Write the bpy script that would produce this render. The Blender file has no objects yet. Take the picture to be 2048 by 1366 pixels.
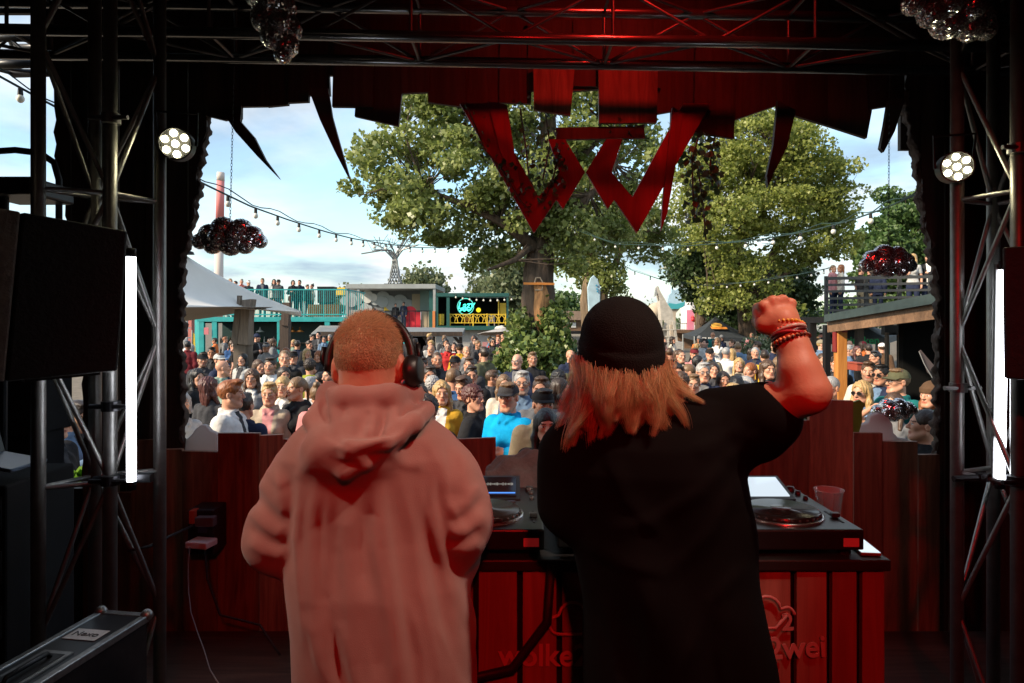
import bpy, math, random
import numpy as np
from mathutils import Vector, Matrix, Euler
try:
    import openvdb
except Exception:
    import pyopenvdb as openvdb

SC = bpy.context.scene
COL = SC.collection
RND = random.Random(7)
R = math.radians
F = 1365.0            # focal length in pixels of the 2048 px wide photograph
CAMZ = 1.72           # camera height above the stage floor (z = 0)
GZ = -0.63            # ground of the festival yard

# ------------------------------------------------------------------ camera
cam_d = bpy.data.cameras.new('camera')
cam = bpy.data.objects.new('camera', cam_d)
COL.objects.link(cam)
cam.location = (0, 0, CAMZ)
cam.rotation_euler = (R(90), 0, 0)
cam_d.sensor_width = 36
cam_d.lens = F / 2048 * 36
cam_d.shift_y = -(683 - 638) / 2048
cam_d.clip_start = 0.05
cam_d.clip_end = 3000
SC.camera = cam

# ------------------------------------------------------------------ sky and sun
SUN_AZ = 65           # degrees to the left of straight behind the camera
SUN_EL = 33
wd = bpy.data.worlds.new('World'); SC.world = wd; wd.use_nodes = True
nt = wd.node_tree; nt.nodes.clear()
def wn(t, **k):
    n = nt.nodes.new(t)
    for a, b in k.items(): setattr(n, a, b)
    return n
sky = wn('ShaderNodeTexSky', sky_type='NISHITA', sun_disc=False)
sky.sun_elevation = R(SUN_EL)
sky.sun_rotation = R(180 + SUN_AZ)
sky.altitude = 50; sky.air_density = 1.2; sky.dust_density = 1.0; sky.ozone_density = 2.0
tc = wn('ShaderNodeTexCoord')
sep = wn('ShaderNodeSeparateXYZ'); nt.links.new(tc.outputs['Generated'], sep.inputs[0])
zz = wn('ShaderNodeMath', operation='ADD'); zz.inputs[1].default_value = 0.22
nt.links.new(sep.outputs['Z'], zz.inputs[0])
zm = wn('ShaderNodeMath', operation='MAXIMUM'); zm.inputs[1].default_value = 0.05
nt.links.new(zz.outputs[0], zm.inputs[0])
dx = wn('ShaderNodeMath', operation='DIVIDE'); nt.links.new(sep.outputs['X'], dx.inputs[0]); nt.links.new(zm.outputs[0], dx.inputs[1])
dy = wn('ShaderNodeMath', operation='DIVIDE'); nt.links.new(sep.outputs['Y'], dy.inputs[0]); nt.links.new(zm.outputs[0], dy.inputs[1])
cmb = wn('ShaderNodeCombineXYZ'); nt.links.new(dx.outputs[0], cmb.inputs[0]); nt.links.new(dy.outputs[0], cmb.inputs[1])
cmb.inputs[2].default_value = 3.7
n1 = wn('ShaderNodeTexNoise'); n1.inputs['Scale'].default_value = 1.15; n1.inputs['Detail'].default_value = 8; n1.inputs['Roughness'].default_value = 0.55
n1.inputs['Distortion'].default_value = 0.35
nt.links.new(cmb.outputs[0], n1.inputs['Vector'])
r1 = wn('ShaderNodeValToRGB'); r1.color_ramp.elements[0].position = 0.34; r1.color_ramp.elements[1].position = 0.58
nt.links.new(n1.outputs['Fac'], r1.inputs[0])
n2 = wn('ShaderNodeTexNoise'); n2.inputs['Scale'].default_value = 1.7; n2.inputs['Detail'].default_value = 6
nt.links.new(cmb.outputs[0], n2.inputs['Vector'])
r2 = wn('ShaderNodeValToRGB')
r2.color_ramp.elements[0].position = 0.38; r2.color_ramp.elements[0].color = (0.36, 0.46, 0.58, 1)
r2.color_ramp.elements[1].position = 0.62; r2.color_ramp.elements[1].color = (1.0, 1.0, 0.97, 1)
nt.links.new(n2.outputs['Fac'], r2.inputs[0])
cl = wn('ShaderNodeVectorMath', operation='SCALE'); cl.inputs['Scale'].default_value = 4.5
nt.links.new(r2.outputs[0], cl.inputs[0])
tint = wn('ShaderNodeMix', data_type='RGBA', blend_type='MULTIPLY'); tint.inputs['Factor'].default_value = 1
tint.inputs['B'].default_value = (0.92, 1.04, 1.05, 1)
nt.links.new(sky.outputs[0], tint.inputs['A'])
mx = wn('ShaderNodeMix', data_type='RGBA')
fm = wn('ShaderNodeMath', operation='MULTIPLY'); fm.inputs[1].default_value = 0.93
nt.links.new(r1.outputs[0], fm.inputs[0]); nt.links.new(fm.outputs[0], mx.inputs['Factor'])
nt.links.new(tint.outputs['Result'], mx.inputs['A']); nt.links.new(cl.outputs[0], mx.inputs['B'])
bg = wn('ShaderNodeBackground'); bg.inputs['Strength'].default_value = 0.135
nt.links.new(mx.outputs['Result'], bg.inputs['Color'])
wo = wn('ShaderNodeOutputWorld'); nt.links.new(bg.outputs[0], wo.inputs['Surface'])

sd = bpy.data.lights.new('sun', 'SUN'); sd.energy = 3.4; sd.angle = R(5.0); sd.color = (1.0, 0.84, 0.64)
sun = bpy.data.objects.new('sun', sd); COL.objects.link(sun)
sun.location = (-20, -15, 20)
tv = Vector((math.sin(R(SUN_AZ)) * math.cos(R(SUN_EL)), math.cos(R(SUN_AZ)) * math.cos(R(SUN_EL)), -math.sin(R(SUN_EL))))
sun.rotation_euler = tv.to_track_quat('-Z', 'Y').to_euler()

SC.view_settings.view_transform = 'Standard'
SC.view_settings.look = 'None'
SC.view_settings.gamma = 1
SC.view_settings.use_curve_mapping = False
SC.view_settings.exposure = 1.1
SC.cycles.use_denoising = True
SC.cycles.max_bounces = 6
SC.cycles.transparent_max_bounces = 16
SC.cycles.sample_clamp_indirect = 4
SC.cycles.caustics_reflective = False
SC.cycles.caustics_refractive = False

# ------------------------------------------------------------------ helpers
ORG = {}
def P(px, py, d):
    """Point of the place at depth d (metres) that the photograph shows at pixel px, py."""
    return Vector(((px - 1024) / F * d, d, CAMZ - (py - 638) / F * d))
def link(o, parent=None):
    COL.objects.link(o)
    if parent is not None: o.parent = parent
    return o
def tag(o, label=None, cat=None, group=None, kind=None):
    if label: o['label'] = label
    if cat: o['category'] = cat
    if group: o['group'] = group
    if kind: o['kind'] = kind
    return o
def thing(name, label, cat, loc=(0, 0, 0), group=None):
    o = bpy.data.objects.new(name, None)
    o.empty_display_size = 0.1
    link(o); o.location = loc; ORG[o.name] = Vector(loc)
    return tag(o, label, cat, group)
def org(o):
    return ORG.get(o.name, Vector((0, 0, 0))) if o is not None else Vector((0, 0, 0))

def mesh_np(name, verts, faces, mats, parent=None, smooth=False, mi=None, loc=None):
    """One mesh object from arrays; faces all of the same size may be an ndarray. verts are world points; they become local to the thing's base."""
    me = bpy.data.meshes.new(name)
    v = np.asarray(verts, dtype=np.float32).reshape(-1, 3)
    base = org(parent) if loc is None else Vector(loc)
    v = v - np.array(base, dtype=np.float32)
    if isinstance(faces, np.ndarray):
        n, k = faces.shape
        me.vertices.add(len(v)); me.vertices.foreach_set('co', v.ravel())
        me.loops.add(n * k); me.loops.foreach_set('vertex_index', faces.astype(np.int32).ravel())
        me.polygons.add(n); me.polygons.foreach_set('loop_start', np.arange(0, n * k, k, dtype=np.int32))
        me.update(calc_edges=True)
    else:
        me.from_pydata([tuple(map(float, p)) for p in v], [], faces)
    for m in (mats if isinstance(mats, (list, tuple)) else [mats]): me.materials.append(m)
    if mi is not None: me.polygons.foreach_set('material_index', np.asarray(mi, dtype=np.int32))
    if smooth: me.polygons.foreach_set('use_smooth', np.ones(len(me.polygons), dtype=bool))
    me.update()
    o = bpy.data.objects.new(name, me); link(o, parent)
    if parent is None or loc is not None: o.location = base
    ORG[o.name] = base
    return o

class MB:
    def __init__(s): s.v = []; s.f = []; s.m = []
    def add(s, vs, fs, mi=0):
        b = len(s.v); s.v += [tuple(p) for p in vs]; s.f += [tuple(i + b for i in f) for f in fs]; s.m += [mi] * len(fs); return s
    def hexa(s, p, mi=0):
        return s.add(p, [(0, 3, 2, 1), (4, 5, 6, 7), (0, 1, 5, 4), (1, 2, 6, 5), (2, 3, 7, 6), (3, 0, 4, 7)], mi)
    def box(s, c, sz, mi=0, M=None):
        x, y, z = (a / 2 for a in sz); c = Vector(c)
        p = [Vector(q) for q in ((-x, -y, -z), (x, -y, -z), (x, y, -z), (-x, y, -z), (-x, -y, z), (x, -y, z), (x, y, z), (-x, y, z))]
        if M is not None: p = [M @ q for q in p]
        return s.hexa([c + q for q in p], mi)
    def bbox(s, x0, x1, y0, y1, z0, z1, mi=0):
        return s.box(((x0 + x1) / 2, (y0 + y1) / 2, (z0 + z1) / 2), (abs(x1 - x0), abs(y1 - y0), abs(z1 - z0)), mi)
    def bar(s, a, b, w, h=None, mi=0, up=(0, 0, 1)):
        a = Vector(a); b = Vector(b); d = b - a; h = h or w
        z = d.normalized(); x = Vector(up).cross(z)
        if x.length < 1e-3: x = Vector((1, 0, 0))
        x.normalize(); y = z.cross(x)
        q = [(-1, -1), (1, -1), (1, 1), (-1, 1)]
        return s.hexa([a + x * i * w / 2 + y * j * h / 2 for i, j in q] + [b + x * i * w / 2 + y * j * h / 2 for i, j in q], mi)
    def cyl(s, a, b, ra, rb=None, n=12, mi=0, caps=True):
        a = Vector(a); b = Vector(b); rb = ra if rb is None else rb
        z = (b - a).normalized(); x = z.orthogonal().normalized(); y = z.cross(x)
        vs = []
        for p, r in ((a, ra), (b, rb)):
            vs += [p + (x * math.cos(2 * math.pi * i / n) + y * math.sin(2 * math.pi * i / n)) * r for i in range(n)]
        fs = [(i, (i + 1) % n, n + (i + 1) % n, n + i) for i in range(n)]
        if caps: fs += [tuple(range(n - 1, -1, -1)), tuple(range(n, 2 * n))]
        return s.add(vs, fs, mi)
    def tube(s, pts, r, n=6, mi=0, caps=True):
        pts = [Vector(p) for p in pts]; vs = []; k = len(pts); x = None
        rr = r if isinstance(r, (list, tuple)) else [r] * k
        for i, p in enumerate(pts):
            t = (pts[min(i + 1, k - 1)] - pts[max(i - 1, 0)]).normalized()
            if x is None: x = t.orthogonal().normalized()
            else:
                x = (x - t * x.dot(t)); x = x.normalized() if x.length > 1e-6 else t.orthogonal().normalized()
            y = t.cross(x)
            vs += [p + (x * math.cos(2 * math.pi * j / n) + y * math.sin(2 * math.pi * j / n)) * rr[i] for j in range(n)]
        fs = [(i * n + j, i * n + (j + 1) % n, (i + 1) * n + (j + 1) % n, (i + 1) * n + j) for i in range(k - 1) for j in range(n)]
        if caps: fs += [tuple(range(n - 1, -1, -1)), tuple(range((k - 1) * n, k * n))]
        return s.add(vs, fs, mi)
    def prism(s, poly, y0, y1, mi=0):
        """poly: outline in (x, z), any winding; extruded from y0 (towards the camera) to y1."""
        a = sum(poly[i][0] * poly[(i + 1) % len(poly)][1] - poly[(i + 1) % len(poly)][0] * poly[i][1] for i in range(len(poly)))
        if a < 0: poly = poly[::-1]
        n = len(poly)
        vs = [(x, y0, z) for x, z in poly] + [(x, y1, z) for x, z in poly]
        fs = [tuple(range(n)), tuple(range(2 * n - 1, n - 1, -1))] + [(i, n + i, n + (i + 1) % n, (i + 1) % n) for i in range(n)]
        return s.add(vs, fs, mi)
    def ell(s, c, r, n=14, k=9, mi=0):
        c = Vector(c); r = r if isinstance(r, (tuple, list)) else (r, r, r)
        vs = [(c[0], c[1], c[2] + r[2])]
        for i in range(1, k):
            t = math.pi * i / k
            vs += [(c[0] + r[0] * math.sin(t) * math.cos(2 * math.pi * j / n), c[1] + r[1] * math.sin(t) * math.sin(2 * math.pi * j / n), c[2] + r[2] * math.cos(t)) for j in range(n)]
        vs.append((c[0], c[1], c[2] - r[2])); e = len(vs) - 1
        fs = [(0, 1 + j, 1 + (j + 1) % n) for j in range(n)]
        fs += [(1 + i * n + j, 1 + (i + 1) * n + j, 1 + (i + 1) * n + (j + 1) % n, 1 + i * n + (j + 1) % n) for i in range(k - 2) for j in range(n)]
        fs += [(e, 1 + (k - 2) * n + (j + 1) % n, 1 + (k - 2) * n + j) for j in range(n)]
        return s.add(vs, fs, mi)
    def lathe(s, c, prof, n=20, mi=0, axis=None):
        """prof: list of (r, h); revolved about axis (default up) through c."""
        c = Vector(c); z = Vector(axis or (0, 0, 1)).normalized(); x = z.orthogonal().normalized(); y = z.cross(x); k = len(prof)
        vs = [c + z * h + (x * math.cos(2 * math.pi * j / n) + y * math.sin(2 * math.pi * j / n)) * max(r, 1e-4) for r, h in prof for j in range(n)]
        fs = [(i * n + j, i * n + (j + 1) % n, (i + 1) * n + (j + 1) % n, (i + 1) * n + j) for i in range(k - 1) for j in range(n)]
        return s.add(vs, fs, mi)
    def build(s, name, mats, parent=None, smooth=False, bevel=0, loc=None):
        o = mesh_np(name, s.v, s.f, mats, parent, smooth, s.m, loc)
        if bevel:
            b = o.modifiers.new('bevel', 'BEVEL'); b.width = bevel; b.segments = 2; b.limit_method = 'ANGLE'; b.angle_limit = R(40)
        return o

# ------------------------------------------------------------------ materials
MATS = {}
def nodes(m):
    m.use_nodes = True; t = m.node_tree; b = t.nodes.get('Principled BSDF'); return t, b
def mat(name, c, rough=0.6, metal=0.0, var=0.0, scale=8.0, bump=0.0, bscale=None, emit=None, estr=0.0, coat=0.0, trans=0.0, stretch=None, spec=0.5, objvar=0.0, alpha=None):
    """Plain procedural material: base colour with noise variation (var), bump and per-object variation."""
    if name in MATS: return MATS[name]
    m = bpy.data.materials.new(name); MATS[name] = m
    t, b = nodes(m)
    c = tuple(c) + (1,)
    b.inputs['Base Color'].default_value = c
    b.inputs['Roughness'].default_value = rough; b.inputs['Metallic'].default_value = metal
    b.inputs['Specular IOR Level'].default_value = spec
    if coat: b.inputs['Coat Weight'].default_value = coat
    if trans: b.inputs['Transmission Weight'].default_value = trans
    if alpha is not None: b.inputs['Alpha'].default_value = alpha
    if emit: b.inputs['Emission Color'].default_value = tuple(emit) + (1,); b.inputs['Emission Strength'].default_value = estr
    if var or bump or objvar:
        tcn = t.nodes.new('ShaderNodeTexCoord'); mp = t.nodes.new('ShaderNodeMapping')
        if stretch: mp.inputs['Scale'].default_value = stretch
        oi = t.nodes.new('ShaderNodeObjectInfo')
        sc = t.nodes.new('ShaderNodeVectorMath'); sc.operation = 'SCALE'; sc.inputs[0].default_value = (17, 31, 23)
        t.links.new(oi.outputs['Random'], sc.inputs['Scale'])
        t.links.new(tcn.outputs['Object'], mp.inputs['Vector']); t.links.new(sc.outputs[0], mp.inputs['Location'])
        nz = t.nodes.new('ShaderNodeTexNoise'); nz.inputs['Scale'].default_value = scale; nz.inputs['Detail'].default_value = 6; nz.inputs['Roughness'].default_value = 0.6
        t.links.new(mp.outputs[0], nz.inputs['Vector'])
        if var or objvar:
            hv = t.nodes.new('ShaderNodeHueSaturation'); hv.inputs['Color'].default_value = c
            mr = t.nodes.new('ShaderNodeMapRange'); mr.inputs['From Min'].default_value = 0.3; mr.inputs['From Max'].default_value = 0.7
            mr.inputs['To Min'].default_value = 1 - var; mr.inputs['To Max'].default_value = 1 + var
            t.links.new(nz.outputs['Fac'], mr.inputs['Value'])
            if objvar:
                mo = t.nodes.new('ShaderNodeMapRange'); mo.inputs['To Min'].default_value = 1 - objvar; mo.inputs['To Max'].default_value = 1 + objvar
                t.links.new(oi.outputs['Random'], mo.inputs['Value'])
                mu = t.nodes.new('ShaderNodeMath'); mu.operation = 'MULTIPLY'
                t.links.new(mr.outputs[0], mu.inputs[0]); t.links.new(mo.outputs[0], mu.inputs[1]); t.links.new(mu.outputs[0], hv.inputs['Value'])
            else: t.links.new(mr.outputs[0], hv.inputs['Value'])
            t.links.new(hv.outputs[0], b.inputs['Base Color'])
        if bump:
            bn = t.nodes.new('ShaderNodeBump'); bn.inputs['Strength'].default_value = bump; bn.inputs['Distance'].default_value = 0.02
            src = nz
            if bscale:
                src = t.nodes.new('ShaderNodeTexNoise'); src.inputs['Scale'].default_value = bscale; src.inputs['Detail'].default_value = 4
                t.links.new(mp.outputs[0], src.inputs['Vector'])
            t.links.new(src.outputs['Fac'], bn.inputs['Height']); t.links.new(bn.outputs[0], b.inputs['Normal'])
    return m

def wood(name, c1, c2, axis='z', rough=0.6, scale=1.0, bump=0.35, objvar=0.25, spec=0.4):
    """Sawn timber: long grain along one axis, knots, per-plank tone."""
    if name in MATS: return MATS[name]
    m = bpy.data.materials.new(name); MATS[name] = m
    t, b = nodes(m); b.inputs['Roughness'].default_value = rough; b.inputs['Specular IOR Level'].default_value = spec
    tcn = t.nodes.new('ShaderNodeTexCoord'); mp = t.nodes.new('ShaderNodeMapping')
    s = {'z': (14, 14, 1.1), 'x': (1.1, 14, 14), 'y': (14, 1.1, 14)}[axis]
    mp.inputs['Scale'].default_value = tuple(scale * a for a in s)
    oi = t.nodes.new('ShaderNodeObjectInfo')
    sc = t.nodes.new('ShaderNodeVectorMath'); sc.operation = 'SCALE'; sc.inputs[0].default_value = (37, 71, 53)
    t.links.new(oi.outputs['Random'], sc.inputs['Scale']); t.links.new(sc.outputs[0], mp.inputs['Location'])
    t.links.new(tcn.outputs['Object'], mp.inputs['Vector'])
    nz = t.nodes.new('ShaderNodeTexNoise'); nz.inputs['Scale'].default_value = 1.6; nz.inputs['Detail'].default_value = 9; nz.inputs['Roughness'].default_value = 0.62; nz.inputs['Distortion'].default_value = 0.9
    t.links.new(mp.outputs[0], nz.inputs['Vector'])
    n3 = t.nodes.new('ShaderNodeTexNoise'); n3.inputs['Scale'].default_value = 0.22; n3.inputs['Detail'].default_value = 3
    t.links.new(mp.outputs[0], n3.inputs['Vector'])
    cr = t.nodes.new('ShaderNodeValToRGB'); cr.color_ramp.elements[0].position = 0.3; cr.color_ramp.elements[1].position = 0.68
    cr.color_ramp.elements[0].color = tuple(c1) + (1,); cr.color_ramp.elements[1].color = tuple(c2) + (1,)
    t.links.new(nz.outputs['Fac'], cr.inputs[0])
    hv = t.nodes.new('ShaderNodeHueSaturation'); t.links.new(cr.outputs[0], hv.inputs['Color'])
    mo = t.nodes.new('ShaderNodeMapRange'); mo.inputs['To Min'].default_value = 1 - objvar; mo.inputs['To Max'].default_value = 1 + objvar
    t.links.new(oi.outputs['Random'], mo.inputs['Value'])
    m3 = t.nodes.new('ShaderNodeMapRange'); m3.inputs['From Min'].default_value = 0.3; m3.inputs['From Max'].default_value = 0.7; m3.inputs['To Min'].default_value = 0.65; m3.inputs['To Max'].default_value = 1.25
    t.links.new(n3.outputs['Fac'], m3.inputs['Value'])
    mu = t.nodes.new('ShaderNodeMath'); mu.operation = 'MULTIPLY'; t.links.new(mo.outputs[0], mu.inputs[0]); t.links.new(m3.outputs[0], mu.inputs[1])
    t.links.new(mu.outputs[0], hv.inputs['Value']); t.links.new(hv.outputs[0], b.inputs['Base Color'])
    bn = t.nodes.new('ShaderNodeBump'); bn.inputs['Strength'].default_value = bump; bn.inputs['Distance'].default_value = 0.006
    t.links.new(nz.outputs['Fac'], bn.inputs['Height']); t.links.new(bn.outputs[0], b.inputs['Normal'])
    return m

def leafmat(name, c1, c2, c3, rough=0.45, tr=0.35):
    """Foliage: tone per leaf, some light passing through."""
    if name in MATS: return MATS[name]
    m = bpy.data.materials.new(name); MATS[name] = m
    t, b = nodes(m)
    g = t.nodes.new('ShaderNodeNewGeometry')
    cr = t.nodes.new('ShaderNodeValToRGB'); e = cr.color_ramp.elements
    e[0].color = tuple(c1) + (1,); e[1].color = tuple(c3) + (1,); k = e.new(0.55); k.color = tuple(c2) + (1,)
    t.links.new(g.outputs['Random Per Island'], cr.inputs[0])
    t.links.new(cr.outputs[0], b.inputs['Base Color']); b.inputs['Roughness'].default_value = rough
    tl = t.nodes.new('ShaderNodeBsdfTranslucent'); t.links.new(cr.outputs[0], tl.inputs['Color'])
    mxs = t.nodes.new('ShaderNodeMixShader'); mxs.inputs[0].default_value = tr
    t.links.new(b.outputs[0], mxs.inputs[1]); t.links.new(tl.outputs[0], mxs.inputs[2])
    t.links.new(mxs.outputs[0], t.nodes['Material Output'].inputs['Surface'])
    return m

def emat(name, c, s):
    if name in MATS: return MATS[name]
    m = bpy.data.materials.new(name); MATS[name] = m
    m.use_nodes = True; t = m.node_tree; t.nodes.clear()
    e = t.nodes.new('ShaderNodeEmission'); e.inputs[0].default_value = tuple(c) + (1,); e.inputs[1].default_value = s
    o = t.nodes.new('ShaderNodeOutputMaterial'); t.links.new(e.outputs[0], o.inputs[0])
    return m

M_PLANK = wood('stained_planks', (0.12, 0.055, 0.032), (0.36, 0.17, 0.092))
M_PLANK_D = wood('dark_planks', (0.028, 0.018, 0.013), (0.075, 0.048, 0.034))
M_RED = wood('red_painted_boards', (0.19, 0.02, 0.02), (0.34, 0.035, 0.03), objvar=0.12)
M_BARK = mat('bark', (0.075, 0.048, 0.034), 0.95, var=0.5, scale=9, bump=0.9, stretch=(2.5, 2.5, 0.6))
M_ALU = mat('truss_aluminium', (0.30, 0.29, 0.27), 0.46, 0.85, var=0.15, scale=20)
M_ALU_D = mat('dull_truss', (0.16, 0.155, 0.15), 0.42, 0.85, var=0.2, scale=12)
M_BLACK = mat('black_plastic', (0.012, 0.012, 0.013), 0.42, var=0.2, scale=40)
M_BLACKM = mat('black_steel', (0.02, 0.02, 0.022), 0.4, 0.6)
M_RUBBER = mat('black_cable', (0.012, 0.012, 0.012), 0.6)
M_DARK = mat('dark_stage_cloth', (0.012, 0.010, 0.010), 0.95, var=0.2)
M_FLOOR = wood('stage_boards', (0.045, 0.028, 0.02), (0.11, 0.07, 0.05), axis='x')
M_CHROME = mat('mirror_glass', (0.85, 0.84, 0.83), 0.05, 1.0)
M_WHITEP = mat('white_plastic', (0.72, 0.70, 0.66), 0.45, var=0.06)

# ------------------------------------------------------------------ implicit surfaces
def ax(*segs):
    """Uneven grid axis: (start, stop, step) runs joined."""
    out = []
    for a, b, s in segs:
        out.append(np.arange(a, b - s * 0.3, s))
    out.append(np.array([segs[-1][1]]))
    return np.concatenate(out).astype(np.float32)

class SDF:
    """Smooth union of round cones, ellipsoids and stacks, each with a tag; meshed as ONE continuous surface."""
    def __init__(s): s.p = []
    def cap(s, a, b, ra, rb=None, t=0, k=0.02, sub=False):
        s.p.append(('c', np.array(a, float), np.array(b, float), ra, ra if rb is None else rb, t, k, sub)); return s
    def sph(s, a, r, t=0, k=0.02, sub=False): return s.ell(a, (r, r, r), t, k, sub)
    def ell(s, c, r, t=0, k=0.02, sub=False, M=None):
        s.p.append(('e', np.array(c, float), np.array(r, float), None if M is None else np.array(M, float), None, t, k, sub)); return s
    def stack(s, rows, t=0, k=0.02, sub=False, n=2.4, fold=None):
        s.p.append(('s', np.array(rows, float), n, fold, None, t, k, sub)); return s
    def half(s, p0, nrm, t=0, k=0.01):
        """remove the side the normal points to"""
        s.p.append(('h', np.array(p0, float), np.array(nrm, float) / np.linalg.norm(nrm), None, None, t, k, True)); return s
    @staticmethod
    def dist(q, X, Y, Z):
        if q[0] == 'c':
            a, b, ra, rb = q[1:5]; ba = b - a; L = float(ba @ ba) + 1e-9
            h = np.clip(((X - a[0]) * ba[0] + (Y - a[1]) * ba[1] + (Z - a[2]) * ba[2]) / L, 0, 1)
            return np.sqrt((X - a[0] - h * ba[0]) ** 2 + (Y - a[1] - h * ba[1]) ** 2 + (Z - a[2] - h * ba[2]) ** 2) - (ra + (rb - ra) * h)
        if q[0] == 'e':
            c, r, M = q[1:4]; x, y, z = X - c[0], Y - c[1], Z - c[2]
            if M is not None: x, y, z = (M[0, i] * x + M[1, i] * y + M[2, i] * z for i in range(3))
            k0 = np.sqrt((x / r[0]) ** 2 + (y / r[1]) ** 2 + (z / r[2]) ** 2)
            k1 = np.sqrt((x / r[0] ** 2) ** 2 + (y / r[1] ** 2) ** 2 + (z / r[2] ** 2) ** 2) + 1e-6
            return k0 * (k0 - 1) / k1
        if q[0] == 's':
            rows, n, fold = q[1:4]; zz = rows[:, 0]
            cx, cy, rx, ry = (np.interp(Z, zz, rows[:, i]) for i in range(1, 5))
            x = (X - cx) / rx; y = (Y - cy) / ry
            e = (np.abs(x) ** n + np.abs(y) ** n + 1e-9) ** (1 / n)
            d = (e - 1) * np.minimum(rx, ry)
            if fold is not None: d = d + fold(X - cx, Y - cy, Z, np.arctan2(y, x))
            return np.maximum(d, np.maximum(zz[0] - Z, Z - zz[-1]))
        p, n = q[1:3]
        return (X - p[0]) * n[0] + (Y - p[1]) * n[1] + (Z - p[2]) * n[2]
    def box(s, q, m):
        if q[0] == 'c': lo = np.minimum(q[1] - q[3], q[2] - q[4]); hi = np.maximum(q[1] + q[3], q[2] + q[4])
        elif q[0] == 'e':
            e = q[2] if q[3] is None else np.full(3, q[2].max()); lo = q[1] - e; hi = q[1] + e
        elif q[0] == 's':
            r = q[1]; lo = np.array([(r[:, 1] - r[:, 3]).min(), (r[:, 2] - r[:, 4]).min(), r[0, 0]]) - 0.03; hi = np.array([(r[:, 1] + r[:, 3]).max(), (r[:, 2] + r[:, 4]).max(), r[-1, 0]]) + 0.03
        else: return None
        return lo - m, hi + m
    def mesh(s, xs, ys, zs, noise=None, big=0.06):
        D = np.full((len(xs), len(ys), len(zs)), big, np.float32)
        for q in s.p:
            k, sub = q[6], q[7]; bb = s.box(q, big)
            if bb is None: sl = [slice(None)] * 3
            else: sl = [slice(int(np.searchsorted(a, bb[0][i])), int(np.searchsorted(a, bb[1][i]))) for i, a in enumerate((xs, ys, zs))]
            X, Y, Z = xs[sl[0]][:, None, None], ys[sl[1]][None, :, None], zs[sl[2]][None, None, :]
            if 0 in (X.size, Y.size, Z.size): continue
            d = SDF.dist(q, X, Y, Z); A = D[tuple(sl)]
            if sub:
                h = np.clip(0.5 - 0.5 * (A + (d if q[0] != 'h' else -d)) / k, 0, 1) if q[0] != 'h' else None
                if q[0] == 'h': D[tuple(sl)] = np.maximum(A, d)
                else: D[tuple(sl)] = A + (-d - A) * h + k * h * (1 - h)
            else:
                h = np.clip(0.5 + 0.5 * (A - d) / k, 0, 1)
                D[tuple(sl)] = A + (d - A) * h - k * h * (1 - h)
        if noise is not None:
            D += noise(xs[:, None, None], ys[None, :, None], zs[None, None, :])
        D = np.clip(D, -big, big).astype(np.float32)
        g = openvdb.FloatGrid(big); g.copyFromArray(np.ascontiguousarray(D)); pts, quads = g.convertToQuads(0.0)
        pts = np.asarray(pts)
        v = np.stack([np.interp(pts[:, i], np.arange(len(a)), a) for i, a in enumerate((xs, ys, zs))], 1)
        quads = np.asarray(quads, dtype=np.int64)
        # make sure that faces look outwards
        a, b, c = v[quads[:, 0]], v[quads[:, 1]], v[quads[:, 2]]
        vol = np.einsum('ij,ij->i', a, np.cross(b, c)).sum()
        if vol < 0: quads = quads[:, ::-1]
        return v, np.ascontiguousarray(quads)
    def tags(s, pts, bias=None):
        """tag of the nearest added primitive at each point"""
        best = np.full(len(pts), 9e9); tg = np.zeros(len(pts), np.int32)
        for q in s.p:
            if q[7]: continue
            d = SDF.dist(q, pts[:, 0], pts[:, 1], pts[:, 2])
            if bias: d = d + bias.get(q[5], 0)
            w = d < best; best[w] = d[w]; tg[w] = q[5]
        return tg

def vnoise(X, Y, Z, s, seed=0):
    """cheap smooth pseudo noise, -1..1"""
    a = np.sin(X * s * 1.7 + seed + 1.3 * np.sin(Y * s * 1.1 + seed * 2)) * np.sin(Y * s * 1.9 + seed * 3 + np.sin(Z * s * 1.3))
    return 0.6 * a + 0.4 * np.sin(Z * s * 2.3 + seed * 5 + 1.7 * np.sin(X * s * 1.2 + Y * s))
def text_mesh(name, body, size, M, material, parent, depth=0.004, bold=0.0, shear=0.0):
    cu = bpy.data.curves.new(name, 'FONT'); cu.body = body; cu.size = size; cu.align_x = 'CENTER'; cu.align_y = 'CENTER'; cu.extrude = depth; cu.offset = bold; cu.shear = shear
    tmp = bpy.data.objects.new(name, cu); COL.objects.link(tmp)
    dg = bpy.context.evaluated_depsgraph_get(); me = bpy.data.meshes.new_from_object(tmp.evaluated_get(dg))
    bpy.data.objects.remove(tmp); bpy.data.curves.remove(cu)
    me.name = name; me.transform(Matrix.Translation(-org(parent)) @ M)
    me.materials.clear(); me.materials.append(material)
    o = bpy.data.objects.new(name, me); link(o, parent); ORG[o.name] = org(parent)
    return o
def facing(loc, ry=0.0, rz=0.0):
    """matrix that stands lettering up, read from the camera's side"""
    return Matrix.Translation(loc) @ Matrix.Rotation(rz, 4, 'Z') @ Matrix.Rotation(R(90), 4, 'X') @ Matrix.Rotation(ry, 4, 'Z')
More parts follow.
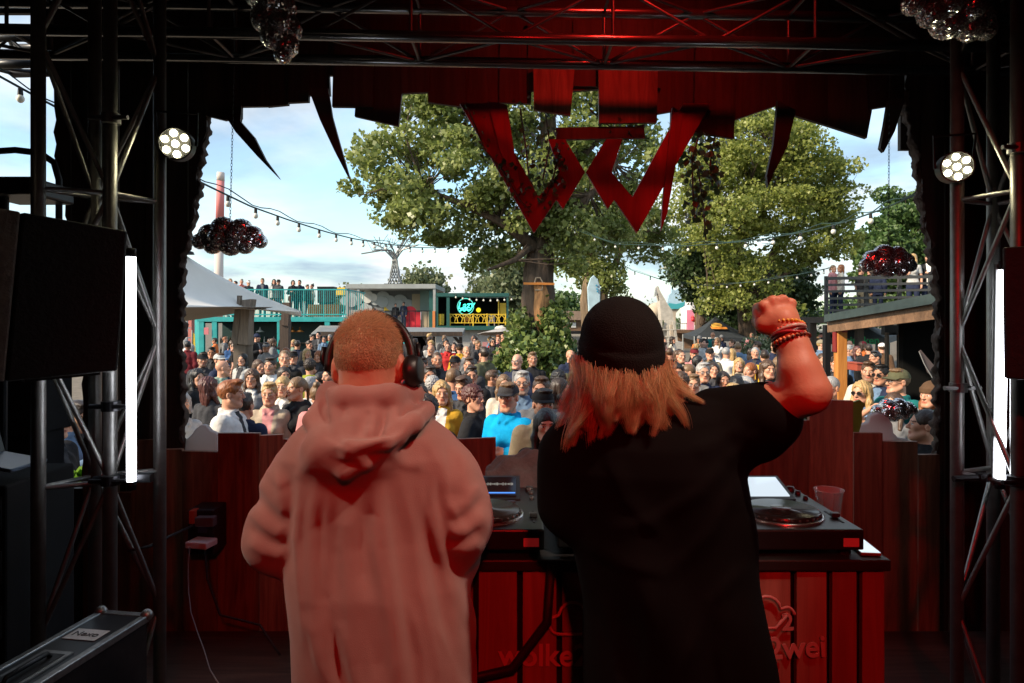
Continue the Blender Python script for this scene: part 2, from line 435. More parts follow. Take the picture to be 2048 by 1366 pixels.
# ================================================================== THE YARD AND THE STAGE SHELL
def struct(name, mb, m, smooth=False): return tag(mb.build(name, m, None, smooth), kind='structure')
M_GROUND = mat('trodden_ground', (0.13, 0.105, 0.075), 0.95, var=0.35, scale=3, bump=0.5)
g = MB(); g.add([(-1500, -60, GZ), (1500, -60, GZ), (1500, 2500, GZ), (-1500, 2500, GZ)], [(0, 1, 2, 3)]); struct('ground', g, M_GROUND)
g = MB(); g.bbox(-3.3, 3.3, -3.2, 3.76, -0.12, 0.0); struct('stage_floor', g, M_FLOOR)
stage = thing('stage', 'dark stage shell that frames the view, seen from inside', 'stage', (0, 0, 0))
g = MB(); g.bbox(-3.4, 3.4, -3.3, 4.0, 3.95, 4.05); g.build('roof', M_DARK, stage)
g = MB(); g.bbox(-3.4, 3.4, -3.32, -3.22, GZ, 3.95); g.build('back_wall', M_DARK, stage)
for s in (-1, 1):
    g = MB(); g.bbox(s * 3.3, s * 3.4, -3.22, 3.89, GZ, 3.95); g.build('side_wall', M_DARK, stage)
g = MB(); g.bbox(-3.3, 3.3, 3.60, 3.70, GZ, -0.122); g.build('skirting', M_PLANK_D, stage)

PF = 3.9
def pxpoly(pts, d):
    return [(P(x, y, d).x, P(x, y, d).z) for x, y in pts]
def interp(tab, y):
    return float(np.interp(y, [a for a, b in tab], [b for a, b in tab]))
def board(name, pts, d, th, m, parent, mi=None):
    """a board cut to an outline"""
    b = MB(); b.prism(pxpoly(pts, d), d, d + th); return b.build(name, m, parent)

LEFT_R = [(-120, 424), (230, 416), (290, 405), (340, 396), (420, 388), (480, 372), (560, 358), (640, 362), (700, 358), (800, 363), (905, 362), (1300, 362)]
LEFT_L = [(-120, 100), (150, 104), (310, 112), (420, 128), (520, 150), (700, 168), (900, 165), (1300, 165)]
RIGHT_L = [(-120, 1802), (205, 1812), (280, 1828), (340, 1839), (400, 1845), (450, 1855), (560, 1877), (640, 1881), (900, 1876), (1300, 1876)]
RIGHT_R = [(-120, 2190), (1300, 2190)]
def wobble(y, s): return 3.0 * math.sin(y * 0.11 + s) + 2.2 * math.sin(y * 0.29 + s * 2)
def wall_of_planks(name, label, L, Rr, cuts, y0, y1, seed):
    t = thing(name, label, 'wall', P(interp(L, 900) / 2 + interp(Rr, 900) / 2, 1300, PF), 'cut-out timber side walls of the stage front')
    for i in range(len(cuts) - 1):
        x0, x1 = cuts[i] + 0.8, cuts[i + 1] - 0.8
        l, r = [], []
        for y in range(y0, y1 + 1, 24):
            a = max(x0, interp(L, y) + wobble(y, seed)); b = min(x1, interp(Rr, y) + wobble(y, seed + 3))
            if b - a > 1: l.append((a, y)); r.append((b, y))
        if len(l) < 2: continue
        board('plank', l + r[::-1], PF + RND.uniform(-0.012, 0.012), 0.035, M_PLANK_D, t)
    return t
wl = wall_of_planks('plank_wall', 'dark plank wall with wavy bark edge behind the black loudspeaker', LEFT_L, LEFT_R, [90, 142, 192, 238, 290, 330, 376, 440], -96, 1290, 1.0)
wr = wall_of_planks('plank_wall', 'dark plank wall with wavy bark edge beside the redhead in the hat', RIGHT_L, RIGHT_R, [1796, 1842, 1890, 1940, 1990, 2045, 2100, 2190], -96, 1290, 5.0)
def bark_edge(tab, parent, seed, y0, y1, side):
    b = MB(); ys = list(range(y0, y1, 6)); vs = []; n = 8; rb = random.Random(int(seed))
    for y in ys:
        c = P(interp(tab, y) + wobble(y, seed), y, PF)
        for j in range(n):
            a = 2 * math.pi * j / n; rr = 0.010 + 0.006 * math.sin(y * 0.07 + j * 2.1 + seed) + 0.003 * math.sin(y * 0.31 + j) + rb.uniform(0, 0.004)
            vs.append((c.x + side * 0.004 + rr * math.cos(a), PF + 0.017 + 2.4 * rr * math.sin(a), c.z))
    fs = [(i * n + j, i * n + (j + 1) % n, (i + 1) * n + (j + 1) % n, (i + 1) * n + j) for i in range(len(ys) - 1) for j in range(n)]
    b.add(vs, fs); return b.build('bark_edge', M_BARK, parent, True)
bark_edge(LEFT_R, wl, 4.0, 180, 1250, 1); bark_edge(RIGHT_L, wr, 5.0, 180, 1250, -1)
for (tab, t, xs) in ((LEFT_R, wl, 318), (RIGHT_L, wr, 1915)):      # battens nailed over the planks
    b = MB(); c0 = P(xs, -60, PF); c1 = P(xs - 20 if xs < 1000 else xs - 16, 1280, PF); b.bar((c0.x, PF - 0.04, c0.z), (c1.x, PF - 0.04, c1.z), 0.05, 0.04); b.build('batten', M_PLANK_D, t)

# parapet of uneven planks
fence = thing('plank_parapet', 'reddish brown plank parapet of uneven heights behind the mixing table', 'parapet', (0, 3.8, 0), None)
FENCE = [(165, 205, 905), (205, 262, 985), (262, 318, 880), (318, 364, 900), (364, 435, 903), (435, 519, 866), (519, 566, 871), (566, 640, 880), (640, 700, 876), (700, 775, 868), (775, 850, 880), (850, 906, 884), (906, 992, 877), (992, 1050, 912), (1050, 1092, 913),
         (1092, 1160, 905), (1160, 1230, 896), (1230, 1300, 880), (1300, 1370, 872), (1370, 1440, 868), (1440, 1490, 876), (1490, 1528, 862), (1528, 1586, 866), (1586, 1618, 842), (1618, 1707, 800), (1707, 1766, 866), (1766, 1836, 882), (1836, 1880, 910)]
for x0, x1, y in FENCE:
    board('plank', [(x0 + 0.7, 1310), (x0 + 0.9, y + RND.uniform(-2, 2)), (x1 - 0.7, y + RND.uniform(-2, 2)), (x1 - 0.6, 1310)], 3.80 + RND.uniform(-0.014, 0.014), 0.03, M_PLANK, fence)
b = MB(); a0 = P(165, 1030, 3.80); a1 = P(1872, 1030, 3.8); b.bar((a0.x, 3.875, 0.35), (a1.x, 3.875, 0.35), 0.09, 0.05); b.build('rail', M_PLANK_D, fence)
low = thing('plank_parapet', 'low dark plank parapet on the far left beneath the loudspeaker', 'parapet', P(80, 1300, 3.85))
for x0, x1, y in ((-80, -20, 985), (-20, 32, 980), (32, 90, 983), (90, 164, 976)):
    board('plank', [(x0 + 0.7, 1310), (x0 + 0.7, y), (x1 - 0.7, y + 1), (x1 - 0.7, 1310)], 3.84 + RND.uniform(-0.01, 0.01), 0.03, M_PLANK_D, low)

# header of splintered boards over the opening
head = thing('splintered_header', 'ragged header of overlapping boards above the stage opening', 'header', P(1100, 120, PF))
HB = [[(398, 60), (484, 60), (482, 236), (448, 240), (412, 231)], [(482, 60), (536, 60), (535, 212), (480, 213)], [(534, 60), (578, 60), (576, 209), (534, 213)], [(576, 60), (620, 60), (617, 203), (576, 205)],
      [(668, 60), (746, 60), (745, 214), (664, 213)], [(722, 60), (816, 60), (797, 252), (709, 232)], [(800, 60), (862, 60), (858, 184), (804, 186)], [(856, 60), (932, 60), (931, 214), (856, 204)],
      [(928, 60), (1002, 60), (1000, 214), (928, 212)], [(1000, 60), (1068, 60), (1062, 207), (998, 205)], [(1145, 60), (1200, 60), (1198, 178), (1142, 182)],
      [(1312, 60), (1350, 60), (1346, 222), (1312, 228)], [(1344, 60), (1402, 60), (1400, 262), (1342, 246)], [(1392, 60), (1476, 60), (1468, 277), (1388, 264)], [(1470, 60), (1556, 60), (1553, 211), (1466, 241)],
      [(1552, 60), (1592, 60), (1590, 226), (1553, 208)], [(1586, 60), (1662, 60), (1660, 252), (1588, 230)], [(1656, 60), (1748, 60), (1744, 222), (1734, 276), (1657, 251)], [(1734, 60), (1812, 60), (1808, 207), (1740, 218)],
      [(1056, 40), (1150, 40), (1150, 176), (1056, 182)], [(1146, 40), (1325, 40), (1322, 176), (1148, 172)], [(620, 60), (700, 60), (700, 150), (658, 150), (660, 190), (617, 190)]]
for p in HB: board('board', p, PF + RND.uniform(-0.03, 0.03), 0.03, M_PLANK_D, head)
for p in ([(1067, 130), (1150, 128), (1141, 231), (1068, 219)], [(1197, 120), (1316, 120), (1314, 245), (1198, 246)]):
    board('board', p, PF - 0.075, 0.03, M_PLANK, head)
SP = [[(446, 225), (482, 225), (480, 242), (508, 274), (530, 318), (559, 358), (514, 312), (471, 264)], [(616, 176), (655, 176), (664, 232), (680, 290), (702, 366), (668, 300), (640, 240)],
      [(1556, 200), (1592, 220), (1575, 292), (1549, 344), (1536, 374), (1534, 350), (1547, 290)], [(1778, 200), (1811, 196), (1790, 262), (1768, 304), (1761, 296), (1770, 250)],
      [(975, 200), (1014, 210), (1040, 372), (1033, 378), (1000, 300)], [(1345, 214), (1367, 226), (1350, 340), (1335, 425), (1322, 462), (1326, 400)]]
for i, p in enumerate(SP): board('splinter', p, PF - 0.055 - 0.01 * i, 0.03, M_PLANK_D if i < 4 else M_RED, head)
# dark upper boards with the gaps that show sky
for x0, x1, y0, y1 in ((-100, 2200, -125, 27), (82, 177, 20, 66), (251, 319, 20, 66), (379, 1610, 20, 66), (82, 400, 58, 130), (1626, 1966, 20, 140), (1610, 1626, 20, 68), (1995, 2200, 20, 200), (1966, 1995, 104, 128), (1966, 1995, 20, 76), (1800, 1966, 130, 300), (1966, 2000, 156, 300)):
    b = MB(); a = P(x0, y0, PF + 0.06); c = P(x1, y1, PF + 0.06); b.bbox(a.x, c.x, PF + 0.055, PF + 0.085, c.z, a.z); b.build('backing_board', M_PLANK_D, head)
b = MB()
for x, w in ((195, 12), (208, 10), (345, 10), (362, 8)):       # struts seen against the sky in the gaps
    a = P(x - w, 26, PF + 0.11); c = P(x + w * 1.5, 62, PF + 0.11); b.bar(a, c, 0.022, 0.02)
b.build('strut', M_BLACKM, head)

# red zigzag emblem
emb = thing('zigzag_emblem', 'big red double-V zigzag emblem hanging in the stage opening', 'emblem', P(1171, 340, 3.82))
LP = [(919, 206), (975, 206), (1077, 394), (1119, 344), (1097, 278), (1130, 278), (1170, 344), (1126, 418), (1113, 399), (1068, 466)]
board('zigzag_board', LP, 3.815, 0.03, M_RED, emb)
board('zigzag_board', [(2342 - x, y) for x, y in LP], 3.812, 0.03, M_RED, emb)
board('cross_batten', [(1112, 255), (1288, 252), (1290, 276), (1112, 279)], 3.86, 0.03, M_PLANK_D, emb)

# ------------------------------------------------------------------ trusses
def truss_bar(mb, a, b, r): mb.cyl(a, b, r, n=10)
def box_truss(name, label, ends, r=0.024, rb=0.009, step=0.42, m=None, loc=None, group=None, mb=None):
    """ends: four chord start points and four chord end points"""
    m = m or M_ALU; mb = mb or m
    t = thing(name, label, 'truss', loc or (sum((e[0] for e in ends), Vector()) / len(ends)), group)
    for a, b in ends:
        k = MB(); k.cyl(a, b, r, n=14); k.build('chord', m, t, True)
    n = max(2, int(round((ends[0][1] - ends[0][0]).length / step))); q = len(ends)
    for e in range(q):
        a0, a1 = ends[e]; b0, b1 = ends[(e + 1) % q]
        for i in range(n):
            f0, f1 = i / n, (i + 1) / n
            k = MB()
            p, s = (a0.lerp(a1, f0), b0.lerp(b1, f1)) if (i + e) % 2 else (b0.lerp(b1, f0), a0.lerp(a1, f1))
            k.cyl(p, s, rb, n=8, caps=False); k.build('brace', mb, t, True)
            if i % 2 == 0:
                k = MB(); k.cyl(a0.lerp(a1, f0), b0.lerp(b1, f0), rb, n=8, caps=False); k.build('rung', mb, t, True)
    return t
def tower(name, label, pts, z1, m=M_ALU):
    return box_truss(name, label, [(Vector((x, y, 0.0)), Vector((x, y, z1))) for x, y in pts], 0.0245, 0.0095, 0.56, m, (sum(p[0] for p in pts) / 4, sum(p[1] for p in pts) / 4, 0), 'upright truss towers beside the stage opening')
TL = [(-1.735, 2.50), (-1.53, 2.60), (-1.445, 2.80), (-1.65, 2.70)]
TR = [(1.80, 2.76), (1.89, 2.55), (2.10, 2.64), (2.01, 2.85)]
tower('truss_tower', 'silver truss tower with the white tube light, behind the flight case', TL, 3.3)
tower('truss_tower', 'silver truss tower rising beside the right loudspeaker and tube light', TR, 3.3)
M_TRD = mat('dark_worn_truss', (0.30, 0.29, 0.28), 0.24, 0.9, var=0.2, scale=12)
tilt = -0.045
def hx(x, y, z): return Vector((x, y, z + tilt * x / 2.6))
TZ = 2.95
box_truss('overhead_truss', 'long horizontal truss glowing red across the top of the stage', [(hx(-3.1, 2.99, TZ), hx(3.1, 2.99, TZ)), (hx(-3.1, 3.28, TZ), hx(3.1, 3.28, TZ)), (hx(-3.1, 3.28, TZ + 0.25), hx(3.1, 3.28, TZ + 0.25)), (hx(-3.1, 2.99, TZ + 0.25), hx(3.1, 2.99, TZ + 0.25))], 0.025, 0.008, 0.44, M_TRD, mb=M_ALU_D)
yy = 4.6
a = P(-40, 76, yy); c = P(74, 74, yy); a2 = P(-40, 130, yy); c2 = P(74, 127, yy); D = Vector((0, 0.3, 0.05))
box_truss('lattice_truss', 'dark lattice truss against the sky at the upper left corner', [(a, c), (a2, c2), (a2 + D, c2 + D), (a + D, c + D)], 0.03, 0.013, 0.2, M_BLACKM)
# rear lighting bar that carries the stage lamps behind the camera
t = thing('lighting_bar', 'black lighting bar across the rear of the stage', 'bar', (0, -1.6, 3.3)); k = MB(); k.cyl((-3.3, -1.6, 3.3), (3.3, -1.6, 3.3), 0.025); k.build('pipe', M_BLACKM, t)

# ------------------------------------------------------------------ stage lamps
def par_lamp(label, c, d, rim=0.072, glow=None, group=None, lens_c=(1.0, 0.92, 0.58), estr=30):
    """flat LED par can: housing, yoke, seven lenses"""
    d = Vector(d).normalized(); c = Vector(c)
    t = thing('stage_lamp', label, 'stage lamp', c, group)
    k = MB(); k.lathe(c - d * 0.10, [(0.0, 0.0), (rim * 0.8, 0.0), (rim, 0.03), (rim, 0.102), (rim * 0.9, 0.102), (rim * 0.9, 0.092), (0, 0.092)], 28, axis=d); k.build('housing', M_BLACK, t, False)
    x = d.cross(Vector((0, 0, 1))).normalized(); u = x.cross(d)
    k = MB(); k.tube([c - d * 0.05 + x * (rim + 0.004), c - d * 0.05 + x * (rim + 0.012) + u * 0.13, c - d * 0.05 - x * (rim + 0.012) + u * 0.13, c - d * 0.05 - x * (rim + 0.004)], 0.006, 6); k.build('yoke', M_BLACKM, t)
    em = emat('lens_glow_%d_%d' % (int(lens_c[1] * 100), int(estr)), lens_c, estr)
    for i in range(7):
        o = Vector((0, 0, 0)) if i == 0 else (x * math.cos(i * math.pi / 3 + 0.4) + u * math.sin(i * math.pi / 3 + 0.4)) * rim * 0.63
        k = MB(); k.lathe(c + o - d * 0.006, [(rim * 0.20, 0.0), (rim * 0.195, 0.006), (rim * 0.14, 0.010), (0.0, 0.012)], 16, axis=d); k.build('lens', em, t, True)
    return t
def spot(name, c, target, energy, col, size, blend=0.6, rad=0.05):
    l = bpy.data.lights.new(name, 'SPOT'); l.energy = energy; l.color = col; l.spot_size = R(size); l.spot_blend = blend; l.shadow_soft_size = rad
    o = bpy.data.objects.new(name, l); COL.objects.link(o); o.location = c
    o.rotation_euler = (Vector(target) - Vector(c)).to_track_quat('-Z', 'Y').to_euler(); return o
pl = P(350, 287, 2.74); pr = P(1915, 333, 2.70)
par_lamp('glowing seven-lens lamp on the truss tower above the left tube light', pl, Vector((0.25, -1, -0.12)), 0.066, group='lit seven-lens stage lamps')
par_lamp('glowing seven-lens lamp on the truss tower at the right edge', pr, Vector((-0.3, -1, -0.1)), 0.062, group='lit seven-lens stage lamps')
# lamps on the rear bar light the backs of the two performers
RL = (0.25, -1.5, 3.16)
par_lamp('red stage lamp hanging on the rear bar', RL, Vector((0.05, 1, -0.4)), 0.09, lens_c=(1.0, 0.02, 0.015), estr=8)
spot('red_lamp_beam', (RL[0] + 0.01, RL[1] + 0.06, RL[2] - 0.03), (0.50, 2.0, 1.42), 84, (1.0, 0.012, 0.012), 58, 0.9, 0.09)
for c, tg_, e, sz, lab in (((-2.15, 0.98, 3.3), (-0.52, 1.56, 1.42), 74, 25, 'warm white stage lamp under the roof at the left'), ((1.15, 0.72, 3.55), (0.26, 1.48, 1.66), 84, 36, 'warm white stage lamp under the roof at the right')):
    c = Vector(c); dd = (Vector(tg_) - c).normalized()
    par_lamp(lab, c, dd, 0.07, lens_c=(1.0, 0.8, 0.6), estr=6)
    spot('warm_lamp_beam', c + dd * 0.03, tg_, e, (1.0, 0.74, 0.58), sz, 1.0, 0.05)
# a red lamp on the roof washes the overhead truss
c = (0.75, 2.3, 3.78); par_lamp('red lamp under the roof above the overhead truss', c, Vector((0.0, 0.55, -1)), 0.06, lens_c=(1, 0.02, 0.015), estr=6)
spot('red_truss_beam', (c[0], c[1] + 0.04, c[2] - 0.07), (0.55, 3.55, 2.75), 24, (1, 0.022, 0.016), 104, 1.0, 0.05)

def led_tube(label, a, b, r=0.0165):
    a, b = Vector(a), Vector(b)
    t = thing('tube_light', label, 'tube light', (a + b) / 2, 'vertical white tube lights')
    u = (b - a).normalized()
    k = MB(); k.cyl(a + u * 0.02, b - u * 0.02, r, n=18); k.build('glowing_tube', emat('tube_glow', (0.86, 0.9, 1.0), 6.5), t, True)
    for p, q in ((a - u * 0.01, a + u * 0.022), (b - u * 0.022, b + u * 0.01)):
        k = MB(); k.cyl(p, q, r * 1.08, n=18); k.build('end_cap', M_BLACKM, t, True)
    k = MB(); o = Vector((-0.014, 0.012, 0)); k.bar(a + o, b + o, 0.012, 0.02); k.build('backing_channel', M_ALU_D, t)
    k = MB(); m0 = a.lerp(b, 0.03); k.box(m0 + Vector((0, 0.035, 0)), (0.12, 0.03, 0.03)); k.cyl(m0 + Vector((-0.05, 0.035, 0)), m0 + Vector((-0.16, 0.03, -0.005)), 0.012, n=8); k.build('clamp', M_BLACKM, t)
led_tube('white tube light standing beside the left loudspeaker', P(263, 974, 2.56), P(262, 502, 2.56))
led_tube('white tube light partly behind the right loudspeaker', P(2000, 972, 2.62), P(2007, 528, 2.62))

# ------------------------------------------------------------------ loudspeakers
M_SPK = mat('speaker_paint', (0.014, 0.014, 0.015), 0.62, var=0.25, scale=60, bump=0.35)
M_SPKE = mat('lit_speaker_side', (0.34, 0.32, 0.29), 0.7, var=0.25, scale=40, bump=0.4)  # light on the black cabinet's side is put into this pale colour
def speaker(label, front, depth, side_m, bracket):
    """front: the four corners of the panel turned to the camera (tl, tr, br, bl)"""
    tl, tr, br, bl = front
    n = (tr - tl).cross(bl - tl).normalized(); n = n if n.y > 0 else -n
    t = thing('loudspeaker', label, 'loudspeaker', (bl + br) / 2, 'black loudspeakers on the towers')
    bk = [p + n * depth for p in (bl, br, tr, tl)]
    k = MB(); k.hexa([bl, br, br + n * depth, bl + n * depth, tl, tr, tr + n * depth, tl + n * depth]); k.build('cabinet', M_SPK, t, bevel=0.008)
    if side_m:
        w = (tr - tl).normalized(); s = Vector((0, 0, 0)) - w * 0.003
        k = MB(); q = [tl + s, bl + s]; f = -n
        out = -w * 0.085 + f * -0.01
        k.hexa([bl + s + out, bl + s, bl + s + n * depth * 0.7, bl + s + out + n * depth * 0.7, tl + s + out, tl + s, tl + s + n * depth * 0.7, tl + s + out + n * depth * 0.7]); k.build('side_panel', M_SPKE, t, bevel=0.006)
    k = MB(); m = (bl + br) / 2 + n * depth * 0.5; k.bar(bl.lerp(br, 0.2) + n * depth * 0.4 - Vector((0, 0, 0.012)), bl.lerp(br, 0.9) + n * depth * 0.4 - Vector((0, 0, 0.012)), 0.06, 0.02); k.build('bracket', M_BLACKM, t)
    return t
speaker('big black loudspeaker with its lit side coloured pale, on the left truss tower', [P(44, 424, 2.02), P(256, 462, 2.22), P(236, 742, 2.22), P(12, 764, 2.02)], 0.3, True, None)
speaker('black loudspeaker cut off by the right edge of the picture', [P(2005, 494, 2.25), P(2200, 486, 2.1), P(2205, 775, 2.1), P(2008, 757, 2.25)], 0.3, False, None)

# second dark cabinet, rails and hoses on the far left
t = thing('stage_shelf', 'dark shelf top jutting in above the left loudspeaker', 'shelf', P(0, 385, 3.0)); k = MB(); a = P(-60, 352, 3.0); b = P(62, 388, 3.0); k.bbox(a.x, b.x, 3.0, 3.3, b.z, a.z); k.build('shelf_top', M_BLACK, t, bevel=0.01)
k = MB(); k.cyl(P(8, 390, 3.1), P(4, 980, 3.1), 0.02); k.build('shelf_leg', M_BLACKM, t)
t = tag(MB().tube([P(-30, 304, 3.3), P(30, 300, 3.3), P(80, 306, 3.3), P(108, 325, 3.3), P(118, 360, 3.3), P(118, 440, 3.3)], 0.016, 8).build('cable_loop', M_RUBBER, None, True, loc=P(60, 304, 3.3)), 'thick black cable bending down behind the left truss tower', 'cable')

# ------------------------------------------------------------------ mirror-glass clouds
def cloud_sdf(w, seed, lumps):
    s = SDF()
    for x, y, z, r in lumps: s.sph((x * w, y * w, z * w), r * w, k=0.014 * w)
    return s
LUMP = [(-0.30, 0.02, 0.05, 0.15), (-0.09, 0.0, 0.12, 0.18), (0.16, 0, 0.11, 0.165), (0.33, 0, 0.03, 0.14), (-0.43, 0, -0.05, 0.11), (-0.24, -0.02, -0.10, 0.13), (0.0, 0.02, -0.09, 0.16), (0.22, -0.02, -0.10, 0.13), (0.43, 0, -0.05, 0.10), (-0.14, -0.09, 0.0, 0.13), (0.10, -0.10, 0.01, 0.13)]
M_MIRROR = mat('mirror_tiles', (0.86, 0.84, 0.82), 0.2, 0.9)
def cloud_mesh(w, st):
    s = cloud_sdf(w, 0, LUMP); a = ax((-0.56 * w, 0.56 * w, st)); y = ax((-0.26 * w, 0.26 * w, st)); z = ax((-0.32 * w, 0.34 * w, st))
    v, q = s.mesh(a, y, z, big=0.1 * w)
    n = np.random.RandomState(3).normal(0, st * 0.15, v.shape); return v + n, q
def mirror_cloud(label, c, w, st, rz=0.0, ry=0.0, chain_to=None, swing=0.0):
    c = Vector(c); t = thing('mirror_cloud', label, 'mirror cloud', c, 'mirror-tiled cloud ornaments')
    s = cloud_sdf(w, 0, LUMP); v, q = s.mesh(ax((-0.56 * w, 0.56 * w, st)), ax((-0.26 * w, 0.26 * w, st)), ax((-0.32 * w, 0.34 * w, st)), big=0.1 * w)
    Mx = np.array(Euler((0, ry, rz)).to_matrix()); v = v @ Mx.T
    mesh_np('body', v * 0.985 + np.array(c), q, M_BLACK, t, True)
    rt = np.random.RandomState(3); cor = v[q]; cen = cor.mean(1, keepdims=True); n_ = np.cross(cor[:, 2] - cor[:, 0], cor[:, 3] - cor[:, 1]); n_ /= np.linalg.norm(n_, axis=1, keepdims=True) + 1e-9
    e1 = cor[:, 1] - cor[:, 0]; e2 = cor[:, 3] - cor[:, 0]; ta, tb = rt.normal(0, 0.085, (2, len(q), 1))
    sg = np.array([[-1, -1], [1, -1], [1, 1], [-1, 1]]); tilt_ = (sg[None, :, 0:1] * ta[:, None] + sg[None, :, 1:2] * tb[:, None]) * st
    tiles = cen + (cor - cen) * 0.93 + n_[:, None, :] * (tilt_ + 0.0006)
    o = mesh_np('mirror_tiles', tiles.reshape(-1, 3) + np.array(c), np.arange(len(q) * 4).reshape(-1, 4), M_MIRROR, t); o['kind'] = 'stuff'
    if chain_to is not None:
        k = MB(); top = Vector(chain_to); b0 = c + Vector((0, 0, 0.17 * w)); L = (top - b0).length; n = int(L / 0.016)
        for i in range(n):
            p = b0.lerp(top, (i + 0.5) / n); e = 0.011
            ring = [(math.cos(j * math.pi / 3) * 0.0045, math.sin(j * math.pi / 3) * e) for j in range(6)]
            pts = [p + (Vector((x, 0, z)) if i % 2 else Vector((0, x, z))) for x, z in ring]
            k.tube(pts + [pts[0]], 0.0013, 3, caps=False)
        k.build('chain', M_BLACKM, t)
    return t
mirror_cloud('mirror cloud hanging on a chain below the left splinter, before the chimney', P(460, 476, 3.5), 0.36, 0.0075, chain_to=P(470, 70, 3.5))
mirror_cloud('mirror cloud hanging in front of the people on the right deck', P(1777, 525, 3.55), 0.31, 0.0075, 0.2, chain_to=P(1779, 70, 3.55))
mirror_cloud('mirror cloud turned edge-on below the roof near the top left', P(546, 34, 2.5), 0.32, 0.008, 0.5, 1.2, chain_to=P(546, -130, 2.5))
mirror_cloud('mirror cloud hanging under the roof at the top right', P(1902, 22, 2.5), 0.40, 0.008, 0.3, 0.15, chain_to=P(1910, -130, 2.5))
mirror_cloud('small mirror cloud standing on the parapet beside the white paper cloud', P(1785, 822, 3.95), 0.25, 0.008, -0.3, -0.2)

# ------------------------------------------------------------------ mixing table
TB = 1.10
tab = thing('mixing_table', 'dark-topped mixing table fronted with red-lit boards and a cloud logo', 'table', (0.2, 2.1, 0))
x0, x1, y0, y1 = -0.575, 0.976, 1.755, 2.46
k = MB(); k.bbox(x0, x1, y0, y1, TB - 0.03, TB); k.build('tabletop', mat('tabletop_black', (0.02, 0.018, 0.018), 0.5, var=0.2), tab, bevel=0.004)
edges = [-0.575, -0.49, -0.39, -0.29, -0.19, -0.094, 0.02, 0.122, 0.225, 0.33, 0.428, 0.53, 0.632, 0.728, 0.820, 0.898, 0.970]
M_TFRONT = wood('table_boards', (0.26, 0.11, 0.08), (0.42, 0.20, 0.15), objvar=0.1)
for i in range(len(edges) - 1):
    k = MB(); a, b = edges[i] + 0.0055, edges[i + 1] - 0.0055; z0 = 0.06; yf = y0 + 0.008 + RND.uniform(0, 0.006)
    k.hexa([(a, yf, z0), (b, yf, z0), (b, yf + 0.018, z0), (a, yf + 0.018, z0), (a + 0.003, yf, TB - 0.034), (b - 0.002, yf, TB - 0.034), (b - 0.002, yf + 0.018, TB - 0.034), (a + 0.003, yf + 0.018, TB - 0.034)])
    k.build('board', M_TFRONT, tab)
k = MB(); k.bbox(x0 + 0.01, x1 - 0.01, y0 + 0.035, y0 + 0.05, 0.05, TB - 0.034); k.build('backing_panel', M_BLACK, tab)
for sx in (x0 + 0.03, x1 - 0.03):
    k = MB(); k.bbox(sx - 0.02, sx + 0.02, y1 - 0.06, y1 - 0.02, 0, TB - 0.03); k.build('leg', M_BLACKM, tab)
M_LOGO = mat('logo_paint', (0.62, 0.30, 0.28), 0.6)
for lx, ly, tl_ in ((1131, 1312, 0.0), (1518, 1300, 0.05)):
    c = P(lx, ly, 1.757)
    text_mesh('lettering', 'wolke2wei', 0.079, facing((c.x, 1.7555, c.z), tl_), M_LOGO, tab, 0.0015, 0.0014)
    cc = P(lx + 18, ly - 72, 1.757); pts = []
    for ox, oz, r, a0, a1 in ((-0.040, -0.012, 0.024, 265, 95), (-0.004, 0.010, 0.036, 170, 5), (0.042, -0.006, 0.026, 70, 10)):
        for i in range(8):
            a = R(a0 + (a1 - a0) * i / 7); pts.append((cc.x + ox + r * math.cos(a), 1.7560, cc.z + oz + r * math.sin(a)))
    k = MB(); k.tube(pts, 0.0042, 6); k.tube([pts[0], (cc.x + 0.02, 1.756, cc.z - 0.036), (cc.x + 0.048, 1.756, cc.z - 0.002)], 0.0042, 6); k.build('cloud_logo', M_LOGO, tab, True)
    text_mesh('lettering', '2', 0.062, facing((cc.x + 0.050, 1.7555, cc.z - 0.022), tl_), M_LOGO, tab, 0.0015, 0.0012)
k = MB(); k.tube([(-0.27, 1.74, TB - 0.01), (-0.2, 1.735, 0.9), (-0.13, 1.735, 0.80), (0.0, 1.735, 0.83), (0.09, 1.735, 0.95), (0.1, 1.745, TB - 0.01)], 0.012, 8)
tag(k.build('cable', M_RUBBER, None, True, loc=(-0.1, 1.735, 0.8)), 'black cable sagging in front of the table boards', 'cable')

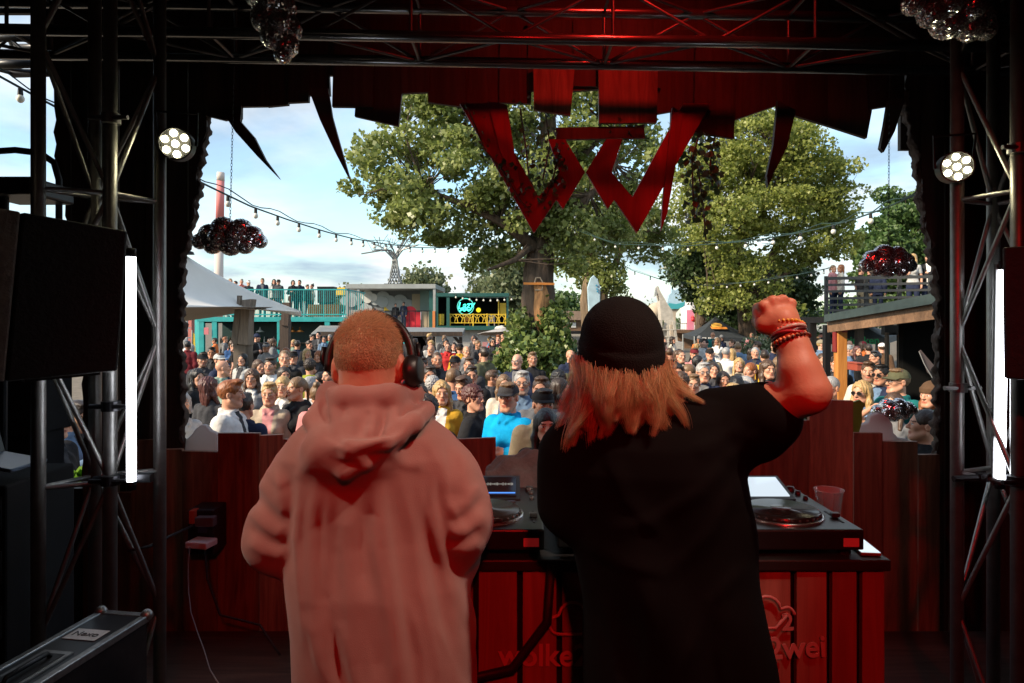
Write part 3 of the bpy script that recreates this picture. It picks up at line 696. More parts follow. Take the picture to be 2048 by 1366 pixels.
# players and mixer
M_DECK = mat('deck_black', (0.016, 0.017, 0.018), 0.36, var=0.12, scale=60)
M_DECK2 = mat('deck_grey', (0.045, 0.046, 0.048), 0.4)
M_JOG = mat('jog_vinyl', (0.02, 0.019, 0.018), 0.25)
M_RING = mat('jog_ring_metal', (0.5, 0.5, 0.5), 0.25, 0.9)
def screen_mat(name, c, on):
    return mat(name, c, 0.08, emit=c, estr=on)
def player(label, cx, y0, screen, grp):
    w, dp, z0, zt = 0.329, 0.45, TB + 0.018, TB + 0.072
    t = thing('media_player', label, 'media player', (cx, y0 + dp / 2, TB), grp)
    k = MB(); k.bbox(cx - w / 2, cx + w / 2, y0, y0 + dp, z0, zt); k.build('body', M_DECK, t, bevel=0.005)
    for sx in (-1, 1):
        for yy in (y0 + 0.04, y0 + dp - 0.04):
            k = MB(); k.cyl((cx + sx * 0.13, yy, TB), (cx + sx * 0.13, yy, z0 + 0.002), 0.018); k.build('foot', M_RUBBER, t)
    jc = (cx, y0 + 0.135, zt)
    k = MB(); k.lathe(jc, [(0.113, -0.001), (0.113, 0.006), (0.106, 0.008), (0.104, 0.001)], 48); k.build('jog_ring', M_RING, t, True)
    k = MB(); k.lathe(jc, [(0.103, 0.0), (0.103, 0.016), (0.098, 0.020), (0.03, 0.020), (0.03, 0.0205), (0.0, 0.0205)], 48)
    j = k.build('jog_wheel', M_JOG, t, True)
    k = MB(); k.lathe((jc[0], jc[1], jc[2] + 0.0208), [(0.028, 0), (0.027, 0.001), (0.0, 0.0012)], 24); k.build('jog_display', mat('jog_display', (0.10, 0.10, 0.11), 0.2), j, True)
    dents = MB()
    for i in range(30):
        a = 2 * math.pi * i / 30; dents.ell((jc[0] + 0.1015 * math.cos(a), jc[1] + 0.1015 * math.sin(a), jc[2] + 0.0115), (0.0055, 0.0055, 0.004), 6, 4)
    dents.build('finger_dimples', M_DECK2, j, True)
    # raised, tilted screen at the back
    sy0, sy1 = y0 + 0.285, y0 + 0.43; zs0, zs1 = zt + 0.004, zt + 0.042
    k = MB(); k.hexa([(cx - 0.125, sy0, zt), (cx + 0.105, sy0, zt), (cx + 0.105, sy1, zt), (cx - 0.125, sy1, zt), (cx - 0.125, sy0, zs0), (cx + 0.105, sy0, zs0), (cx + 0.105, sy1, zs1), (cx - 0.125, sy1, zs1)])
    sc_ = k.build('screen_housing', M_DECK, t)
    u = Vector((0, sy1 - sy0, zs1 - zs0)).normalized(); nn = Vector((0, -u.z, u.y))
    o = Vector((cx - 0.01, (sy0 + sy1) / 2, (zs0 + zs1) / 2)) + nn * 0.002
    k = MB(); k.box(o, (0.205, 0.118, 0.003), M=Matrix(((1, 0, 0), (0, u.y, nn.y), (0, u.z, nn.z)))); k.build('screen', screen, sc_)
    if screen.name == 'waveform_screen':
        k = MB()
        for i in range(44):
            h = 0.004 + 0.016 * abs(math.sin(i * 1.7) * math.cos(i * 0.6)); px = cx - 0.105 + i * 0.0043
            p = o + u * 0.012 + nn * 0.0022 + Vector((px - cx + 0.012, 0, 0)); k.bar(p - u * h / 2, p + u * h / 2, 0.0022, 0.0006)
        k.build('waveform', emat('waveform_glow', (0.5, 0.45, 0.4), 0.35), sc_)
        k = MB(); k.bar(o - u * 0.045 + nn * 0.002 + Vector((-0.1, 0, 0)), o - u * 0.045 + nn * 0.002 + Vector((0.1, 0, 0)), 0.0008, 0.006); k.build('status_bar', emat('blue_bar', (0.1, 0.3, 0.9), 0.6), sc_)
    # knobs, fader, buttons
    for kx, ky, r, h in ((0.135, 0.40, 0.013, 0.014), (0.14, 0.355, 0.009, 0.012), (0.14, 0.30, 0.008, 0.01), (-0.145, 0.33, 0.007, 0.008), (-0.145, 0.37, 0.007, 0.008)):
        k = MB(); k.lathe((cx + kx, y0 + ky, zt), [(r, 0), (r * 0.9, h), (0, h)], 16); k.build('knob', M_DECK2, t, True)
    k = MB(); k.bbox(cx + 0.136, cx + 0.142, y0 + 0.06, y0 + 0.17, zt, zt + 0.0015); k.build('fader_slot', M_RUBBER, t)
    k = MB(); k.bbox(cx + 0.128, cx + 0.150, y0 + 0.10, y0 + 0.118, zt + 0.002, zt + 0.014); k.build('fader_cap', M_DECK2, t, bevel=0.002)
    for i in range(2):
        k = MB(); k.lathe((cx - 0.140, y0 + 0.035 + 0.05 * i, zt), [(0.019, 0), (0.018, 0.004), (0, 0.0045)], 20); k.build('round_button', M_RING if i else M_DECK2, t, True)
    for i in range(8):
        k = MB(); k.bbox(cx - 0.15 + i * 0.031, cx - 0.127 + i * 0.031, y0 + 0.262, y0 + 0.272, zt, zt + 0.004); k.build('hot_cue_button', M_DECK2, t)
    k = MB(); k.bbox(cx + 0.11, cx + 0.15, y0 - 0.002, y0 + 0.002, z0 + 0.010, z0 + 0.032); k.build('red_sticker', mat('red_label', (0.55, 0.03, 0.04), 0.4, emit=(0.8, 0.03, 0.03), estr=0.05), t)
    return t
M_SKYS = mat('screen_sky_glow', (0.06, 0.065, 0.07), 0.04, spec=1.0, emit=(0.62, 0.72, 0.8), estr=0.55)  # bright glow stands in for the sky reflected in the screen
M_WAVE = mat('waveform_screen', (0.015, 0.015, 0.017), 0.08)
player('black media player in front of the hooded performer, dark waveform on its screen', -0.08, 1.775, M_WAVE, 'media players on the mixing table')
player('black media player with a painted sky reflection on its screen, beside the plastic cup', 0.752, 1.775, M_SKYS, 'media players on the mixing table')
mxr = thing('mixer', 'black mixer with knobs between the two media players', 'mixer', (0.336, 2.0, TB))
k = MB(); k.bbox(0.12, 0.555, 1.79, 2.21, TB + 0.018, TB + 0.088); k.build('body', M_DECK, mxr, bevel=0.005)
for i in range(6):
    for j in range(4):
        k = MB(); k.lathe((0.15 + i * 0.074, 1.93 + j * 0.065, TB + 0.088), [(0.010, 0), (0.008, 0.016), (0, 0.016)], 12); k.build('knob', M_DECK2, mxr, True)
for i in range(4):
    k = MB(); k.bbox(0.18 + i * 0.1, 0.20 + i * 0.1, 1.83, 1.845, TB + 0.088, TB + 0.10); k.build('fader_cap', M_DECK2, mxr)
for sx in (0.15, 0.52):
    for sy in (1.83, 2.17):
        k = MB(); k.cyl((sx, sy, TB), (sx, sy, TB + 0.02), 0.015); k.build('foot', M_RUBBER, mxr)

# cup, phone, folded jacket
def plastic_cup(label, c, r=0.036, h=0.10, liquid=None, name='plastic_cup', group=None):
    t = thing(name, label, 'cup', c, group)
    k = MB(); k.lathe(c, [(0.0, 0.001), (r * 0.72, 0.0), (r * 0.98, h), (r * 1.05, h), (r * 1.05, h + 0.003), (r * 0.94, h + 0.002), (r * 0.69, 0.004), (0, 0.004)], 28)
    k.build('cup_wall', mat('clear_plastic', (0.80, 0.80, 0.78), 0.15, alpha=0.32), t, True)
    if liquid:
        k = MB(); k.lathe(c, [(0, 0.006), (r * 0.7, 0.006), (r * 0.86, h * 0.7), (0, h * 0.7)], 20); k.build('drink', liquid, t, True)
    return t
plastic_cup('empty clear plastic cup behind the media player with the sky-reflecting screen', Vector((0.985, 2.10, TB)) - Vector((0.01, 0, 0)), 0.042, 0.064 + 0.03)
ph = thing('phone', 'phone in a dark case lying on the right end of the table', 'phone', (0.9445, 1.84, TB))
Mp = Matrix.Rotation(R(-6), 3, 'Z')
k = MB(); k.box((0.9445, 1.84, TB + 0.005), (0.052, 0.118, 0.008), M=Mp); k.build('case', mat('phone_case', (0.30, 0.06, 0.03), 0.4), ph, bevel=0.003)
k = MB(); k.box((0.9445, 1.84, TB + 0.0096), (0.048, 0.113, 0.001), M=Mp); k.build('screen', mat('phone_glass', (0.05, 0.055, 0.06), 0.03, spec=1.0, emit=(0.6, 0.66, 0.66), estr=0.5), ph)
def drape(nx, ny, f):
    vs = [f(i / (nx - 1), j / (ny - 1)) for j in range(ny) for i in range(nx)]
    return vs, [(j * nx + i, j * nx + i + 1, (j + 1) * nx + i + 1, (j + 1) * nx + i) for j in range(ny - 1) for i in range(nx - 1)]
vs, fs = drape(40, 26, lambda u, v: (-0.09 + u * 0.34, 2.24 + v * 0.2, TB + 0.03 + 0.135 * math.sin(math.pi * min(1, v * 0.9 + 0.05)) * (0.35 + 0.65 * math.sin(math.pi * min(1, 0.12 + u * 0.75))) + 0.010 * math.sin(u * 21 + v * 9) + 0.008 * math.sin(v * 27 - u * 6)))
k = MB(); k.add(vs, fs); o = tag(k.build('folded_jacket', mat('grey_cloth', (0.12, 0.12, 0.125), 0.9, var=0.15, bump=0.3, scale=60), None, True, loc=(0.08, 2.34, TB)), 'crumpled grey jacket lying behind the mixer', 'jacket')
m_ = o.modifiers.new('thickness', 'SOLIDIFY'); m_.thickness = 0.012

# ------------------------------------------------------------------ flight case, power box, cables
fc = thing('flight_case', 'black flight case with aluminium edges and a name label', 'flight case', (-1.42, 1.87, 0))
Mz = Matrix.Rotation(R(-9), 3, 'Z'); fcx, fcy, fz = -1.423, 1.87, 0.70
def fcp(x, y, z): v = Mz @ Vector((x, y, 0)); return Vector((fcx + v.x, fcy + v.y, z))
W2, L2 = 0.088, 0.50
def fbox(x0, x1, y0, y1, z0, z1): return [fcp(x0, y0, z0), fcp(x1, y0, z0), fcp(x1, y1, z0), fcp(x0, y1, z0), fcp(x0, y0, z1), fcp(x1, y0, z1), fcp(x1, y1, z1), fcp(x0, y1, z1)]
k = MB(); k.hexa(fbox(-W2, W2, -L2, L2, 0.02, fz)); k.build('case_body', mat('case_laminate', (0.015, 0.015, 0.017), 0.35, var=0.3, scale=30), fc)
M_ANG = mat('case_aluminium', (0.30, 0.30, 0.29), 0.42, 0.85, var=0.25, scale=50)
for s in (-1, 1):
    k = MB(); k.hexa(fbox(s * W2 - 0.012, s * W2 + 0.012, -L2, L2, fz - 0.02, fz + 0.004)); k.build('edge_strip', M_ANG, fc, bevel=0.003)
    k = MB(); k.hexa(fbox(-W2, W2, s * L2 - 0.014, s * L2 + 0.014, fz - 0.02, fz + 0.003)); k.build('edge_strip', M_ANG, fc, bevel=0.003)
    for q in (-1, 1):
        k = MB(); p = fcp(s * W2, q * L2, fz); k.ell(p, 0.021, 12, 8); k.build('ball_corner', M_ANG, fc, True)
k = MB(); k.hexa(fbox(-0.045, 0.055, -0.02, 0.22, fz + 0.001, fz + 0.006)); hp = k.build('handle_dish', M_ANG, fc)
k = MB(); k.hexa(fbox(-0.030, 0.042, 0.0, 0.20, fz + 0.0065, fz + 0.008)); k.build('recess', M_BLACK, hp)
k = MB(); k.tube([fcp(0.01, 0.02, fz + 0.008), fcp(0.01, 0.03, fz + 0.022), fcp(0.01, 0.17, fz + 0.022), fcp(0.01, 0.18, fz + 0.008)], 0.007, 8); k.build('handle', M_BLACKM, hp, True)
k = MB(); k.hexa(fbox(-0.06, 0.055, 0.30, 0.37, fz + 0.0015, fz + 0.003)); k.build('name_label', mat('paper_label', (0.6, 0.6, 0.58), 0.6), fc)
text_mesh('lettering', 'Nexo', 0.04, Matrix.Translation(fcp(-0.003, 0.335, fz + 0.004)) @ Matrix.Rotation(R(-9), 4, 'Z'), M_BLACK, fc, 0.0005)
k = MB(); k.hexa(fbox(0.045, 0.075, -0.20, -0.10, fz + 0.004, fz + 0.012)); k.build('latch', M_ANG, fc, bevel=0.002)
for s in (-1, 1):
    k = MB(); p = fcp(W2 + 0.006, s * 0.25, fz - 0.16); k.ell(p, 0.014, 10, 7); k.build('rivet', M_ANG, fc, True)

pb = thing('power_box', 'small dark power distribution box mounted on the parapet', 'power box', P(412, 1100, 3.7))
a = P(388, 1012, 3.7); c = P(440, 1100, 3.7)
k = MB(); k.bbox(a.x, c.x, 3.62, 3.79, c.z, a.z); k.build('housing', M_BLACK, pb, bevel=0.008)
k = MB(); k.box(P(412, 1042, 3.6), (0.10, 0.05, 0.05)); k.build('socket_block', mat('grey_socket', (0.12, 0.12, 0.13), 0.4), pb, bevel=0.006)
k = MB(); k.box(P(388, 1032, 3.62), (0.03, 0.06, 0.07)); k.build('red_socket', mat('red_socket', (0.5, 0.07, 0.03), 0.4), pb, bevel=0.004)
k = MB(); k.box(P(407, 1056, 3.592), (0.05, 0.03, 0.045)); k.build('blue_socket', mat('dark_blue_socket', (0.03, 0.05, 0.11), 0.4), pb, bevel=0.004)
ch = thing('power_adapter', 'white power adapter plugged in below the power box', 'adapter', P(402, 1094, 3.55))
k = MB(); k.box(P(403, 1086, 3.56), (0.125, 0.10, 0.035), M=Matrix.Rotation(R(-12), 3, 'Z')); k.build('casing', M_WHITEP, ch, bevel=0.008)
pts = [P(380, 1094, 3.5), P(376, 1130, 3.48), P(377, 1180, 3.42), P(382, 1225, 3.3), P(394, 1262, 3.1), P(408, 1300, 2.9), P(420, 1340, 2.75), P(445, 1380, 2.6)]
k = MB(); k.tube(pts, 0.0030, 6); k.build('cord', mat('grey_cord', (0.22, 0.21, 0.2), 0.6), ch, True)
for pts, lab in (([P(410, 1100, 3.6), P(415, 1160, 3.55), P(440, 1230, 3.5), P(520, 1250, 3.5), P(560, 1310, 3.4)], 'black cord falling from the power box to the floor'),
                 ([P(255, 1102, 2.7), P(300, 1092, 2.75), P(345, 1070, 3.3), P(388, 1050, 3.6)], 'black cord strung from the tower to the power box')):
    k = MB(); k.tube(pts, 0.006, 6); tag(k.build('cord', M_RUBBER, None, True, loc=pts[0]), lab, 'cord')
for lab, x, d, zs in (('black clamp on the left tower below the loudspeaker', 222, 2.58, 812), ('black clamp on the left tower at the foot of the tube light', 222, 2.58, 960), ('steel coupler high on the left tower', 222, 2.58, 238), ('black clamp on the right tower near the tube light foot', 2035, 2.53, 962), ('steel coupler high on the right tower', 2035, 2.53, 297), ('steel coupler on the slim chord of the right tower', 1917, 2.74, 775)):
    p = P(x, zs, d); t = thing('clamp', lab, 'clamp', p, 'clamps on the truss towers')
    m = M_ALU_D if 'steel' in lab else M_BLACKM
    k = MB(); k.cyl(p - Vector((0, 0, 0.018)), p + Vector((0, 0, 0.018)), 0.034, n=16); k.build('collar', m, t)
    k = MB(); k.cyl(p + Vector((-0.07, -0.02, 0)), p + Vector((0.075, -0.02, 0)), 0.009, n=8); k.build('bolt', m, t)

t = thing('dark_corner_filler', 'added black box filling the dark gap below the left loudspeaker', 'cabinet', P(10, 900, 3.3)); k = MB(); a = P(-120, 742, 3.3); c = P(66, 872, 3.3); k.bbox(a.x, c.x, 3.3, 3.6, c.z, a.z); k.build('cabinet_body', M_DARK, t, bevel=0.01); k = MB(); k.bbox(a.x, c.x - 0.02, 3.34, 3.56, 0, c.z); k.build('base', M_DARK, t)  # black box added so that this corner reads dark
# laptop and dark desk on the far left
t = thing('laptop', 'laptop with a bluish keyboard at the far left edge', 'laptop', P(10, 918, 2.6))
k = MB(); k.box(P(8, 922, 2.6), (0.2, 0.2, 0.014), M=Matrix.Rotation(R(10), 3, 'Y')); k.build('keyboard_half', mat('laptop_grey', (0.10, 0.14, 0.2), 0.35), t, bevel=0.004)
k = MB(); k.box(P(-40, 880, 2.6), (0.012, 0.2, 0.15), M=Matrix.Rotation(R(-15), 3, 'Y')); k.build('screen_half', M_BLACK, t, bevel=0.003)
t = thing('equipment_rack', 'black equipment rack below the laptop on the far left', 'rack', P(10, 1200, 2.4)); k = MB(); a = P(-80, 965, 2.55); c = P(30, 1440, 2.55); k.bbox(a.x, c.x, 2.5, 2.9, 0.0, a.z); k.build('rack_body', M_DARK, t, bevel=0.01)
for z in (0.55, 0.75, 0.95):
    k = MB(); k.bbox(a.x + 0.01, c.x - 0.01, 2.492, 2.499, z, z + 0.12); k.build('front_panel', M_DECK2, t)
# ================================================================== THE YARD: containers, decks, canopies
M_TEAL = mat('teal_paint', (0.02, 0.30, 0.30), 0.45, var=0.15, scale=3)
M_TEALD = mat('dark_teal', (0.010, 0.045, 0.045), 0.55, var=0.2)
M_INK = mat('interior_shade', (0.006, 0.006, 0.006), 0.95, spec=0.05)  # near-black colour stands in for the shade inside huts and openings
M_GREYF = mat('grey_frame_paint', (0.30, 0.31, 0.30), 0.5, var=0.15, scale=2)
M_DGREEN = mat('dark_green_paint', (0.015, 0.085, 0.075), 0.45, var=0.15)
M_YELLOW = mat('yellow_paint', (0.75, 0.50, 0.04), 0.45, var=0.1)
M_ORANGEW = wood('orange_timber', (0.42, 0.15, 0.03), (0.62, 0.26, 0.06), objvar=0.1)
M_GREYW = wood('weathered_timber', (0.10, 0.075, 0.055), (0.27, 0.21, 0.16))
M_BROWNW = wood('brown_timber', (0.11, 0.06, 0.035), (0.24, 0.14, 0.08), axis='x')
M_ROOFG = mat('grey_roofing', (0.16, 0.17, 0.175), 0.75, var=0.2, scale=2)
M_SAIL = mat('white_canvas', (0.74, 0.70, 0.64), 0.8, var=0.05, scale=1.5)
M_CANV = mat('black_canvas', (0.022, 0.027, 0.032), 0.8, var=0.15, scale=4)
M_GLASSB = mat('brown_glass', (0.06, 0.03, 0.01), 0.1)
M_CORR = mat('pale_corrugated', (0.36, 0.35, 0.33), 0.55, var=0.15, scale=2)

def corrugated(mb, a, b, z0, z1, amp=0.04, pitch=0.28):
    """ribbed steel sheet between two ground points"""
    a = Vector(a); b = Vector(b); d = (b - a); L = d.length; u = d / L; n = Vector((u.y, -u.x, 0))
    k = max(2, int(L / pitch)); vs = []
    for i in range(k):
        for f, s in ((0.0, 0), (0.35, 0), (0.5, 1), (0.85, 1)):
            p = a + u * (L * (i + f) / k) + n * (amp * s); vs += [(p.x, p.y, z0), (p.x, p.y, z1)]
    p = b; vs += [(p.x, p.y, z0), (p.x, p.y, z1)]
    m = len(vs) // 2
    mb.add(vs, [(2 * i, 2 * i + 2, 2 * i + 3, 2 * i + 1) for i in range(m - 1)])
def pb_(x0, x1, y0, y1, d0, d1):
    """pixel box to metres at depth d0"""
    a = P(x0, y0, d0); c = P(x1, y1, d0); return a.x, c.x, d0, d1, c.z, a.z
def part_box(name, par, m, x0, x1, y0, y1, d0, d1, bevel=0):
    k = MB(); k.bbox(*pb_(x0, x1, y0, y1, d0, d1)); return k.build(name, m, par, bevel=bevel)

# --- teal bar container with a roof deck
D = 33.0
bar = thing('bar_container', 'teal shipping container bar with an open dark counter and people on its roof', 'bar', P(530, 735, D))
k = MB(); a = P(404, 638, D); b = P(372, 638, D + 3.5); corrugated(k, (b.x, b.y, 0), (a.x, a.y, 0), GZ, a.z + 0.0); k.build('end_wall', M_TEAL, bar)
x0, x1 = P(404, 0, D).x, P(690, 0, D).x; ZT = P(0, 634, D).z
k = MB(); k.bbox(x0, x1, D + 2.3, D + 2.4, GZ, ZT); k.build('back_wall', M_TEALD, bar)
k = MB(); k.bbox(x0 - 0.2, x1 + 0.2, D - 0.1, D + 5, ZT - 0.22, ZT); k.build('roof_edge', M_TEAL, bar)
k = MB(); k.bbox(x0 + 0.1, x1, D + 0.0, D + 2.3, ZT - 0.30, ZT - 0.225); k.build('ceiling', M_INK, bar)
for x in (404, 430, 560, 655, 689):
    k = MB(); q = P(x, 0, D).x; k.bbox(q - 0.12, q + 0.12, D - 0.08, D + 0.1, GZ, ZT - 0.22); k.build('corner_post', M_TEAL, bar)
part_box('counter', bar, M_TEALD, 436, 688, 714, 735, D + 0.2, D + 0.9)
part_box('shelf', bar, M_GREYW, 440, 560, 706, 708, D + 1.9, D + 2.25); part_box('shelf', bar, M_GREYW, 440, 655, 685, 687, D + 1.9, D + 2.25)
for i in range(36):
    x = 442 + (i % 18) * 6.2; y = 706 if i < 18 else 685; p = P(x, y, D + 2.0)
    k = MB(); k.lathe(p, [(0.0, 0), (0.045, 0), (0.045, 0.17), (0.017, 0.24), (0.017, 0.30), (0, 0.30)], 8)
    tag(k.build('bottle', [M_GLASSB, mat('green_glass', (0.02, 0.09, 0.04), 0.1), M_WHITEP][i % 3], None, True, loc=p), '%s bottle on the %s back shelf of the teal bar' % (('brown', 'green', 'white')[i % 3], 'lower' if i < 18 else 'upper'), 'bottle', 'bottles on the shelves of the teal bar')
for x in (408, 650):
    t = part_box('menu_board', bar, mat('pink_notice', (0.55, 0.16, 0.18), 0.6), x, x + 9, 655, 669, D - 0.16, D - 0.14)
for x in (470, 520, 585, 600):
    p = P(x, 664, D + 0.6); k = MB(); k.lathe(p, [(0.02, 0.25), (0.05, 0.12), (0.22, 0.0), (0.2, 0.0), (0.03, 0.10)], 14); k.build('lamp_shade', M_GREYF if x < 580 else mat('copper_shade', (0.5, 0.2, 0.05), 0.3, 0.8), bar, True)
k = MB(); a = P(640, 643, D - 1.5); k.hexa([P(622, 668, D - 1.6), P(690, 668, D - 1.6), P(690, 667, D), P(622, 667, D), P(640, 652, D - 1.6) + Vector((0, 0.3, 0)), P(684, 652, D - 1.6) + Vector((0, 0.3, 0)), P(684, 651, D), P(640, 651, D)]); k.build('awning', M_ROOFG, bar)
# deck railing
rl = thing('deck_railing', 'teal railing with thin balusters on the roof of the teal bar', 'railing', P(560, 634, D))
for z in (P(0, 579, D).z, P(0, 629, D).z):
    k = MB(); k.bar((P(446, 0, D).x, D + 0.15, z), (x1 + 0.05, D + 0.15, z), 0.06, 0.06); k.build('rail', M_TEAL, rl)
for i in range(62):
    x = x0 + 1.0 + (x1 - x0 - 1.0) * i / 61; w = 0.05 if i % 10 == 0 else 0.022
    k = MB(); k.bar((x, D + 0.15, ZT), (x, D + 0.15, P(0, 579, D).z), w, w); k.build('baluster', M_TEAL, rl)
for i in range(9):
    k = MB(); y = D + 0.15 + i * 0.5; k.bar((x1, y, ZT), (x1, y, P(0, 579, D).z), 0.03, 0.03); k.build('baluster', M_TEAL, rl)
k = MB(); k.bar((x1, D + 0.15, P(0, 579, D).z), (x1, D + 4.5, P(0, 579, D).z), 0.06, 0.06); k.build('rail', M_TEAL, rl)
pl_ = thing('planter', 'orange slatted timber planter on the roof deck', 'planter', P(645, 634, D + 0.6))
for i in range(15):
    q0 = 616 + i * 4.1; part_box('slat', pl_, M_ORANGEW, q0, q0 + 3.7, 609, 633.5, D + 0.5 + (i % 2) * 0.02, D + 0.6)
part_box('soil_box', pl_, M_BROWNW, 617, 676, 611, 633.5, D + 0.62, D + 1.3)
t = thing('deck_speaker', 'black cabinet standing on the orange planter', 'cabinet', P(650, 609, D + 0.8)); part_box('cabinet_body', t, M_BLACK, 634, 666, 575, 606, D + 0.66, D + 1.3, 0.04); part_box('stand', t, M_BLACKM, 638, 662, 606, 609, D + 0.7, D + 1.2)
part_box('top_band', t, M_BLACKM, 634, 667, 573, 577, D + 0.62, D + 1.32)
# red post, yellow banner and shelves left of the bar
t = thing('red_post', 'salmon red post left of the teal container', 'post', P(378, 738, 30)); part_box('shaft', t, mat('salmon_paint', (0.5, 0.16, 0.13), 0.6), 374, 383, 636, 740, 30, 30.3); part_box('cap', t, M_GREYF, 372, 385, 634, 637, 29.95, 30.35)
t = thing('beach_flag', 'yellow banner hanging beside the salmon red post', 'banner', P(386, 720, 29.5)); k = MB(); k.prism(pxpoly([(384, 664), (389, 668), (391, 712), (385, 716)], 29.5), 29.5, 29.53); k.build('cloth', M_YELLOW, t); k = MB(); k.cyl(P(383.5, 740, 29.5), P(384.5, 660, 29.5), 0.03); k.build('pole', M_GREYF, t)
t = thing('market_stall', 'small white-shelved stall behind the bark edge on the left', 'stall', P(366, 735, 28))
part_box('back_panel', t, M_GREYF, 355, 374, 640, 738, 28.6, 28.7); part_box('counter', t, M_WHITEP, 355, 374, 700, 738, 28, 28.5)
for y in (655, 675): part_box('shelf', t, M_WHITEP, 356, 373, y, y + 2, 28.2, 28.6); part_box('goods', t, mat('mixed_goods', (0.35, 0.15, 0.14), 0.6, var=0.6, scale=20), 358, 371, y - 9, y, 28.3, 28.5)

# --- white sail canopy
sl = thing('sail_canopy', 'white sail canopy sweeping down behind the left timber wall', 'canopy', P(420, 735, 15))
def curve3(a, b, c, n=14):
    return [a * (1 - t) ** 2 + b * 2 * t * (1 - t) + c * t * t for t in [i / n for i in range(n + 1)]]
top = curve3(P(345, 492, 13), P(455, 572, 14.5), P(602, 622, 16.5)); bot = curve3(P(345, 614, 12), P(440, 613, 12.2), P(602, 623, 16.5))
n = 12; vs, fs = [], []
for i in range(len(top)):
    for j in range(n + 1):
        f = j / n; p = top[i].lerp(bot[i], f); p.z -= 0.12 * math.sin(math.pi * f); vs.append(p)
fs = [(i * (n + 1) + j, i * (n + 1) + j + 1, (i + 1) * (n + 1) + j + 1, (i + 1) * (n + 1) + j) for i in range(len(top) - 1) for j in range(n)]
k = MB(); k.add(vs, fs); o = k.build('sail', M_SAIL, sl, True); s_ = o.modifiers.new('t', 'SOLIDIFY'); s_.thickness = 0.01
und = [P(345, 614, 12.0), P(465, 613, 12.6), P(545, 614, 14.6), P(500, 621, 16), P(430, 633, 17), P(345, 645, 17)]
k = MB(); k.add(und, [(0, 1, 2, 3, 4, 5)]); o = k.build('sail_underside', mat('shaded_canvas', (0.30, 0.27, 0.24), 0.8), sl); s_ = o.modifiers.new('t', 'SOLIDIFY'); s_.thickness = 0.01  # underside of the white sail, its shade put into the grey
k = MB(); k.cyl(P(350, 505, 14), (P(350, 505, 14).x, 14, GZ), 0.05); k.build('mast', M_GREYF, sl); k = MB(); k.cyl(P(352, 502, 13.2), P(376, 507, 13.3), 0.03); k.lathe(P(376, 509, 13.3), [(0.0, 0.09), (0.10, 0.05), (0.12, 0.0), (0, 0)], 14); k.build('mast_lamp', M_BLACKM, sl)
# --- timber posts in the crowd
def post_group(label, c, parts, m, cat='post'):
    t = thing('timber_post', label, cat, c)
    for pts, d, th in parts: board('beam', pts, d, th, m, t)
post_group('weathered grey post of stacked beams rising from the crowd, below the sail', P(482, 770, 14), [([(468, 780), (466, 686), (496, 686), (493, 780)], 14, 0.28), ([(462, 682), (470, 612), (480, 612), (479, 640), (473, 690)], 13.9, 0.1), ([(473, 688), (483, 600), (502, 598), (497, 640), (496, 690)], 13.92, 0.3), ([(473, 616), (474, 591), (480, 591), (479, 617)], 13.85, 0.12)], M_GREYW)
post_group('short dark post of two beams standing before the bar counter', P(568, 740, 20), [([(559, 740), (559, 640), (577, 640), (575, 740)], 20, 0.25), ([(561, 650), (564, 605), (579, 605), (576, 652)], 19.95, 0.22), ([(576, 600), (577, 592), (581, 592), (580, 606)], 19.9, 0.1)], M_PLANK_D)

# --- chimney, far off
t = thing('factory_chimney', 'tall red factory chimney with a pale top, far behind', 'chimney', P(440, 640, 320))
for y0, y1, m in ((345, 362, mat('pale_brick', (0.55, 0.47, 0.42), 0.9)), (362, 440, mat('faded_red', (0.62, 0.20, 0.19), 0.85)), (440, 498, mat('faded_red2', (0.55, 0.24, 0.22), 0.85)), (498, 640, mat('pale_brick', (0.55, 0.47, 0.42), 0.9))):
    k = MB(); a = P(441.5 - (y1 - 345) * 0.02, y1, 320); b = P(441.5 - (y0 - 345) * 0.02, y0, 320); k.cyl(a, b, 1.75 + (y1 - 345) * 0.0016, 1.7 + (y0 - 345) * 0.0016, n=20); k.build('shaft_band', m, t, True)

# --- grey frame container with the cloud mural (upper storey)
D = 44.0
gc = thing('mural_container', 'open grey container room with a painted cloud mural, above the shed roof', 'container', P(780, 735, D))
part_box('roof', gc, M_GREYF, 692, 871, 568, 577, D - 0.2, D + 6)
for x in (692, 714, 866): part_box('frame_post', gc, M_GREYF, x, x + 5, 577, 662, D - 0.15, D + 0.1)
part_box('floor', gc, M_GREYF, 692, 871, 655, 663, D - 0.2, D + 6)
part_box('back_wall', gc, mat('mural_grey', (0.17, 0.18, 0.185), 0.7, var=0.1), 690, 840, 575, 656, D + 3.0, D + 3.1)
part_box('side_panel', gc, mat('beige_panel', (0.42, 0.33, 0.22), 0.7), 824, 842, 588, 622, D + 2.5, D + 2.6)
part_box('curtain_panel', gc, mat('green_grey_panel', (0.20, 0.27, 0.24), 0.6), 840, 868, 580, 622, D + 2.3, D + 2.4)
part_box('crate_panel', gc, mat('beige_panel', (0.42, 0.33, 0.22), 0.7), 842, 868, 622, 655, D + 1, D + 1.8)
part_box('door_leaf', gc, mat('orange_panel', (0.6, 0.2, 0.05), 0.5), 865, 870, 622, 656, D - 0.2, D - 0.1)
part_box('end_wall', gc, M_CORR, 690, 716, 620, 656, D + 0.4, D + 0.5)
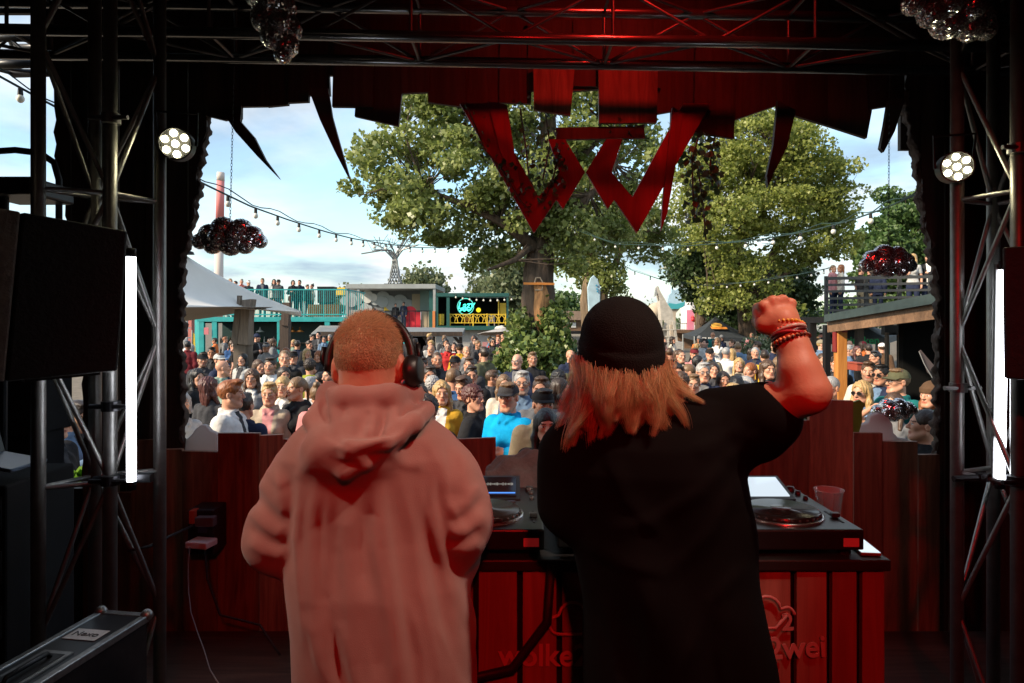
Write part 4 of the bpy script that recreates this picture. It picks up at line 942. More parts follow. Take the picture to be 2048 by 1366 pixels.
def mural_cloud(x, y, s, m):
    for i, (dx, dy, r) in enumerate(((-0.5, 0.1, 0.38), (0, -0.1, 0.5), (0.5, 0.12, 0.36), (0, 0.25, 0.42))):
        k = MB(); c = P(x + dx * s, y + dy * s * 0.7, D + 2.95 - 0.02 * i); k.lathe(c, [(r * s / F * D, 0.0), (r * s / F * D * 0.98, 0.06), (0, 0.06)], 20, axis=(0, -1, 0)); k.build('mural_cloud', m, gc)
M_MC = mat('mural_light', (0.36, 0.39, 0.40), 0.7); M_MW = mat('mural_white', (0.6, 0.6, 0.58), 0.7)
for x, y, s, m in ((703, 600, 26, M_MC), (735, 593, 24, M_MW), (766, 598, 30, M_MC), (800, 607, 34, M_MC), (742, 640, 30, M_MW), (730, 615, 18, M_MC)): mural_cloud(x, y, s, m)
part_box('mural_yellow', gc, M_YELLOW, 768, 784, 602, 622, D + 2.92, D + 2.95); part_box('mural_red', gc, mat('mural_red', (0.55, 0.015, 0.03), 0.6), 812, 841, 624, 656, D + 0.9, D + 1.0); k = MB(); k.cyl(P(820, 626, D + 0.85), P(820, 626, D + 0.95), 0.45, n=20); k.build('mural_red_round', MATS['mural_red'], gc)
for x, y, s in ((722, 628, 9), (705, 632, 8), (745, 634, 9), (752, 624, 8)): part_box('mural_red_patch', gc, MATS['mural_red'], x, x + s, y, y + s * 0.9, D + 2.8, D + 2.82)
for x in range(722, 862, 12): part_box('rail_post', gc, M_BLACKM, x, x + 1, 622, 656, D + 0.2, D + 0.23)
part_box('rail', gc, M_BLACKM, 716, 862, 621, 623, D + 0.2, D + 0.25)
for x in range(690, 870, 20): part_box('lower_wall_sheet', gc, M_CORR, x, x + 19.6, 663, 735, D + 0.8, D + 0.9)
# wire tree sculpture on that roof
t = thing('wire_sculpture', 'bare wire tree sculpture standing on the grey container roof', 'sculpture', P(790, 569, D + 2))
for i in range(11):
    a = 2 * math.pi * i / 11; rr = RND.uniform(0.5, 1.0); d = D + 2
    hx_, hy_ = 64 * rr * math.cos(a), 18 * math.sin(a)
    top_y = 470 + RND.uniform(-14, 30) + 0.25 * abs(hx_)
    pts = [P(790 + 14 * math.cos(a), 567, d + 0.8 * math.sin(a)), P(790 + 9 * math.cos(a + 1), 545, d + 0.4 * math.sin(a)), P(790 + 5 * math.cos(a + 2), 522, d + 0.3 * math.sin(a)), P(790 + hx_ * 0.35, 500, d + hy_ * 0.02), P(790 + hx_ * 0.75, (500 + top_y) / 2, d + hy_ * 0.05), P(790 + hx_ * 1.15, top_y, d + hy_ * 0.09)]
    k = MB(); k.tube(pts, [0.05, 0.05, 0.05, 0.055, 0.055, 0.05], 5)
    e = pts[-2]
    for q in range(3): k.tube([e, e + Vector((RND.uniform(-0.6, 0.6), RND.uniform(-0.3, 0.3), RND.uniform(0.3, 0.9)))], 0.022, 4)
    k.build('wire_branch', mat('grey_wire', (0.20, 0.21, 0.21), 0.5, 0.6), t)
part_box('base_plate', t, M_BLACKM, 768, 812, 567, 570, D + 1.2, D + 2.8)
part_box('yellow_parapet', gc, M_YELLOW, 660, 692, 575, 590, D + 4, D + 4.2)

# --- dark green container lounge with the neon sign
gl = thing('lounge_container', 'dark green open container lounge with yellow railing', 'container', P(945, 735, D))
part_box('roof', gl, M_DGREEN, 872, 1018, 586, 593, D - 0.2, D + 5)
for x, w in ((893, 6), (872, 4), (1013, 4)): part_box('frame_post', gl, M_DGREEN, x, x + w, 593, 656, D - 0.15, D + 0.1)
part_box('floor', gl, M_DGREEN, 872, 1030, 652, 660, D - 0.2, D + 5)
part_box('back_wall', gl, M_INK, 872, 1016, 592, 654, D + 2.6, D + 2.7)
part_box('side_wall', gl, M_DGREEN, 858, 873, 580, 656, D + 0.2, D + 0.3)
part_box('yellow_side_panel', gl, M_YELLOW, 1000, 1012, 606, 632, D + 0.6, D + 0.7); part_box('yellow_post', gl, M_YELLOW, 996, 998.5, 600, 652, D + 0.4, D + 0.5); part_box('yellow_panel', gl, M_YELLOW, 872, 888, 628, 650, D + 0.3, D + 0.4)
k = MB(); k.cyl(P(957, 620, D + 2.5), P(957, 620, D + 2.55), 0.16, n=16); k.build('yellow_disc', emat('yellow_disc', (0.8, 0.6, 0.02), 0.8), gl)
for x in range(0, 9):
    xx = 872 + x * 17; part_box('lower_wall_sheet', gl, M_CORR, xx, xx + 16.6, 660, 735, D + 0.3 + 0.04 * (x % 2), D + 0.5)
for x, c in ((1000, (0.5, 0.08, 0.1)), (965, (0.45, 0.2, 0.2)), (1022, (0.4, 0.1, 0.15))): part_box('graffiti_patch', gl, mat('graffiti%d' % x, c, 0.7), x, x + 10, 684, 700, D + 0.25, D + 0.27)
yr = thing('yellow_railing', 'yellow railing of forked bars along the dark green lounge', 'railing', P(955, 656, D))
for y in (628, 645, 654): part_box('rail', yr, M_YELLOW, 899, 1012, y, y + 1.4, D + 0.0, D + 0.05)
for x in (899, 945, 973, 1010): part_box('rail_post', yr, M_YELLOW, x, x + 2.2, 627, 656, D - 0.02, D + 0.06)
for i in range(16):
    x = 902 + i * 7; k = MB(); s = 1 if i % 2 else -1
    k.bar(P(x, 645, D + 0.03), P(x + s * 2, 637, D + 0.03), 0.04); k.bar(P(x + s * 2, 637, D + 0.03), P(x - s * 4, 629, D + 0.03), 0.035); k.bar(P(x + s * 2, 637, D + 0.03), P(x + s * 5, 629, D + 0.03), 0.035); k.build('forked_bar', M_YELLOW, yr)
for x, c, lab in ((934, (0.7, 0.18, 0.02), 'orange garden chair behind the yellow railing'), (983, (0.5, 0.42, 0.4), 'pale garden chair behind the yellow railing')):
    t = thing('garden_chair', lab, 'chair', P(x, 652, D + 0.8)); m = mat('chair_%d' % x, c, 0.5)
    part_box('seat', t, m, x - 6, x + 6, 641, 643, D + 0.6, D + 1.2); part_box('backrest', t, m, x - 5, x + 7, 630, 641, D + 1.15, D + 1.2)
    for lx in (x - 6, x + 5):
        for dd in (D + 0.6, D + 1.15): part_box('leg', t, m, lx, lx + 1.4, 643, 652, dd, dd + 0.05)
ns = thing('neon_sign', 'turquoise neon sign of a ring with script lettering', 'neon sign', P(931, 618, D + 0.5))
M_NEON = emat('neon_turquoise', (0.06, 0.95, 0.66), 1.7)
c0 = P(931, 613, D + 0.45); rr = 16.3 / F * D
k = MB(); k.tube([c0 + Vector((rr * math.cos(a), 0, rr * math.sin(a))) for a in [2 * math.pi * i / 40 for i in range(41)]], 0.028, 6, caps=False); k.build('ring', emat('neon_ring', (0.12, 0.62, 0.50), 0.75), ns)
text_mesh('lettering', 'Lazy', 0.62, facing(c0 + Vector((0, 0, 0.07)), R(6)), M_NEON, ns, 0.01, 0.004, 0.35)
k = MB(); k.tube([c0 + Vector((x * 0.01, 0, -0.22 + 0.05 * math.sin(x * 0.22))) for x in range(-38, 40, 3)], 0.05, 6); k.build('underline', M_NEON, ns)
# --- lean-to shed roofs and bar below the containers
sh = thing('shed_canopy', 'long grey felt canopy on dark posts below the containers', 'canopy', P(810, 735, 30))
k = MB(); a0, a1, b0, b1 = P(640, 663, 28), P(925, 666, 28), P(640, 652, 33), P(930, 656, 33)
k.hexa([a0 - Vector((0, 0, .16)), a1 - Vector((0, 0, .16)), b1 - Vector((0, 0, .16)), b0 - Vector((0, 0, .16)), a0, a1, b1, b0]); k.build('roof', M_ROOFG, sh)
part_box('fascia', sh, M_PLANK_D, 640, 925, 663.5, 672, 27.98, 28.03)
for x in (690, 745, 800, 862, 918): part_box('post', sh, M_PLANK_D, x, x + 6, 671, 738, 28.2, 28.4)
for x in (800, 862): k = MB(); k.bar(P(x + 46, 672, 28.3), P(x + 60, 690, 28.3), 0.12); k.build('knee_brace', M_PLANK_D, sh)
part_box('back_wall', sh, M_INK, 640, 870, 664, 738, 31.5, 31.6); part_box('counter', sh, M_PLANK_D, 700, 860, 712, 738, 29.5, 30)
pz = thing('parasol', 'grey parasol left of the ivy-covered tree', 'parasol', P(1000, 738, 26))
k = MB(); apex = P(1003, 656, 26); rim = [P(1003 + 48 * math.cos(2 * math.pi * i / 8), 668 + 4.5 * math.sin(2 * math.pi * i / 8) * -1, 26 - 0.9 * math.sin(2 * math.pi * i / 8)) for i in range(8)]
k.add([apex] + rim, [(0, 1 + i, 1 + (i + 1) % 8) for i in range(8)]); o = k.build('cover', mat('grey_parasol', (0.36, 0.34, 0.33), 0.8), pz); s_ = o.modifiers.new('t', 'SOLIDIFY'); s_.thickness = 0.012
k = MB(); k.cyl(P(1003, 738, 26), P(1003, 655, 26), 0.03); k.build('pole', M_GREYF, pz); k = MB(); k.lathe(P(1003, 657, 26), [(0.28, 0), (0.2, 0.08), (0, 0.12)], 14); k.build('vent_cap', mat('pale_cap', (0.55, 0.52, 0.48), 0.8), pz)

# --- right half: shed behind the trees, far stands
t = thing('old_shed', 'brown shed with a pitched roof between the two tree trunks', 'shed', P(1150, 735, 40))
part_box('wall', t, M_BROWNW, 1120, 1170, 640, 735, 40, 43); k = MB(); k.hexa([P(1116, 640, 39.7), P(1174, 640, 39.7), P(1174, 640, 43.3), P(1116, 640, 43.3), P(1124, 622, 39.9), P(1166, 622, 39.9), P(1166, 622, 43.1), P(1124, 622, 43.1)]); k.build('roof', mat('brown_tiles', (0.16, 0.11, 0.08), 0.85, var=0.3, scale=6), t)
part_box('window', t, M_WHITEP, 1140, 1152, 645, 655, 39.95, 40.02); part_box('canopy_beam', t, M_BLACKM, 1120, 1165, 662, 668, 38, 38.4); part_box('lower_boards', t, M_CORR, 1125, 1165, 668, 735, 38.6, 38.7)
# --- timber tower sculpture
D = 48.0
ts = thing('tower_sculpture', 'pale timber tower sculpture tapering to a crooked tip', 'sculpture', P(1345, 735, D))
board('front_panel', [(1322, 690), (1330, 640), (1341, 640), (1350, 644), (1356, 690), (1352, 690), (1345, 650), (1335, 650), (1330, 690)], D, 0.15, mat('pale_timber', (0.45, 0.41, 0.35), 0.8, var=0.2, scale=4), ts)
MT = MATS['pale_timber']
board('neck', [(1322, 640), (1320, 600), (1314, 578), (1316, 572), (1322, 585), (1334, 606), (1345, 622), (1348, 642)], D + 0.1, 0.9, MT, ts)
board('beak', [(1309, 594), (1312, 576), (1316, 571), (1319, 577), (1314, 590)], D + 0.15, 0.35, M_GREYF, ts)
for a, b in (((1322, 640), (1322, 690)), ((1347, 642), (1354, 690)), ((1336, 650), (1337, 690))):
    k = MB(); k.bar(P(*a, D - 0.1), P(*b, D - 0.1), 0.16); k.build('leg', MT, ts)
for y in (658, 672): part_box('cross_bar', ts, MT, 1322, 1352, y, y + 2.2, D - 0.2, D - 0.12)
part_box('plinth', ts, mat('plinth_grey', (0.38, 0.36, 0.33), 0.8, var=0.2), 1318, 1368, 684, 735, D - 0.3, D + 2)
s = SDF()
for x, y, d, r in ((1312, 622, 50, 0.62), (1322, 616, 50.2, 0.45), (1306, 632, 50, 0.4)): p = P(x, y, d); s.sph(p, r, k=0.2)
c = P(1313, 624, 50); v, q = s.mesh(ax((c.x - 1.4, c.x + 1.4, 0.08)), ax((48.9, 51.2, 0.08)), ax((c.z - 1.4, c.z + 1.5, 0.08)), big=0.3)
t = thing('boulder_sculpture', 'rounded beige boulder sculpture behind the timber tower', 'sculpture', P(1313, 735, 50)); mesh_np('boulder', v, q, mat('sandstone', (0.46, 0.38, 0.29), 0.9, var=0.2, scale=1.5), t, True); k = MB(); k.cyl(P(1316, 735, 50), P(1316, 640, 50), 0.35, 0.3); k.build('pedestal', mat('sandstone2', (0.36, 0.29, 0.14), 0.9), t)
t = thing('iceberg_board', 'blue iceberg cut-out with a teal foot on a beige stand', 'cut-out', P(1355, 735, 52))
board('ice_top', [(1333, 612), (1338, 590), (1343, 586), (1344, 575), (1350, 582), (1356, 577), (1364, 576), (1371, 588), (1370, 612), (1352, 614)], 52, 0.5, mat('ice_blue', (0.36, 0.52, 0.62), 0.6, var=0.2, scale=2), t)
board('ice_foot', [(1331, 618), (1338, 606), (1352, 608), (1370, 604), (1367, 614), (1356, 618)], 51.98, 0.54, mat('ice_teal', (0.05, 0.34, 0.38), 0.6), t)
board('stand', [(1340, 619), (1360, 617), (1352, 626), (1346, 735), (1342, 735)], 52.1, 0.4, MATS['sandstone'], t)
t = thing('ice_fin', 'tall pale blue fin with a pointed top, between the trunks', 'sculpture', P(1187, 735, 21))
b = MB(); vs = []
for x, y in ((1183, 720), (1176, 600), (1175, 575), (1181, 556), (1188, 550), (1196, 560), (1201, 575), (1200, 610), (1192, 720)): vs.append((x, y))
b.prism(pxpoly(vs, 21), 21, 21.14); b.build('fin', mat('pale_ice', (0.42, 0.58, 0.68), 0.35, var=0.18, scale=3), t, bevel=0.02)
for x, y in ((1194, 578), (1195, 583), (1193, 571)): k = MB(); p = P(x, y, 20.98); k.lathe(p, [(0.03, 0), (0.03, 0.012), (0, 0.012)], 10, axis=(0, -1, 0)); k.build('spot', mat('fin_spot', (0.05, 0.3, 0.5), 0.5), t)
# --- white kiosk with pink door on a terrace
D = 55.0
wk = thing('white_kiosk', 'white kiosk with a pink door standing on the far terrace', 'kiosk', P(1395, 660, D))
part_box('wall', wk, mat('white_render', (0.74, 0.72, 0.70), 0.7, var=0.05), 1380, 1412, 604, 662, D, D + 3); part_box('door', wk, mat('pink_paint', (0.75, 0.25, 0.36), 0.5), 1374, 1388, 620, 662, D - 0.6, D - 0.5); part_box('doorway', wk, mat('ochre_inside', (0.22, 0.14, 0.04), 0.8), 1389, 1400, 620, 650, D - 0.02, D + 0.03)
for y in (628, 634, 641): part_box('sign_mark', wk, M_BLACKM, 1405, 1408, y, y + 3, D - 0.03, D - 0.01)
tr = thing('far_terrace', 'dark timber terrace behind the timber tower sculpture', 'terrace', P(1390, 735, D - 1)); part_box('deck', tr, M_BROWNW, 1350, 1420, 660, 666, D - 1.5, D + 3); part_box('back_boards', tr, M_BROWNW, 1350, 1420, 666, 735, D - 0.4, D - 0.3)
for x in range(1352, 1376, 4): part_box('rail_post', tr, M_GREYF, x, x + 0.8, 646, 660, D - 1.4, D - 1.36)
part_box('rail', tr, M_GREYF, 1350, 1374, 646, 647.5, D - 1.4, D - 1.35)
t = thing('red_bouquet', 'clump of red balloons tied beside the pink door', 'balloons', P(1385, 640, D - 0.8))
for i in range(7): k = MB(); p = P(1385 + RND.uniform(-4.5, 4.5), 637 + RND.uniform(-4, 4), D - 0.9 + RND.uniform(-.2, .2)); k.ell(p, (0.13, 0.13, 0.16), 10, 7); k.build('balloon', mat('red_balloon', (0.7, 0.03, 0.03), 0.3), t, True)
k = MB(); k.cyl(P(1386, 660, D - 0.9), P(1386, 640, D - 0.9), 0.01); k.build('string', M_GREYF, t)
# --- black gazebo
D = 29.0
gz = thing('gazebo', 'black pop-up gazebo with an orange emblem on its roof', 'gazebo', P(1432, 735, D))
ap = P(1431, 633, D + 1.5); cor = [P(1389, 673, D), P(1493, 676, D), P(1500, 668, D + 3), P(1366, 668, D + 3)]
def roof_tri(c, e, ap, nn=8, sag=0.12):
    vs, fs = [], []
    for i in range(nn + 1):
        for j in range(nn + 1):
            u, v = i / nn, j / nn; p = c.lerp(e, u).lerp(ap, v); p.z -= sag * math.sin(math.pi * v); vs.append(p)
    return vs, [(i * (nn + 1) + j, (i + 1) * (nn + 1) + j, (i + 1) * (nn + 1) + j + 1, i * (nn + 1) + j + 1) for i in range(nn) for j in range(nn)]
for i in range(4):
    k = MB(); vs, fs = roof_tri(cor[i], cor[(i + 1) % 4], ap); k.add(vs, fs); k.build('roof_panel', M_CANV, gz, True)
    a, b = cor[i], cor[(i + 1) % 4]; dn = Vector((0, 0, 0.17)); k = MB(); k.add([a - dn, b - dn, b, a], [(0, 1, 2, 3)]); o = k.build('valance', M_CANV, gz); s_ = o.modifiers.new('t', 'SOLIDIFY'); s_.thickness = 0.01
    k = MB(); k.cyl(Vector((a.x, a.y, GZ)), a, 0.03, n=8); k.build('leg', M_GREYF, gz)
M_EMB = mat('orange_emblem', (0.8, 0.27, 0.04), 0.6); M_EMB2 = mat('amber_emblem', (0.8, 0.42, 0.07), 0.6)
# emblem lies flat on the front roof panel
u = (cor[1] - cor[0]).normalized(); mid = (cor[0] + cor[1]) / 2; w = (ap - mid).normalized(); nrm = u.cross(w).normalized(); nrm = nrm if nrm.y < 0 else -nrm
ec = mid.lerp(ap, 0.45) + nrm * 0.02
def on_panel(a, b): return ec + u * a + w * b
k = MB(); ring = [on_panel(-0.05 + 0.24 * math.cos(2 * math.pi * i / 20), 0.16 + 0.20 * math.sin(2 * math.pi * i / 20)) for i in range(20)]; k.add(ring + [p + nrm * 0.006 for p in ring], [tuple(range(20, 40))] + [(i, (i + 1) % 20, 20 + (i + 1) % 20, 20 + i) for i in range(20)]); k.build('emblem_round', M_EMB2, gz)
k = MB(); q = [on_panel(-0.30, -0.16), on_panel(0.40, -0.16), on_panel(0.34, 0.02), on_panel(-0.34, 0.02)]; k.add(q + [p + nrm * 0.012 for p in q], [(4, 5, 6, 7), (0, 1, 5, 4), (1, 2, 6, 5), (2, 3, 7, 6), (3, 0, 4, 7)]); k.build('emblem_banner', M_EMB, gz)
for i, x in enumerate([1399 + 2.9 * j for j in range(13)]):
    if i == 5: continue
    part_box('valance_letter', gz, M_WHITEP, x, x + 2.0, 674.5, 677.5, D - 0.03, D - 0.015)
t = thing('gazebo_bar', 'dark red bar front with drinks shelves under the gazebo', 'bar', P(1430, 735, D + 2.6)); part_box('back_panel', t, mat('bar_red', (0.10, 0.025, 0.025), 0.6, var=0.4, scale=8), 1402, 1446, 680, 735, D + 2.7, D + 2.8); part_box('counter', t, M_BROWNW, 1400, 1450, 708, 735, D + 1.6, D + 2)
for i in range(3): part_box('shelf', t, M_GREYW, 1404, 1444, 686 + i * 7, 687 + i * 7, D + 2.5, D + 2.7)
t = thing('blue_banner', 'light blue banner hanging left under the gazebo', 'banner', P(1398, 735, D + 1.5)); part_box('cloth', t, mat('light_blue', (0.08, 0.45, 0.62), 0.6), 1394, 1402, 680, 702, D + 1.5, D + 1.53); part_box('pole', t, M_GREYF, 1393, 1394, 678, 735, D + 1.5, D + 1.55)
# --- right deck with horizontal rails, on containers behind
D = 20.0
rd = thing('viewing_deck', 'dark raised viewing deck with horizontal rails at the right', 'deck', P(1760, 735, D))
z0 = P(0, 634, D).z
k = MB(); k.bbox(P(1655, 0, D).x, P(1890, 0, D).x, D, D + 5, z0 - 0.18, z0); k.build('deck_floor', M_PLANK_D, rd)
for i, y in enumerate((557, 570, 583, 597, 610, 621)):
    k = MB(); k.bar((P(1654, 0, D).x, D, P(0, y, D).z), (P(1882, 0, D).x, D - 0.3, P(0, y - 3, D).z), 0.05, 0.07 if i else 0.09, up=(0, 0, 1)); k.build('rail', mat('dark_rail', (0.05, 0.05, 0.048), 0.6), rd)
for x in (1655, 1735, 1802, 1864):
    k = MB(); k.bar((P(x, 0, D).x, D + 0.08, z0), (P(x, 0, D).x, D + 0.08, P(0, 552, D).z), 0.09, 0.09); k.build('rail_post', MATS['dark_rail'], rd)
for x in (1660, 1760, 1850):
    k = MB(); k.bar((P(x, 0, D).x, D + 1.2, GZ), (P(x, 0, D).x, D + 1.2, z0 - 0.18), 0.2, 0.2); k.build('support', M_PLANK_D, rd)
# --- right hut with orange post
hut = thing('bar_hut', 'dark timber bar hut with a lit orange corner post at the right', 'hut', P(1790, 860, 9))
A0, A1 = P(1648, 644, 9.6), P(1885, 604, 6.4); B0, B1 = A0 + Vector((2.3, 2.2, 0.12)), A1 + Vector((2.6, 1.2, 0.2))
tz = Vector((0, 0, 0.10))
k = MB(); k.hexa([A0, A1, B1, B0, A0 + tz, A1 + tz, B1 + tz, B0 + tz]); k.build('roof', mat('roof_felt', (0.035, 0.055, 0.055), 0.7, var=0.2), hut)
dz = Vector((0, 0, -0.002)); off = Vector((0.1, 0.06, 0)); k = MB(); k.bar(A0 + off + Vector((0, 0, -0.075)), A1 + off + Vector((0, 0, -0.075)), 0.05, 0.145); k.build('front_beam', M_BROWNW, hut)
p0 = P(1684, 652, 9.35); k = MB(); k.bbox(p0.x - 0.055, p0.x + 0.075, p0.y, p0.y + 0.13, GZ, P(0, 655, 9.35).z); k.build('corner_post', M_ORANGEW, hut, bevel=0.006)
k = MB(); k.bbox(p0.x - 0.075, p0.x - 0.057, p0.y + 0.02, p0.y + 0.12, P(0, 704, 9.35).z, P(0, 660, 9.35).z); k.build('post_plate', M_RED, hut)
k = MB(); k.bbox(p0.x + 0.0, p0.x + 0.074, p0.y - 0.01, p0.y - 0.002, P(0, 665, 9.35).z, P(0, 658, 9.35).z); k.build('post_bracket', M_RED, hut)
q = P(1656, 650, 10.6); k = MB(); k.bbox(q.x - 0.04, q.x + 0.04, 10.6, 10.7, GZ, q.z); k.build('back_post', M_BLACKM, hut)
wa = P(1806, 640, 8.6); wb = P(1900, 640, 8.0)
k = MB(); k.hexa([(wa.x, 8.6, GZ), (wb.x + 1, 8.0, GZ), (wb.x + 1, 8.1, GZ), (wa.x, 8.7, GZ), (wa.x, 8.6, 1.75), (wb.x + 1, 8.0, 1.9), (wb.x + 1, 8.1, 1.9), (wa.x, 8.7, 1.75)]); k.build('back_wall', M_INK, hut)
k = MB(); a = P(1770, 650, 9.6); c = P(1803, 670, 9.6); k.bbox(a.x, c.x, 9.6, 9.7, c.z, a.z); k.build('hatch_header', M_BLACKM, hut)
for x in (1770, 1797):
    a = P(x, 665, 9.55); k = MB(); k.bbox(a.x, a.x + 0.03, 9.5, 9.56, P(0, 735, 9.55).z, a.z); k.build('hatch_frame', M_GREYW, hut)
t = thing('feather_flag', 'thin dark feather flag leaning out of the bar hut', 'flag', P(1870, 780, 8)); board('cloth', [(1838, 703), (1842, 700), (1852, 712), (1872, 735), (1872, 760), (1856, 745), (1848, 725), (1841, 708)], 7.4, 0.012, mat('grey_flag', (0.10, 0.075, 0.075), 0.8), t); k = MB(); k.tube([P(1838, 703, 7.38), P(1848, 727, 7.38), P(1870, 765, 7.38), P(1880, 840, 7.38)], 0.004); k.build('pole', M_GREYF, t)
# umbrella tent with green lettering behind the hut
D = 22.0
um = thing('dark_parasol', 'dark grey parasol tent with green lettering behind the bar hut', 'parasol', P(1735, 735, D))
ap = P(1718, 641, D + 1.5); cor = [P(1640, 676, D), P(1772, 676, D), P(1800, 668, D + 3), P(1665, 668, D + 3)]
M_UMB = mat('charcoal_canvas', (0.05, 0.055, 0.055), 0.8, var=0.1)
for i in range(4):
    k = MB(); vs, fs = roof_tri(cor[i], cor[(i + 1) % 4], ap, 6, 0.06); k.add(vs, fs); k.build('roof_panel', M_UMB, um, True)
    a, b = cor[i], cor[(i + 1) % 4]; dn = Vector((0, 0, 0.2)); k = MB(); k.add([a - dn, b - dn, b, a], [(0, 1, 2, 3)]); o = k.build('valance', M_UMB, um); s_ = o.modifiers.new('t', 'SOLIDIFY'); s_.thickness = 0.01
    k = MB(); k.cyl(Vector((a.x, a.y, GZ)), a, 0.03, n=8); k.build('leg', M_GREYF, um)
text_mesh('lettering', 'Heineken', 0.36, facing(P(1716, 681.5, D - 0.02)), mat('green_letters', (0.01, 0.30, 0.10), 0.6), um, 0.006, 0.006)
for x, w in ((1752, 4), (1775, 5)): part_box('banner_panel', um, M_DGREEN, x, x + w, 686, 716, D + 1, D + 1.05)
t = thing('beer_table', 'pale wooden bench table on the grass beyond the orange post', 'table', P(1712, 742, 14)); part_box('table_top', t, M_GREYW, 1692, 1730, 735, 738, 14, 14.6)
for x in (1696, 1724): part_box('leg', t, M_BLACKM, x, x + 2, 738, 790, 14.2, 14.3)
t = thing('red_crate', 'red brown crate standing by the bench table', 'crate', P(1722, 742, 13.9)); part_box('crate_body', t, mat('crate_red', (0.32, 0.06, 0.03), 0.6), 1714, 1728, 727, 742, 13.5, 13.9, 0.01); part_box('crate_rim', t, mat('crate_red', (0.32, 0.06, 0.03), 0.6), 1713.5, 1728.5, 725.5, 728, 13.48, 13.92)
t = thing('food_stand', 'pale-roofed food stand with a sign beyond the raised fist', 'stand', P(1628, 735, 40))
part_box('sign_board', t, mat('pale_green_sign', (0.48, 0.52, 0.46), 0.6), 1600, 1660, 648, 661, 40, 40.1); part_box('roof', t, M_ROOFG, 1590, 1665, 661, 665, 39.5, 42); part_box('fascia', t, mat('brown_fascia', (0.12, 0.05, 0.04), 0.7), 1590, 1665, 668, 675, 39.6, 39.7); part_box('awning', t, M_GREYF, 1596, 1650, 676, 681, 39, 40); part_box('back_wall', t, M_INK, 1592, 1662, 665, 735, 41, 41.1)
text_mesh('lettering', 'TEXAS', 0.26, facing(P(1640, 654.5, 39.98)), M_WHITEP, t, 0.006, 0.004); k = MB(); k.cyl(P(1617, 655, 39.99), P(1617, 655, 40), 0.13, n=12); k.build('sign_roundel', M_BLACKM, t)
for x in (1593, 1658): part_box('post', t, M_BLACKM, x, x + 2.5, 664, 735, 39.6, 39.7)
# --- antenna-like chain mast far right? cable strings
def string_lights(label, pts, bulbs, r=0.012, group='festoon light strings', bulb_r=0.028, d_along=True):
    pts = [Vector(p) for p in pts]
    t = thing('festoon_lights', label, 'string lights', pts[0], group)
    L = [0]
    for i in range(1, len(pts)): L.append(L[-1] + (pts[i] - pts[i - 1]).length)
    k = MB(); k.tube(pts, r, 5); k.tube([p + Vector((0.01, 0.01, 0.03 + 0.02 * math.sin(i * 1.3))) for i, p in enumerate(pts)], r * 0.7, 4); k.build('cable', mat('dark_green_cable', (0.02, 0.05, 0.045), 0.6), t)
    for i in range(bulbs):
        f = L[-1] * (i + 0.5) / bulbs; j = max(q for q in range(len(L) - 1) if L[q] <= f); p = pts[j].lerp(pts[j + 1], (f - L[j]) / (L[j + 1] - L[j] + 1e-9))
        k = MB(); k.cyl(p - Vector((0, 0, 0.0)), p - Vector((0, 0, bulb_r * 1.9)), bulb_r * 0.55, bulb_r * 0.7, n=8); so = k.build('socket', M_RUBBER, t)
        k = MB(); k.ell(p - Vector((0, 0, bulb_r * 2.9)), (bulb_r, bulb_r, bulb_r * 1.15), 10, 7); k.build('bulb', mat('frosted_bulb', (0.78, 0.76, 0.66), 0.3, emit=(1, 0.95, 0.75), estr=0.03), t, True)
def along(tab, n=30):
    """tab: (px, py, depth) control points"""
    tab = np.array(tab, float); u = np.linspace(0, len(tab) - 1, n)
    return [P(np.interp(x, range(len(tab)), tab[:, 0]), np.interp(x, range(len(tab)), tab[:, 1]), np.interp(x, range(len(tab)), tab[:, 2])) for x in u]
string_lights('string of bulbs sagging from the left stage wall to the big tree', along([(-60, 120, 4.2), (100, 208, 4.4), (396, 362, 5.0), (500, 412, 6), (578, 440, 7), (650, 463, 8), (705, 477, 9), (765, 487, 10.5), (830, 495, 12), (900, 496, 13.5), (1010, 486, 15)], 44), 21, 0.008, bulb_r=0.024)
string_lights('string of bulbs rising from the big tree to the right stage wall', along([(1130, 452, 15.5), (1230, 488, 13.5), (1370, 492, 11), (1500, 482, 9), (1620, 462, 7), (1700, 441, 6), (1760, 420, 5.3), (1840, 386, 4.6), (1960, 330, 4.2)], 40), 13, 0.007, bulb_r=0.022)
string_lights('far string of bulbs between the tree trunks and the right tree', along([(1200, 500, 26), (1262, 540, 26), (1330, 562, 26), (1420, 572, 25), (1520, 562, 23), (1620, 545, 21), (1660, 536, 20)], 30), 16, 0.010, bulb_r=0.035)
string_lights('short bulb string along the roof of the dark green lounge', along([(905, 588, 43.6), (940, 594, 43.6), (985, 596, 43.6), (1030, 593, 43.6)], 12), 9, 0.012, bulb_r=0.06)
# --- white paper clouds and leaf on the parapet
M_FLEECE = leafmat('white_fleece', (0.70, 0.68, 0.65), (0.74, 0.72, 0.69), (0.78, 0.76, 0.73), 0.8, 0.55)
def paper_cloud(label, poly, d):
    t = thing('paper_cloud', label, 'cloud cut-out', P(sum(p[0] for p in poly) / len(poly), 900, d), 'white paper clouds on the parapet')
    b = MB(); b.prism(pxpoly(poly, d), d, d + 0.05); b.build('cloud_sheet', M_FLEECE, t, bevel=0.012)
paper_cloud('white paper cloud on the left end of the parapet', [(368, 905), (370, 880), (380, 872), (390, 858), (402, 849), (412, 852), (420, 862), (434, 868), (435, 905)], 3.9)
paper_cloud('white paper cloud on the parapet before the woman in the black tank top', [(1716, 868), (1722, 850), (1738, 846), (1742, 832), (1758, 826), (1776, 832), (1786, 848), (1788, 866), (1798, 876), (1820, 880), (1822, 886), (1716, 890)], 3.92)
